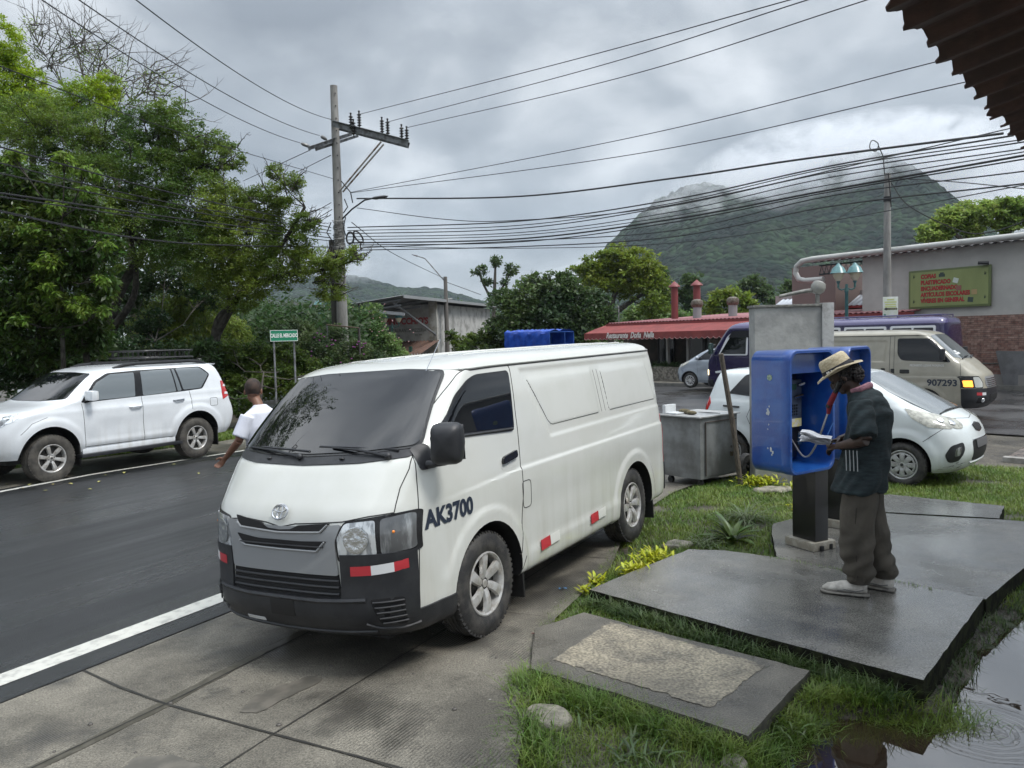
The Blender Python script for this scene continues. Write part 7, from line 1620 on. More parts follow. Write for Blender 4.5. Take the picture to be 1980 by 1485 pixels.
    ht = bpy.data.objects.new('straw_hat', None); C.objects.link(ht); ht.empty_display_size = .1; ht.matrix_world = hm; tag(ht, 'pale straw fedora with a dark band on the head of the man at the payphone', 'hat')
    n = 40; prof = [(.150, -.010), (.146, .002), (.135, -.004), (.115, -.012), (.098, -.010), (.094, .0), (.093, .03), (.090, .07), (.083, .095), (.070, .108), (.045, .104), (.02, .096), (0, .094)]
    vs = []
    for r, z in prof:
        for k in range(n):
            a = 2*pi*k/n; cx = 1.13; rr = r; zz = z
            if r > .11: zz += .022*abs(sin(a))**2*((r-.11)/.04)-.016*cos(a)*((r-.11)/.04)*(1 if cos(a) > 0 else -1.4)
            if z > .09: zz -= .012*(abs(sin(a))*(r/.07))*0+.010*(1-r/.09)
            vs.append((rr*cos(a)*cx, rr*sin(a)*.93, zz))
    b = B(); b.add(vs, [(i*n+k, i*n+(k+1) % n, (i+1)*n+(k+1) % n, (i+1)*n+k) for i in range(len(prof)-1) for k in range(n)])
    straw = pm('straw', (.46, .40, .28), .75, col2=(.33, .28, .18), vs=40, bump=.002, bs=260, scale=(1, 1, 2)); b.build('crown', straw, ht, smooth=True, ang=70)
    bd = B(); bd.lathe([(.0965, -.004), (.0975, .012), (.0965, .030), (.094, .031)], Matrix.Diagonal((1.13, .93, 1, 1)), n); bd.build('hat_band', pm('hat_band_black', (.012, .013, .022), .7), ht, smooth=True)
    me = text_mesh('FILA', .024, .0012); me.transform(frame((.0, .0925, .013), (-1, 0, 0), (0, 0, 1), (0, 1, 0)) @ Matrix.Translation((-.055, 0, .001))); mkobj('band_lettering', me, whitetape, ht, False)
    # papers, pen
    pc = Wm @ V((.30, .085, 1.065)); pp = B()
    for k in range(4):
        vs = []
        for i in range(9):
            for j in range(5):
                u, v = i/8-.5, j/4-.5; vs.append((u*.21, v*.15, .012*k+.03*(u+.5)*(k/3)*(u > -.5)+.012*v*v*4+.006*sin(u*9+k*2)))
        pp.add(vs, [(i*5+j, i*5+j+1, (i+1)*5+j+1, (i+1)*5+j) for i in range(8) for j in range(4)])
    po = pp.build('folded_papers', pm('paper', (.70, .70, .72), .6, col2=(.60, .60, .63), vs=30), smooth=True); po.matrix_world = Matrix.Translation(pc) @ Matrix.Rotation(yaw, 4, 'Z') @ Matrix.Rotation(R(-6), 4, 'Y'); tag(po, 'sheaf of folded white papers held in the left hand of the man at the payphone', 'papers')
    a = Wm @ V((.235, -.01, 1.09)); c = Wm @ V((.19, -.03, 1.20)); tag(B().tube([a, a.lerp(c, .85), c], [.0035, .004, .003], 8).build('pen', pm('pen_blue', (.05, .18, .5), .3), smooth=True), 'light blue pen in the right hand of the man at the payphone', 'pen')
    # handset held between ear and shoulder, cord to the phone
    h0 = Wm @ V((.125, .115, 1.50)); h1 = Wm @ V((.205, .10, 1.32)); hs = bpy.data.objects.new('handset', None); C.objects.link(hs); tag(hs, 'dark payphone handset wrapped in red cloth, held at the ear of the man', 'handset')
    B().tube([h0, h0.lerp(h1, .3), h0.lerp(h1, .7), h1], [.024, .018, .018, .022], 12).build('receiver', blackg, hs, smooth=True)
    B().tube([h0.lerp(h1, .30), h0.lerp(h1, .5), h0.lerp(h1, .9), h1-V((0, 0, .045))], [.017, .019, .021, .012], 10).build('red_cloth', pm('red_cloth', (.14, .006, .014), .8, bump=.003, bs=40), hs, smooth=True)
    q0 = h1-V((0, 0, .03)); q3 = BM @ V((.02, .05, .96)); pts = catmull([tuple(q0), tuple(q0.lerp(q3, .25)+V((-.01, 0, -.20))), tuple(q0.lerp(q3, .6)+V((0, -.02, -.23))), tuple(q3)], 40)
    B().tube(pts, .0075, 8).build('cord', pm('steel_cord', (.35, .35, .36), .35, .7), hs, smooth=True)
man()
def walker():
    O = V((-2.68, 8.45, -.285)); yaw = R(150)
    b = B(); Mh = head(b, V((.10, .0, 1.645)), R(10), R(-50), 1.08)
    oval(b, [((0, 0, 1.42), (.058, 0, 0), (0, .062, 0)), ((.03, 0, 1.50), (.054, 0, 0), (0, .056, 0)), ((.08, 0, 1.58), (.052, 0, 0), (0, .054, 0))], 16)
    oval(b, [((0, 0, .88), (.11, 0, 0), (0, .16, 0)), ((0, 0, 1.10), (.11, 0, 0), (0, .16, 0)), ((0, 0, 1.40), (.09, 0, 0), (0, .17, 0))], 18)
    sh = V((0, .19, 1.40)); el = V((.05, .265, 1.14)); wr = V((.27, .27, .94)); b.tube([sh, sh.lerp(el, .5), el], [.055, .048, .042], 12); b.tube([el, el.lerp(wr, .35), wr], [.042, .039, .026], 12)
    x = (wr-el).normalized(); y = V((1, 0, 0)); z = x.cross(y).normalized(); y = z.cross(x); hand(b, frame(wr, x, y, z), 1, (.35, .4, .5, .6))
    sh = V((0, -.19, 1.40)); el = V((.04, -.24, 1.12)); wr = V((.16, -.22, .90)); b.tube([sh, sh.lerp(el, .5), el], [.055, .048, .042], 12); b.tube([el, el.lerp(wr, .35), wr], [.042, .039, .026], 12)
    x = (wr-el).normalized(); z = x.cross(V((1, 0, 0))).normalized(); y = z.cross(x); hand(b, frame(wr, x, y, z), 1, (.4, .5, .5, .6))
    feet = {1: V((-.20, .12, .10)), -1: V((.26, -.10, .09))}
    for s in (1, -1):
        hp = V((0, s*.09, .90)); kn = V((.10 if s < 0 else -.02, s*.10, .50)); b.tube([hp, hp.lerp(kn, .5), kn, kn.lerp(feet[s], .4), feet[s]], [.09, .078, .056, .054, .036], 14)
    root = fuse(b, .007, 'person', skin2, None, smooth=3); root.matrix_world = Matrix.Translation(O) @ Matrix.Rotation(yaw, 4, 'Z')
    tag(root, 'person in a white T-shirt with cropped hair, seen from behind, walking past the white van', 'person')
    h = B()
    q = B().sphere((0, 0, 0), (.102, .080, .092), 26, 18); h.add([Mh @ (V(v)+V((-.014, 0, .032))) for v in q.v if True], q.f); me = h.mesh('hair'); bm = bmesh.new(); bm.from_mesh(me); Mi = Mh.inverted()
    dl = [v for v in bm.verts if (Mi @ v.co).x > .055 or (Mi @ v.co).z < -.045+.6*max(0, (Mi @ v.co).x)]; bmesh.ops.delete(bm, geom=dl, context='VERTS'); bm.to_mesh(me); bm.free(); mkobj('hair', me, pm('cropped_hair', (.022, .014, .011), .8, col2=(.05, .03, .022), vs=10, bump=.002, bs=300), root, True)
    s = B()
    oval(s, [((0, 0, .86), (.135, 0, 0), (0, .19, 0)), ((0, 0, 1.05), (.13, 0, 0), (0, .185, 0)), ((0, 0, 1.28), (.135, 0, 0), (0, .205, 0)), ((0, 0, 1.42), (.11, 0, 0), (0, .19, 0)), ((.0, 0, 1.475), (.07, 0, 0), (0, .10, 0)), ((.005, 0, 1.50), (.062, 0, 0), (0, .068, 0))], 26)
    for q, e_ in ((1, V((.04, .262, 1.18))), (-1, V((.035, -.245, 1.17)))):
        a = V((0, q*.175, 1.395)); s.tube([a, a.lerp(e_, .4), e_], [.078, .078, .080], 16)
    fuse(s, .010, 'shirt', pm('white_cotton', (.62, .64, .72), .8, col2=(.55, .57, .65), vs=6), root, lambda co: .006*np.sin(co[:, 2]*18+co[:, 1]*22)*np.clip((1.4-co[:, 2])*2, .2, 1), 5)
    p = B(); oval(p, [((0, 0, .98), (.115, 0, 0), (0, .165, 0)), ((0, 0, .80), (.125, 0, 0), (0, .175, 0))], 20)
    for s_ in (1, -1):
        hp = V((0, s_*.09, .86)); kn = V((.10 if s_ < 0 else -.02, s_*.10, .50)); p.tube([hp, hp.lerp(kn, .5), kn, kn.lerp(feet[s_], .5), feet[s_]+V((0, 0, .03))], [.105, .09, .075, .068, .062], 16)
    fuse(p, .010, 'trousers', pm('dark_jeans', (.02, .024, .035), .8), root, lambda co: .004*np.sin(co[:, 2]*40+co[:, 0]*20), 4)
    sm = pm('tan_shoe', (.16, .13, .10), .6); ss = pm('dark_sole', (.03, .03, .03), .6)
    shoe(root, (-.17, .12, 0), 0, sm, ss); shoe(root, (.30, -.10, 0), 0, sm, ss)
walker()
# ================================================================ buildings
EX, EY = V((.535, -.845, 0)), V((.845, .535, 0))          # along the cross-street fronts, and away from the camera
def corr(name, par, p00, p10, p11, p01, pitch, amp, m, along='u', th=.02):
    """corrugated sheet between four corners; ridges run from edge 0 to edge 1 of the second axis"""
    a, b, c, d = map(V, (p00, p10, p11, p01)); L_ = (b-a).length; n = max(8, int(L_/pitch*6)); nrm = (b-a).cross(d-a).normalized(); nrm = nrm if nrm.z > 0 else -nrm; vs = []
    for i in range(n+1):
        f = i/n; o = nrm*amp*sin(2*pi*f*L_/pitch); vs += [a.lerp(b, f)+o, d.lerp(c, f)+o]
    o = B().add(vs, [(2*i, 2*i+2, 2*i+3, 2*i+1) for i in range(n)]).build(name, m, par, smooth=True, ang=80)
    md = o.modifiers.new('s', 'SOLIDIFY'); md.thickness = th; return o
def window(par, x, z, w, h, y=0, m=None, fr=None, dep=.06, name='window', bars=0):
    f = fr or pm('window_frame_dark', (.05, .05, .05), .4); b = B(); t_ = .05
    for dx, dz, ww, hh in ((-w/2, 0, t_, h+t_), (w/2, 0, t_, h+t_), (0, -h/2, w-t_, t_), (0, h/2, w-t_, t_)): b.box((x+dx, y-.02, z+dz), (ww, dep, hh))
    for k in range(bars): b.box((x-w/2+w*(k+1)/(bars+1), y-.02, z), (.03, .04, h-t_))
    o = b.build(name, f, par); B().box((x, y+.0, z), (w-.04, .012, h-.04)).build('pane', m or tint, o); return o
wallg = pm('grey_wall_paint', (.42, .41, .385), .8, col2=(.36, .35, .33), vs=1.2, lo=.35, hi=.65, bump=.002, bs=30)
def brickmat(name, c1, c2, mo, sc, w=.5, h=.25, ms=.02):
    m = bpy.data.materials.new(name); m.use_nodes = True; t = m.node_tree; L = t.links.new; b = t.nodes['Principled BSDF']; tc = nn(t, 'ShaderNodeTexCoord')
    sp = nn(t, 'ShaderNodeSeparateXYZ'); L(tc.outputs['Object'], sp.inputs[0]); cb = nn(t, 'ShaderNodeCombineXYZ'); L(sp.outputs[0], cb.inputs[0]); L(sp.outputs[2], cb.inputs[1])
    br = nn(t, 'ShaderNodeTexBrick', i_Scale=sc); br.inputs['Mortar Size'].default_value = ms; br.inputs['Color1'].default_value = (*c1, 1); br.inputs['Color2'].default_value = (*c2, 1); br.inputs['Mortar'].default_value = (*mo, 1); br.inputs['Brick Width'].default_value = w; br.inputs['Row Height'].default_value = h
    L(cb.outputs[0], br.inputs[0]); n = nn(t, 'ShaderNodeTexNoise', i_Scale=7, i_Detail=4); L(cb.outputs[0], n.inputs[0]); mr = nn(t, 'ShaderNodeMapRange', i_1=.3, i_2=.7, i_3=.6, i_4=1.4); L(n.outputs[0], mr.inputs[0])
    s = nn(t, 'ShaderNodeVectorMath', operation='SCALE'); L(br.outputs[0], s.inputs[0]); L(mr.outputs[0], s.inputs[3]); L(s.outputs[0], b.inputs['Base Color']); b.inputs['Roughness'].default_value = .85
    bp = nn(t, 'ShaderNodeBump', i_Distance=.012); bp.invert = True; L(br.outputs[1], bp.inputs['Height']); L(bp.outputs[0], b.inputs['Normal']); MT[name] = m; return m
brick = brickmat('thin_brick_cladding', (.17, .085, .065), (.26, .17, .14), (.10, .075, .065), 3.0, .62, .20, .015)
stonec = pm('river_stone', (.10, .09, .075), .8, col2=(.22, .20, .165), vs=9, lo=.45, hi=.55, bump=.03, bs=9)
def rightbuilding():
    O = V((12.9, 29.3, -.3)); M = frame(O, EX, EY, (0, 0, 1)); t = thing('shop_building', 'grey-walled shop with brick cladding below a green sign board and a white gutter pipe', 'building', mat=M)
    H = 4.75
    B().box((9, 4, H/2), (18, 8, H)).build('wall', wallg, t)
    B().box((10.1, -.03, 1.24), (15.4, .06, 2.48)).build('brick_cladding', brick, t)
    B().box((10.1, -.09, .30), (15.4, .12, .60)).build('plinth', pm('plinth_grey', (.20, .19, .18), .8), t)
    B().box((10.1, -.07, .95), (15.4, .04, .03)).build('ledge', pm('ledge_grey', (.12, .12, .11), .7), t)
    pm_ = pm('gutter_white', (.45, .45, .43), .45, col2=(.24, .24, .22), vs=3, lo=.45, hi=.7, scale=(.4, 1, 3))
    B().tube([(18, -.35, H+.10), (9, -.35, H+.10), (-1.9, -.35, H+.10), (-2.35, -.35, H+.06), (-2.6, -.35, H-.12), (-2.65, -.35, H-.36), (-2.5, -.35, H-.62), (-2.2, -.35, H-.70), (-1.4, -.35, H-.70)], .105, 12).build('gutter_pipe', pm_, t, smooth=True)
    corr('roof', t, (-2.2, -.25, H+.0), (18, -.25, H+.0), (18, 8.3, H+.9), (-2.2, 8.3, H+.9), .3, .03, pm('zinc_roof', (.12, .12, .12), .5, .3))
    tr = B(); dk = pm('truss_green', (.03, .055, .06), .5); tr.tube([(-1.9, .1, H-.14), (.6, .1, H-.14)], .03, 5); tr.tube([(-1.9, .1, H-.48), (.6, .1, H-.48)], .03, 5)
    for k in range(12): x = -1.9+k*.21; tr.tube([(x, .1, H-.48), (x+.105, .1, H-.14), (x+.21, .1, H-.48)], .015, 4)
    tr.build('truss', dk, t)
    # sign board (a thing fixed to the wall)
    s = thing('sign_board', 'framed yellow-green sign board listing copying and school supplies in red letters', 'sign', mat=M @ Matrix.Translation((3.2, -.08, 3.43)))
    B().box((0, 0, 0), (2.72, .06, 1.30)).build('frame', pm('board_frame', (.12, .15, .06), .5), s, bevel=.01)
    B().box((0, -.035, 0), (2.58, .012, 1.16)).build('panel', pm('board_yellow_green', (.24, .28, .11), .45, col2=(.20, .235, .09), vs=1.6, lo=.3, hi=.7, scale=(1, 1, .3)), s)
    rd = pm('sign_red', (.42, .02, .03), .5); dr = pm('sign_red_shadow', (.09, .02, .02), .6)
    for k, tx in enumerate(('COPIAS', 'PLASTIFICADO', 'ENCUADERNADO', 'ARTÍCULOS ESCOLARES', 'VÍVERES EN GENERAL')):
        for m_, off, bo in ((dr, .0, .012), (rd, .006, .004)):
            me = text_mesh(tx, .19, bo, align_x='LEFT', sx=.80); me.transform(frame((-.92, -.043-off, .42-k*.205), (1, 0, 0), (0, 0, 1), (0, -1, 0))); mkobj('lettering', me, m_, s, False)
    dk2 = pm('icon_dark', (.04, .06, .05), .5)
    ic = B(); ic.box((-.20, -.045, .43), (.20, .01, .10)); ic.box((-.20, -.046, .50), (.12, .01, .05)); ic.build('printer_icon', dk2, s)
    for (x, z, m_, a) in ((.26, .23, pm('icon_pale', (.5, .55, .5), .5), .3), (.36, -.02, pm('icon_brown', (.25, .1, .08), .5), 0), (.86, -.18, pm('icon_tan', (.35, .25, .12), .5), 0), (.74, -.42, dk2, .1)):
        B().box((x, -.045, z), (.17, .01, .16), M=Matrix.Rotation(a, 4, 'Y')).build('goods_icon', m_, s)
    lf = B()
    for (x, z) in ((-1.18, .40), (-1.18, -.45), (1.18, .35), (1.18, -.40)):
        for k in range(3): a = .6+k*.5; lf.tube([(x, -.046, z), (x+.08*cos(a), -.046, z+.12*sin(a))], [.012, .002], 4)
    lf.build('leaf_ornament', dk2, s)
    c = thing('security_camera', 'small dark security camera on the wall above the sign board', 'camera', mat=M @ Matrix.Translation((4.4, -.15, 4.13)))
    B().tube([(-.16, -.12, .02), (.12, 0, .0)], .05, 8).build('housing', blackp, c, smooth=True); B().tube([(.05, .1, -.03), (.05, 0, .0)], .02, 6).build('bracket', blackp, c)
    # slanted grey block at the kerb
    P = atz(1966, 757, -.22); b = B(); b.prism([(-.45, 0), (.5, 0), (.5, 1.25), (-.72, 1.27)], -.25, .25, Matrix.Rotation(pi/2, 4, 'X'))
    o = thing('metal_bin', 'grey slanted metal container at the street edge on the far right', 'bin', (P.x+.2, P.y, -.22), R(-40)); b.build('body', pm('bin_grey', (.14, .14, .145), .5, col2=(.10, .10, .10), vs=3), o, bevel=.01)
    B().box((.42, -.26, .85), (.20, .02, .35)).build('dark_panel', darkm, o)
rightbuilding()
def house_between():
    O = V((13.4, 36.5, -.3)); M = frame(O, EX, EY, (0, 0, 1)); t = thing('small_house', 'small house with a pale tin roof between the restaurant and the grey shop', 'house', mat=M)
    B().box((1.2, 3, 1.9), (6.4, 5, 3.8)).build('wall', pm('house_wall', (.30, .27, .26), .8), t)
    corr('roof', t, (-1.6, -.4, 3.15), (4.6, -.4, 3.15), (4.6, 1.8, 4.3), (-1.6, 1.8, 4.3), .25, .02, pm('white_tin', (.55, .58, .62), .4, .2))
    B().box((1.5, -.42, 3.08), (6.2, .06, .10)).build('fascia', pm('fascia_red', (.25, .03, .03), .5), t)
    for x in (.2, 1.3, 2.6): window(t, x, 2.4, .75, 1.0, y=.48)
    corr('porch_roof', t, (-1.4, -1.6, 2.3), (4.6, -1.6, 2.3), (4.6, .45, 2.9), (-1.4, .45, 2.9), .2, .02, pm('pink_tin', (.42, .16, .17), .45))
    B().box((1.4, .3, 3.7), (2.2, 3, 2.4)).build('upper_storey', pm('house_brown', (.16, .12, .11), .8), t)
house_between()
redc = pm('awning_canvas', (.21, .04, .036), .75, col2=(.16, .03, .028), vs=2, bump=.004, bs=30)
def restaurant():
    O = V((3.68, 40.0, -.3)); M = frame(O, EX, EY, (0, 0, 1)); t = thing('restaurant', 'low restaurant with a long red scalloped awning and pink corrugated roof', 'building', mat=M)
    Ln = 16.2; zb, zt = 2.02, 2.62
    # awning: sloping canvas and scalloped valance
    b = B(); n = 162; vs = []
    for i in range(n+1):
        x = Ln*i/n; sg = .03*sin(pi*((x/1.9) % 1)); vs += [(x, 1.45, zt+.02), (x, .7, (zt+zb+.25)/2-sg), (x, 0, zb+.22-.02)]
    b.add(vs, [(3*i+k, 3*i+3+k, 3*i+4+k, 3*i+1+k) for i in range(n) for k in (0, 1)]); b.build('awning', redc, t, smooth=True)
    b = B(); vs = []; n = 600
    for i in range(n+1):
        x = Ln*i/n; s = abs(sin(pi*x/.32)); vs += [(x, -.005, zb+.21), (x, -.012+.01*sin(x*3), zb-.04-.075*s)]
    b.add(vs, [(2*i, 2*i+2, 2*i+3, 2*i+1) for i in range(n)]); b.build('valance', redc, t, smooth=True)
    B().tube([(Ln*i/n, -.015, zb-.04-.075*abs(sin(pi*Ln*i/n/.32))) for i in range(n+1)], .012, 4).build('valance_trim', pm('trim_pink', (.45, .25, .24), .7), t)
    b = B(); b.add([(0, 1.45, zt+.02), (0, 0, zb+.2), (0, 0, zb-.06), (0, 1.45, zb-.06)], [(0, 1, 2, 3)]); b.build('awning_end', redc, t)
    me = text_mesh('Restaurante  Doña  Nella', .36, .010, .35, 'LEFT', .9); me.transform(frame((1.75, -.03, zb+.075), (1, 0, 0), (0, 0, 1), (0, -1, 0))); mkobj('lettering', me, pm('letter_white', (.65, .63, .6), .6), t, False)
    pk = pm('pink_corrugated', (.27, .10, .105), .45, col2=(.22, .08, .085), vs=2)
    corr('roof', t, (.35, 1.25, zt+.08), (Ln, 1.25, zt+.08), (Ln, 9.5, zt+.50), (.35, 9.5, zt+.50), .22, .022, pk)
    B().box((Ln/2+.2, 1.28, zt-.02), (Ln, .08, .16)).build('fascia', pm('fascia_dark_red', (.17, .03, .03), .5), t)
    for x, y, h, r in ((2.68, 3.6, 1.62, .17), (3.4, 4.4, 1.62, .18)):
        z = zt+.08+(y-1.25)*.05; rm_ = pm('flue_red', (.17, .035, .035), .5); o = B().tube([(x, y, z-.1), (x, y, z+h)], r, 14).build('flue', rm_, t, smooth=True)
        B().lathe([(r*1.7, z+h-.02), (r*1.6, z+h+.03), (0, z+h+.28)], Matrix.Translation((x, y, 0)), 14).build('cowl', rm_, o, smooth=True)
    for x, y in ((4.59, 3.2), (6.24, 3.8)):
        z = zt+.08+(y-1.25)*.05; o = B().tube([(x, y, z-.1), (x, y, z+.55)], .20, 14).build('vent_pipe', pm('vent_grey', (.30, .30, .31), .4, .3), t, smooth=True)
        B().lathe([(.18, z+.52), (.26, z+.60), (.29, z+.72), (.25, z+.86), (.12, z+.92), (0, z+.93)], Matrix.Translation((x, y, 0)), 16).build('turbine', pm('turbine_rust', (.10, .08, .06), .5, .4, col2=(.2, .18, .15), vs=20), o, smooth=True)
    B().box((.9, 1.5, zt+.5), (.04, .04, .9)).build('mast', galvm, t)
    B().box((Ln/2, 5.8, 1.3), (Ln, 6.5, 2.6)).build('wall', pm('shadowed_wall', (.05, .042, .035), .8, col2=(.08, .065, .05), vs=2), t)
    pw = pm('post_white', (.40, .39, .37), .6)
    for x in (1.9, 4.6, 5.9, 8.9, 12.3): B().box((x, 1.3, 1.25), (.14, .14, 2.5)).build('post', pw, t, bevel=.01)
    B().tube([(7.2, 1.9, 0), (7.2, 1.9, 2.5)], .42, 14).build('stone_column', stonec, t, smooth=True)
    for x in (3.2, 5.2, 6.2, 8.2, 9.9, 11.4): window(t, x, 1.4, 1.1, 1.5, y=2.52, m=pm('dim_window', (.01, .012, .014), .15))
    B().box((7.6, .55, .33), (8.2, .5, .66)).build('planter_wall', stonec, t, bevel=.03)
    B().box((2.4, 1.35, .75), (1.4, .05, 1.3)).build('blackboard', pm('menu_board', (.03, .025, .02), .6), t)
    # seated guests showing pale behind the glass, tables
    for x in (8.0, 9.6): B().box((x, 2.0, .75), (.9, .6, .06)).build('dining_table', pm('table_cloth_pale', (.3, .3, .28), .7), t, bevel=.01)
    lf = pm('planter_leaf', (.03, .065, .018), .5, col2=(.06, .10, .03), vs=6, island=.3)
    P = M @ V((7.6, .55, .66)); rows = []
    for k in range(14): rows.append(k)
    for k in range(12):
        P = M @ V((3.9+k*.66, .55, .62)); leafplant('planter_plant', P, 90, .30, .05, lf, ORD[k]+' bushy green plant from the left in the stone planter under the awning', 'plant', tilt=(.1, 1.3), curl=.9, spread=.12, stem=.12, group='plants in the stone planter')
restaurant()
def pizzeria():
    C0 = V((-4.5, 47.3, -.5)); sx = V((.27, .963, 0)); fx = V((-.963, .27, 0))     # side runs back, front runs left
    M = frame(C0, -fx, sx, (0, 0, 1)); t = thing('pizzeria_building', 'weathered white building with red lettering and a steel shed roof beyond the street', 'building', mat=M)
    ww = pm('weathered_white_wall', (.42, .42, .41), .85, col2=(.22, .22, .21), vs=1.4, lo=.42, hi=.68, bump=.006, bs=20)
    H = 4.6; z = lambda v: v
    B().box((-3.6, 5.6, H/2-.1), (7.2, 11.2, H-.2)).build('wall', ww, t)
    B().box((-.05, -.06, 2.3), (.5, .14, 4.5)).build('corner_pier', pm('pier_stained', (.40, .39, .36), .85, col2=(.24, .22, .18), vs=2), t)
    sg = pm('sign_wall', (.36, .35, .32), .8, col2=(.28, .27, .25), vs=2); B().box((-1.7, -.05, 3.15), (3.3, .08, 2.0)).build('sign_wall', sg, t)
    for tx, s, zz, m_, bo, sx_ in (("PINOCCHIO'S", .52, 3.42, pm('letter_red_old', (.30, .035, .04), .6), .022, .86), ('RESTAURANTE  PIZZERIA', .27, 2.88, pm('letter_dark', (.10, .10, .09), .7), .003, .82)):
        me = text_mesh(tx, s, bo, sx=sx_); me.transform(frame((-1.75, -.10, zz), (1, 0, 0), (0, 0, 1), (0, -1, 0))); mkobj('lettering', me, m_, t, False)
    for x in (-2.4, -1.0): me = text_mesh('~ ~', .3, .01); me.transform(frame((x, -.10, 2.62), (1, 0, 0), (0, 0, 1), (0, -1, 0))); mkobj('ornament', me, MT['letter_dark'], t, False)
    # shed roof running forward of the wall
    zr = pm('shed_roof', (.16, .17, .18), .5, .3, col2=(.11, .12, .125), vs=2)
    corr('roof', t, (.5, -5.6, H+.05), (.5, 11.6, H+.05), (-7.5, 11.6, H-.9), (-7.5, -5.6, H-.9), .35, .03, zr)
    B().box((.5, 3.0, H+.0), (.06, 17.2, .16)).build('fascia', pm('fascia_grey', (.25, .26, .27), .5), t)
    B().box((0, 0, 0), (8.1, .06, .16), M=Matrix.Translation((-3.5, -5.62, H-.45)) @ Matrix.Rotation(R(6.8), 4, 'Y') @ Matrix()).build('front_fascia', MT['fascia_grey'], t)
    st = B(); sm = pm('steel_grey', (.18, .19, .20), .5, .3)
    for y in (-5.3, -2.6): st.tube([(.2, y, H-.12), (-7.2, y, H-1.0)], .07, 4); st.tube([(.2, y, H-.45), (-7.2, y, H-1.2)], .05, 4)
    for k in range(9): st.tube([(.2-k*.8, -5.3, H-.12-k*.095), (-.2-k*.8, -5.3, H-.5-k*.09)], .03, 4)
    st.tube([(.1, -.1, 2.6), (-.4, -5.2, H-.2)], .07, 5); st.build('truss', sm, t)
    B().tube([(.3, 2.4, H+.2), (-.2, 2.2, H+.15)], .05, 6).build('roof_pipe', ww, t)
    tl = pm('terracotta_tiles', (.15, .085, .06), .8, col2=(.10, .06, .05), vs=8)
    corr('porch_roof', t, (.3, -.1, 2.25), (-3.6, -.1, 2.25), (-4.2, -2.4, 1.35), (-.2, -2.4, 1.35), .22, .04, tl)
    window(t, -1.9, 1.2, 1.3, 1.3, y=-.03, bars=5); window(t, -3.6, 1.2, 1.0, 1.3, y=-.03, bars=4)
    B().box((-.9, -1.6, 1.0), (.16, .16, 1.9)).build('porch_post', pm('porch_green', (.03, .10, .07), .6), t)
    B().box((-3.2, -1.9, .9), (1.4, .1, 1.8)).build('green_gate', MT['porch_green'], t)
    # banner at the left
    B().box((-5.0, -.8, 2.7), (2.1, .08, 1.3)).build('banner', pm('banner_pale', (.40, .42, .40), .7, col2=(.05, .18, .11), vs=1.3, lo=.46, hi=.54), t)
    f = thing('picket_fence', 'white picket fence in front of the pizza restaurant porch', 'fence', mat=M @ Matrix.Translation((-1.6, -2.6, 0)))
    wp = pm('fence_white', (.52, .53, .52), .6); b = B()
    for k in range(26): b.box((k*.17, 0, 1.05), (.05, .04, 1.0))
    b.build('picket', wp, f)
    for zz in (.75, 1.3): B().box((2.1, .03, zz), (4.3, .03, .06)).build('rail', wp, f)
    q = thing('kiosk', 'small white kiosk frame with a tiny tiled roof beside the picket fence', 'kiosk', mat=M @ Matrix.Translation((-2.4, -3.2, 0))); b = B()
    for x, w_, zz, h in ((-.45, .08, .7, 1.4), (.45, .08, .7, 1.4), (0, .98, 1.38, .08), (0, .98, .9, .06)): b.box((x, 0, zz), (w_, .08, h))
    b.build('frame', wp, q); corr('roof', q, (-.8, -.3, 1.45), (.8, -.3, 1.45), (.8, .3, 1.7), (-.8, .3, 1.7), .2, .03, tl)
pizzeria()
# ================================================================ trees
def leaf_cloud(cent, rad, n_per, ls, flat=.6, droop=0., wr=.45, up=.5, rr=None):
    """cent (k,3) clump centres, rad (k,) radii -> verts, faces of small folded leaves"""
    k = len(cent); n = k*n_per; c = np.repeat(cent, n_per, 0); r = np.repeat(rad, n_per)[:, None]
    d = rng.normal(0, 1, (n, 3)); d /= np.linalg.norm(d, axis=1)[:, None]; d *= rng.uniform(.15, 1, (n, 1))**.5; d[:, 2] *= flat
    p = c+d*r
    nr = rng.normal(0, 1, (n, 3)); nr[:, 2] = np.abs(nr[:, 2])+up; nr /= np.linalg.norm(nr, axis=1)[:, None]
    a = rng.normal(0, 1, (n, 3)); a[:, 2] -= droop*2.5; a -= nr*(a*nr).sum(1)[:, None]; a /= np.linalg.norm(a, axis=1)[:, None]
    b = np.cross(nr, a); s = (ls*rng.uniform(.6, 1.3, n))[:, None]
    v = np.stack([p, p+a*s*.5+b*s*wr*.5+nr*s*.05, p+a*s, p+a*s*.5-b*s*wr*.5+nr*s*.05], 1).reshape(-1, 3)
    return v, np.arange(n*4).reshape(-1, 4)
bark = pm('bark', (.055, .048, .040), .9, col2=(.11, .10, .085), vs=9, lo=.4, hi=.65, bump=.02, bs=14, scale=(1, 1, .3))
barkd = pm('dark_bark', (.025, .022, .018), .9, col2=(.06, .055, .045), vs=9, bump=.02, bs=14)
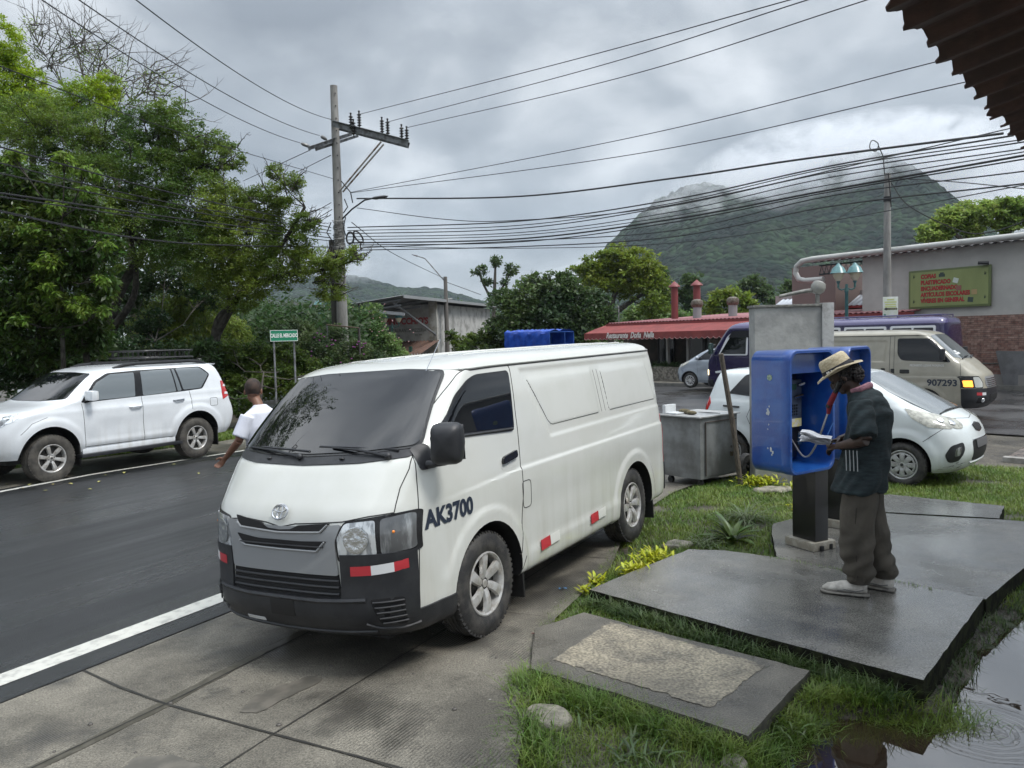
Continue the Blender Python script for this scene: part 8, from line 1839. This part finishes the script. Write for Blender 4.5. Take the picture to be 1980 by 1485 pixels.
def tree(name, label, blobs, trunk, lm, ls, ncl, nper, clr=.5, flat=.6, droop=0., wr=.45, shell_=.45, cat='tree', twigs=0, tr=.16, group=None, base=None, bm_=None, dp=.9, twl=1.0, seed=None):
    """blobs: (px, py, radius px, Y); trunk: list of px polylines ((x, y, Y), ...)"""
    B_ = [(atY(x, y, Y), r*Y/FP) for x, y, r, Y in blobs]
    b0 = atY(*trunk[0][0]) if trunk else B_[0][0]; zb = float(gz(b0.x, b0.y))-.05; O = V((b0.x, b0.y, zb))
    t = thing(name, label, cat, O, group=group)
    vols = np.array([r**2.2 for _, r in B_]); cnt = np.maximum(3, (ncl*vols/vols.sum()).astype(int)); C_ = []; Rd = []
    for (c, r), k in zip(B_, cnt):
        d = rng.normal(0, 1, (k, 3)); d /= np.linalg.norm(d, axis=1)[:, None]; q = rng.uniform(shell_, 1, (k, 1))
        P = np.array(c)+d*q*r*np.array([1, dp, .92]); C_.append(P); Rd.append(clr*r**.5*rng.uniform(.35, .95, k))
    C_ = np.concatenate(C_); Rd = np.concatenate(Rd); v, f = leaf_cloud(C_, Rd, nper, ls, flat, droop, wr)
    v[:, 2] = np.maximum(v[:, 2], zb+.05)
    o = mkobj('crown', npmesh('crown', v-np.array(O), f), lm, t, True)
    bb = B()
    ends = []
    for i, pl in enumerate(trunk):
        pts = [atY(*p)-O for p in pl]
        if i == 0: pts[0].z = 0
        n = len(pts); rs = [tr*(1 if i == 0 else .6)*(1-.65*k/(n-1)) for k in range(n)]; q = catmull([tuple(p) for p in pts], n*4); bb.tube(q, list(np.interp(np.linspace(0, n-1, n*4), range(n), rs)), 8); ends += [(V(q[k]), max(.02, rs[min(n-1, k//4)]*.5)) for k in range(n, n*4)]
    if not ends: ends = [(V((0, 0, .5)), .05)]
    # limbs to the foliage masses, then finer branches to clumps
    for c, r in B_:
        c = c-O; e, er = min(ends, key=lambda q: (q[0]-c).length+max(0, q[0].z-c.z)); m = e.lerp(c, .5)+V((0, 0, -.08*(c-e).length)); bb.tube([e, m, c], [er, er*.6, .012], 6)
        for k in range(5 if twigs == 0 else 9):
            d = V(rng.normal(0, 1, 3)).normalized()*r*random.uniform(.6, 1.05); s = m.lerp(c, random.uniform(.2, 1)); bb.tube([s, s.lerp(c+d, .5)+V((0, 0, .06*r)), c+d], [er*.35+.005, .012, .004], 4, cap=False)
    for k in range(twigs):
        c, r = random.choice(B_); c = c-O; d = V((random.gauss(0, 1), random.gauss(0, .5), abs(random.gauss(.6, .7)))).normalized(); s = c+V(rng.normal(0, .35, 3))*r; P = [s]
        for q in range(5): d = (d+V(rng.normal(0, .28, 3))).normalized(); P.append(P[-1]+d*r*.30*twl)
        bb.tube(P, [.022, .016, .012, .009, .006, .004], 4, cap=False)
        for q in (2, 3, 4):
            d2 = (d+V(rng.normal(0, .9, 3))).normalized(); bb.tube([P[q], P[q]+d2*r*.25*twl, P[q]+d2*r*.45*twl+V((0, 0, .05))], [.009, .006, .003], 3, cap=False)
    bb.build('trunk', bm_ or bark, t, smooth=True)
    return t
def lmat(n, c1, c2, vs=.8, isl=.35, rough=.45, tr=.5):
    k = 1.7
    return pm(n, tuple(q*k for q in c1), rough, col2=tuple(q*k for q in c2), vs=vs, lo=.38, hi=.62, island=isl, trans=tr, spec=.4)
fe1 = lmat('feathery_leaf', (.040, .075, .014), (.095, .135, .022), .55)
fe2 = lmat('feathery_leaf_light', (.06, .095, .016), (.135, .175, .028), .6)
lime = lmat('lime_leaf', (.12, .18, .012), (.20, .26, .018), .9)
brd = lmat('broad_tree_leaf', (.025, .048, .010), (.06, .09, .016), .7, .5, .3)
brdn = lmat('young_broad_leaf', (.065, .115, .016), (.11, .165, .024), .9)
drk = lmat('dark_leaf', (.016, .035, .012), (.035, .062, .02), .6)
hdg = lmat('hedge_leaf', (.035, .062, .013), (.08, .115, .02), .9)
bam = lmat('bamboo_leaf', (.09, .13, .022), (.15, .19, .035), .8)
oli = lmat('olive_leaf', (.075, .11, .016), (.13, .165, .022), .35)
mng = lmat('mango_leaf', (.022, .042, .016), (.055, .085, .024), .35)
far_ = lmat('far_leaf', (.03, .055, .022), (.06, .09, .032), .3)
grn = lmat('mid_green_leaf', (.055, .10, .03), (.11, .16, .045), .5)
tree('lime_tree', 'bright yellow-green tree standing highest at the far left', [(0, 85, 55, 26), (10, 150, 62, 26), (62, 165, 38, 26), (88, 215, 42, 25.5), (30, 230, 60, 25.5), (205, 165, 30, 25.6), (170, 185, 44, 25.5), (215, 205, 28, 25.5), (140, 210, 40, 25.5), (110, 100, 18, 25.5)][:9], [((60, 690, 25.5), (70, 480, 25.5), (60, 240, 25.8))], lime, .085, 560, 80, .36, tr=.22)
tree('bare_tree', 'thin-leaved tree with bare twigs against the sky behind the lime tree', [(90, 120, 46, 29), (150, 90, 40, 29), (190, 130, 55, 29), (240, 170, 50, 28.5), (320, 205, 48, 28.5), (300, 160, 40, 28.5), (60, 60, 30, 29)], [((260, 690, 28), (250, 450, 28.3), (180, 230, 28.8))], fe2, .09, 120, 22, .55, tr=.2, twigs=110, bm_=pm('grey_twig', (.09, .08, .07), .9), twl=1.5)
tree('feathery_tree', 'wide feathery green tree, its crown spreading above the parked four-wheel drive', [(60, 250, 75, 22.5), (140, 265, 85, 22.5), (215, 275, 70, 22.5), (280, 250, 60, 22), (330, 225, 50, 22), (350, 290, 75, 22), (410, 305, 55, 21.8), (445, 310, 32, 21.5), (300, 340, 90, 21.8), (380, 370, 75, 21.5), (200, 370, 110, 22), (90, 370, 95, 22.5), (270, 440, 95, 21.5), (360, 450, 80, 21.3), (160, 470, 80, 21.8)],
     [((188, 720, 22), (215, 610, 22), (280, 480, 22), (330, 360, 22)), ((215, 640, 22), (262, 560, 21.8), (250, 430, 22)), ((280, 480, 22), (210, 380, 22.2), (150, 300, 22.5))], fe1, .07, 1900, 88, .31, tr=.20, bm_=barkd, twigs=60, twl=.55)
tree('feathery_tree', 'feathery light green tree leaning towards the tall utility pole', [(440, 400, 60, 21), (500, 400, 48, 21), (545, 380, 38, 20.8), (570, 350, 22, 20.8), (480, 470, 75, 21), (560, 460, 52, 21), (420, 500, 70, 21.2), (540, 520, 55, 21), (600, 430, 26, 20.8), (470, 550, 60, 21), (600, 510, 42, 21), (650, 505, 34, 21), (690, 495, 22, 20.8), (640, 560, 36, 21), (530, 330, 22, 21)],
     [((405, 715, 21.5), (418, 640, 21.5), (445, 585, 21.4), (425, 500, 21.3)), ((418, 650, 21.5), (470, 560, 21.2), (540, 480, 21), (590, 400, 20.8)), ((445, 585, 21.4), (520, 540, 21), (640, 520, 21))], fe2, .065, 1150, 80, .31, tr=.17, bm_=barkd, twigs=70, twl=.9)
tree('broadleaf_tree', 'dark broad-leaved tree with drooping pale young leaves at the left edge', [(20, 350, 60, 17), (90, 370, 50, 17), (150, 410, 55, 17), (30, 440, 85, 17), (120, 480, 85, 17), (190, 480, 45, 16.8), (30, 560, 90, 17), (130, 570, 80, 17), (190, 560, 40, 16.8), (60, 650, 80, 17.3), (160, 640, 55, 17.3)], [((70, 720, 17.6), (80, 600, 17.6), (70, 470, 17.5)), ((170, 715, 17.6), (160, 620, 17.4), (170, 540, 17.2))], brd, .16, 620, 44, .38, .8, .8, .36, tr=.13, bm_=barkd)
tree('broadleaf_tree', 'pale new leaf tufts of a young broad-leaved tree in front of the dark one', [(125, 310, 18, 16.3), (170, 330, 16, 16.3), (110, 400, 16, 16.2), (60, 440, 18, 16.2), (175, 370, 14, 16.2), (90, 505, 18, 16.1), (155, 590, 20, 16.1), (200, 600, 14, 16.1), (95, 560, 16, 16.1), (205, 470, 13, 16.2), (40, 620, 14, 16.1), (190, 540, 13, 16.1), (25, 300, 16, 16.3)], [((120, 720, 16.9), (118, 560, 16.7), (120, 420, 16.5))], brdn, .14, 110, 26, .28, .8, 1.1, .34, tr=.06, bm_=barkd)
tree('bamboo_clump', 'yellow-green bamboo behind the roof basket of the parked four-wheel drive', [(330, 600, 50, 25), (370, 570, 45, 25), (300, 640, 50, 25), (370, 640, 50, 25), (420, 620, 42, 25), (450, 650, 40, 25)], [((340, 710, 25), (345, 640, 25), (350, 590, 25))], bam, .16, 260, 46, .42, .9, 1.0, .2, cat='bamboo', tr=.06)
tree('dark_shrub', 'dark tangled undergrowth behind the hood of the parked four-wheel drive', [(20, 700, 60, 19), (90, 690, 55, 19), (150, 690, 45, 19), (20, 640, 50, 19.5), (200, 680, 45, 19.3), (100, 620, 50, 20)], [((90, 740, 19.2), (95, 700, 19.2), (90, 670, 19.2))], drk, .13, 360, 46, .42, tr=.05, cat='shrub', bm_=barkd)
tree('dark_shrub', 'dark green undergrowth behind the roof basket', [(260, 690, 45, 21), (330, 690, 40, 21), (290, 630, 40, 22), (220, 610, 45, 22.5), (390, 690, 40, 21), (250, 560, 50, 24), (400, 560, 45, 24.5), (320, 530, 50, 24.5)], [((300, 740, 21), (305, 700, 21), (300, 660, 21))], drk, .12, 330, 46, .42, tr=.05, cat='shrub', bm_=barkd)
tree('hedge', 'mixed green hedge below the street name sign, behind the walking man', [(440, 745, 40, 21.6), (490, 740, 42, 21.4), (440, 690, 40, 21.8), (500, 690, 42, 21.8), (550, 740, 40, 21.4), (560, 700, 38, 21.8), (605, 720, 40, 21.6), (410, 760, 30, 20.3), (470, 790, 25, 20.3)], [((500, 800, 19.6), (505, 760, 19.8), (510, 720, 20))], hdg, .10, 560, 56, .36, tr=.05, cat='hedge')
tree('hedge', 'flowering dark hedge between the street name sign and the tall pole', [(640, 700, 42, 22.6), (690, 690, 38, 22.8), (600, 670, 36, 22.5), (650, 650, 28, 23.2), (720, 700, 30, 23), (580, 640, 25, 23)], [((650, 740, 22.6), (650, 710, 22.6), (655, 690, 22.6))], lmat('dark_hedge_leaf', (.028, .05, .022), (.06, .085, .03), 1.2), .09, 380, 52, .36, tr=.05, cat='hedge')
def flowers(label, pts, r, m, group):
    b = B()
    for x, y, Y in pts:
        P = atY(x, y, Y)
        for k in range(5): q = P+V(rng.normal(0, r, 3)); b.sphere(q, (.028, .028, .02), 6, 4)
    return tag(b.build('flowers', m, smooth=True), label, 'flowers', group, 'stuff')
flowers('small purple flowers dotted over the hedge next to the tall pole', [(616, 650, 21.9), (640, 668, 21.8), (690, 672, 21.9), (605, 690, 21.6), (672, 705, 21.8), (700, 660, 22), (598, 720, 21.6)], .09, pm('purple_petal', (.20, .04, .18), .6), None)
tree('blossom_tree', 'light green tree with pale pink blossom in front of the pizza restaurant', [(700, 620, 32, 34), (718, 612, 26, 34), (715, 650, 34, 33.5), (745, 668, 28, 33.5), (772, 692, 24, 33.5), (690, 660, 30, 34), (650, 590, 28, 35)], [((725, 720, 34), (728, 680, 34), (725, 640, 34))], grn, .13, 420, 44, .42, tr=.10)
flowers('pale pink blossom scattered over the light green tree by the pizza restaurant', [(690, 605, 32.9), (725, 600, 32.9), (742, 612, 32.8), (755, 628, 32.8), (705, 630, 32.8), (770, 645, 32.8), (735, 650, 32.6), (700, 655, 32.8), (620, 595, 33.5)], .30, pm('pink_petal', (.45, .26, .26), .7), None)
def besides():
    tree('roadside_tree', 'tall tree beyond the left edge, its crown mirrored in the white van windscreen', [(-600, 250, 290, 14.5), (-600, -100, 300, 14.5), (-660, -430, 270, 14.5), (-330, -20, 170, 14.5), (-380, -330, 190, 14.5), (-860, 50, 300, 14.5), (-420, 280, 170, 14.5), (-520, -640, 170, 14.5), (-860, -300, 250, 14.5)], [((-640, 850, 14.5), (-630, 500, 14.5), (-610, 0, 14.5)), ((-630, 500, 14.5), (-480, 100, 14.5), (-380, -250, 14.5))], fe1, .12, 1000, 46, .36, tr=.24, bm_=barkd, twigs=40)
besides()
# beyond the crossing
tree('mango_tree', 'dark round-crowned tree behind the blue tarpaulin', [(985, 600, 42, 46), (1030, 580, 48, 46), (1075, 565, 42, 46), (1110, 590, 48, 46), (1150, 600, 42, 46), (1060, 620, 52, 45.5), (1010, 640, 42, 45.5), (1120, 640, 50, 45.5), (1040, 545, 24, 46), (1090, 540, 20, 46), (965, 640, 30, 46), (1170, 630, 30, 46)], [((1080, 690, 46), (1085, 640, 46), (1075, 590, 46)), ((1110, 690, 46), (1120, 640, 46), (1130, 600, 46))], mng, .27, 620, 46, .62, tr=.25, bm_=barkd)
tree('spreading_tree', 'olive-green spreading tree with visible limbs left of the restaurant flues', [(1150, 515, 30, 56), (1190, 500, 32, 56), (1235, 508, 34, 56), (1260, 535, 30, 56), (1150, 545, 30, 56), (1220, 545, 40, 56), (1275, 565, 26, 56), (1125, 530, 22, 56), (1265, 590, 28, 55), (1180, 540, 30, 57)], [((1178, 690, 56), (1180, 620, 56), (1185, 580, 56), (1200, 540, 56)), ((1182, 610, 56), (1225, 580, 56), (1260, 560, 56)), ((1182, 600, 56), (1160, 570, 56), (1145, 540, 56))], oli, .26, 520, 50, .62, .4, tr=.35, bm_=barkd)
tree('spindly_tree', 'sparse tall tree with leaf tufts standing against the sky beyond the crossing', [(958, 503, 14, 62), (930, 522, 12, 62), (985, 522, 13, 62), (940, 545, 12, 62), (975, 548, 10, 62), (955, 572, 14, 62), (918, 528, 7, 62), (998, 520, 8, 62)], [((950, 690, 62), (955, 600, 62), (957, 540, 62), (958, 510, 62)), ((956, 590, 62), (935, 550, 62), (925, 525, 62)), ((956, 580, 62), (975, 550, 62), (988, 525, 62))], far_, .26, 90, 22, .55, tr=.20, wr=.5)
tree('hedge', 'clipped green hedge between the thin lamp pole and the dark tree', [(885, 665, 16, 46), (910, 660, 18, 46), (935, 655, 18, 46), (960, 668, 16, 46), (870, 650, 12, 46.5), (900, 680, 16, 45.5), (940, 680, 16, 45.5)], [((910, 700, 46), (911, 680, 46), (912, 670, 46))], hdg, .16, 240, 40, .40, tr=.06, cat='hedge')
for (lab, bl, m_, tk) in (('narrow dark conifer just left of the first restaurant flue', [(1283, 530, 6, 70), (1284, 550, 9, 70), (1285, 575, 12, 70), (1286, 600, 14, 70)], drk, (1286, 680, 70)),
                          ('feathery pine behind the restaurant flues', [(1335, 540, 16, 70), (1328, 570, 18, 70), (1345, 595, 20, 70)], far_, (1335, 680, 70)),
                          ('yellow-green mango trees behind the restaurant roof vents', [(1385, 580, 18, 58), (1410, 572, 20, 58), (1440, 580, 16, 58), (1455, 590, 12, 58), (1385, 610, 22, 58), (1430, 612, 22, 58)], oli, (1410, 680, 58)),
                          ('dark tree behind the top of the concrete pillar', [(1460, 545, 18, 75), (1480, 565, 22, 75), (1440, 560, 18, 75), (1500, 600, 30, 72)], far_, (1470, 680, 75)),
                          ('rounded green tree between the pillar and the pale tin roof', [(1530, 560, 22, 64), (1555, 555, 22, 64), (1575, 575, 18, 64), (1540, 590, 28, 64), (1570, 610, 26, 64)], far_, (1550, 680, 64)),
                          ('low green trees behind the left end of the pink roof', [(1230, 610, 22, 60), (1265, 620, 20, 58), (1300, 615, 22, 60), (1210, 640, 20, 60), (1340, 620, 22, 62)], grn, (1260, 690, 60))):
    tree('distant_tree', lab, bl, [(tk, (tk[0], tk[1]-50, tk[2]), (bl[0][0], bl[0][1]+12, tk[2]))], m_, .32, 150, 36, .62, tr=.20)
tree('umbrella_tree', 'flat-topped bright green tree rising behind the grey shop roof at right', [(1800, 450, 26, 48), (1835, 425, 28, 48), (1870, 415, 28, 48), (1910, 412, 28, 48), (1950, 405, 30, 48), (1990, 410, 30, 48), (1820, 460, 20, 48), (1880, 440, 22, 48), (1945, 435, 22, 48)], [((1900, 690, 48), (1900, 520, 48), (1900, 470, 48)), ((1900, 500, 48), (1850, 455, 48), (1820, 440, 48)), ((1900, 500, 48), (1950, 450, 48), (1985, 420, 48))], lmat('umbrella_leaf', (.10, .15, .03), (.17, .22, .05), .5), .24, 420, 46, .50, .32, tr=.3)
def backwood():
    """low mass of trees far beyond the buildings"""
    cs = []; rd = []
    for i in range(1500):
        x = rng.uniform(-700, 2600); Y = rng.uniform(75, 120); top = 600 if x > 900 else 590; p = atY(x, rng.uniform(top, 680), Y); cs.append(tuple(p)); rd.append(rng.uniform(.8, 2.0))
    v, f = leaf_cloud(np.array(cs), np.array(rd), 34, .55, .8); mkobj('far_wood', npmesh('far_wood', v, f), far_, None, True); o = bpy.context.scene.collection.objects.get('far_wood'); tag(o, 'low belt of distant woodland beyond the buildings', 'woodland', kind='stuff')
    cs = []; rd = []
    for i in range(1300):
        x = rng.uniform(-500, 690); Y = rng.uniform(26, 34); p = atY(x, rng.uniform(430, 760) if x < 420 else rng.uniform(600, 720), Y); cs.append(tuple(p)); rd.append(rng.uniform(.5, 1.1))
    v, f = leaf_cloud(np.array(cs), np.array(rd), 46, .22, .8); o = mkobj('undergrowth', npmesh('undergrowth', v, f), drk, None, True); tag(o, 'dark mass of foliage filling in behind the roadside trees', 'woodland', kind='stuff')
backwood()
blades('grass', np.array([(*uv(a, b), float(gz(*uv(a, b)))) for a, b in zip(rng.uniform(2, 14, 26000), -15.1-np.abs(rng.normal(0, .8, 26000)))]), .14, .012, gm, 1., 2, 'stuff', 'rough grass at the foot of the roadside trees', 'grass')

# ================================================================ mountains
def fbm(x, y, seed, oct_=5):
    r = np.random.default_rng(seed); v = 0; a = 1; s = 1
    for k in range(oct_):
        for q in range(3):
            th = r.uniform(0, 2*pi); ph = r.uniform(0, 2*pi); v = v+a*np.sin((np.cos(th)*x+np.sin(th)*y)*s+ph+1.3*np.sin((np.sin(th)*x-np.cos(th)*y)*s*.7+ph*2))/3
        a *= .5; s *= 2.03
    return v
def mountain(name, ridge, Y0, depth, seed, m, rough=7, nx=340, ny=150, bump=2.2):
    """ridge: px silhouette (x, y) seen at distance Y0; the slope falls towards the viewer"""
    xs = np.array([p[0] for p in ridge]); X = (xs-990)/FP*Y0; Z = np.array([atY(a, b, Y0).z for a, b in ridge]); gx = np.linspace(X.min(), X.max(), nx)
    try:
        zr = np.interp(gx, X, Z); k = np.ones(9)/9; zr = np.convolve(np.pad(zr, 4, 'edge'), k, 'valid')
    except Exception: zr = np.interp(gx, X, Z)
    fy = np.linspace(0, 1.5, ny); GX, F = np.meshgrid(gx, fy, indexing='ij'); ZR = np.repeat(zr[:, None], ny, 1)
    YY = Y0-depth*(1-F); h = np.where(F < 1, np.sin(np.clip(F, 0, 1)*pi/2)**1.15, 1-(F-1)*1.1)
    gull = fbm(GX/rough/9, YY/rough/22, seed, 4); Zz = ZR*h+gull*rough*1.1*np.sin(np.clip(F, 0, 1)*pi)**1.2+bump*(np.abs(fbm(GX/6.5, YY/6.5, seed+1, 3))-.4)*np.clip(F*3, 0, 1)
    Zz = np.maximum(Zz, -12); xc = float(gx.mean())
    i, j = np.meshgrid(np.arange(nx-1), np.arange(ny-1), indexing='ij'); f = np.stack([i*ny+j, (i+1)*ny+j, (i+1)*ny+j+1, i*ny+j+1], -1).reshape(-1, 4)
    me = npmesh(name, np.stack([np.where(GX > xc, xc+(GX-xc)*(YY/Y0)**1.6, GX), YY, Zz], -1).reshape(-1, 3), f)
    if me.polygons[nx*10].normal.z < 0: me.flip_normals()
    o = mkobj(name, me, m, None, True); o['kind'] = 'structure'; return GX, YY, Zz
fm_ = bpy.data.materials.new('forest_slope'); fm_.use_nodes = True
def forestmat():
    t = fm_.node_tree; L = t.links.new; b = t.nodes['Principled BSDF']; tc = nn(t, 'ShaderNodeTexCoord'); v = nn(t, 'ShaderNodeTexVoronoi', i_Scale=.16); L(tc.outputs['Object'], v.inputs[0])
    n = nn(t, 'ShaderNodeTexNoise', i_Scale=.02, i_Detail=6); L(tc.outputs['Object'], n.inputs[0]); mr = nn(t, 'ShaderNodeMapRange', i_1=.44, i_2=.56); L(n.outputs[0], mr.inputs[0])
    mx = nn(t, 'ShaderNodeMix', data_type='RGBA'); mx.inputs[6].default_value = (.004, .013, .008, 1); mx.inputs[7].default_value = (.015, .030, .013, 1); L(mr.outputs[0], mx.inputs[0])
    sc = nn(t, 'ShaderNodeSeparateColor'); L(v.outputs['Color'], sc.inputs[0]); m2 = nn(t, 'ShaderNodeMapRange', i_3=.4, i_4=1.8); L(sc.outputs[0], m2.inputs[0]); s = nn(t, 'ShaderNodeVectorMath', operation='SCALE'); L(mx.outputs[2], s.inputs[0]); L(m2.outputs[0], s.inputs[3])
    L(s.outputs[0], b.inputs['Base Color']); b.inputs['Roughness'].default_value = .9; b.inputs['Specular IOR Level'].default_value = .1
    bp = nn(t, 'ShaderNodeBump', i_Distance=9); bp.invert = True; L(v.outputs['Distance'], bp.inputs['Height']); L(bp.outputs[0], b.inputs['Normal'])
forestmat()
mountain('mountain', [(1080, 640), (1130, 560), (1175, 480), (1215, 440), (1270, 395), (1310, 372), (1345, 366), (1400, 380), (1450, 372), (1520, 352), (1570, 332), (1620, 318), (1665, 345), (1705, 380), (1750, 412), (1800, 448), (1850, 495), (1910, 560), (1980, 640)], 900, 420, 3, fm_, 9, 560, 260, 4.0)
mountain('hill', [(480, 640), (560, 560), (640, 535), (690, 534), (740, 545), (790, 560), (850, 558), (900, 572), (960, 590), (1100, 600), (1250, 600), (1500, 640)], 1300, 420, 9, fm_, 10, 260, 90, 3)
mountain('mountain', [(1640, 640), (1740, 560), (1800, 500), (1870, 440), (1930, 400), (1990, 380), (2100, 360), (2500, 400), (2900, 640)], 2000, 700, 17, fm_, 16, 260, 120, 6)
mountain('hill', [(-2200, 640), (-1500, 540), (-700, 500), (0, 520), (500, 580), (620, 640)], 1500, 500, 23, fm_, 12, 200, 80, 4)
# ================================================================ low cloud over the slopes and the air between
def vol(name, verts_bm, dens, col, label, noise=None, aniso=.3):
    m = bpy.data.materials.new(name); m.use_nodes = True; t = m.node_tree; t.nodes.clear(); L = t.links.new; o = nn(t, 'ShaderNodeOutputMaterial'); p = nn(t, 'ShaderNodeVolumePrincipled')
    p.inputs['Color'].default_value = (*col, 1); p.inputs['Anisotropy'].default_value = aniso; p.inputs['Density'].default_value = dens
    if noise:
        tc = nn(t, 'ShaderNodeTexCoord'); mp = nn(t, 'ShaderNodeMapping'); L(tc.outputs['Object'], mp.inputs[0]); mp.inputs['Scale'].default_value = noise[0]
        n = nn(t, 'ShaderNodeTexNoise', i_Scale=1.0, i_Detail=6, i_Roughness=.62, i_Distortion=.6); L(mp.outputs[0], n.inputs[0])
        ln = nn(t, 'ShaderNodeVectorMath', operation='LENGTH'); m2 = nn(t, 'ShaderNodeMapping'); L(tc.outputs['Object'], m2.inputs[0]); m2.inputs['Scale'].default_value = noise[1]; L(m2.outputs[0], ln.inputs[0])
        fo = nn(t, 'ShaderNodeMapRange', i_1=.35, i_2=1.0, i_3=1, i_4=0); L(ln.outputs[1], fo.inputs[0])
        mr = nn(t, 'ShaderNodeMapRange', i_1=noise[2], i_2=noise[3]); L(n.outputs[0], mr.inputs[0]); mu = nn(t, 'ShaderNodeMath', operation='MULTIPLY'); L(mr.outputs[0], mu.inputs[0]); L(fo.outputs[0], mu.inputs[1]); m3 = nn(t, 'ShaderNodeMath', operation='MULTIPLY', i_1=dens); L(mu.outputs[0], m3.inputs[0]); L(m3.outputs[0], p.inputs['Density'])
    L(p.outputs[0], o.inputs['Volume']); return m
def cloudbank(x, y, Y, rx, ry, rz, dens, label, seed=0, lo=.44, hi=.60, sc=.022):  # one patch of low cloud as a volume
    P = atY(x, y, Y); b = B().sphere((0, 0, 0), (rx, ry, rz), 20, 12)
    m = vol('cloudbank_%d' % seed, None, dens, (.93, .95, .98), label, ((sc, sc, sc*1.5), (1/rx, 1/ry, 1/rz), lo, hi)); o = b.build('cloudbank', m, smooth=True, loc=P); tag(o, label, 'cloudbank', kind='stuff')
cloudbank(1670, 338, 800, 175, 170, 50, .11, 'low cloud wrapping the summit of the big mountain', 1, .44, .54, .035)
cloudbank(1400, 400, 760, 90, 110, 30, .03, 'wisps of cloud on the left shoulder of the big mountain', 2, .46, .58, .04)
cloudbank(1880, 395, 1250, 190, 220, 62, .024, 'bank of cloud filling the gap right of the big mountain', 3, .38, .54, .018)
cloudbank(690, 520, 1150, 60, 90, 24, .012, 'thin cloud over the low hill at left', 4, .42, .60)
hz = B().box((0, 0, 0), (5400, 4600, 520)).build('haze', vol('haze_air', None, .00015, (.80, .90, 1.0), ''), loc=(0, 1200, 243)); hz['kind'] = 'stuff'; hz['label'] = 'thin damp haze in the air'; hz['category'] = 'haze'
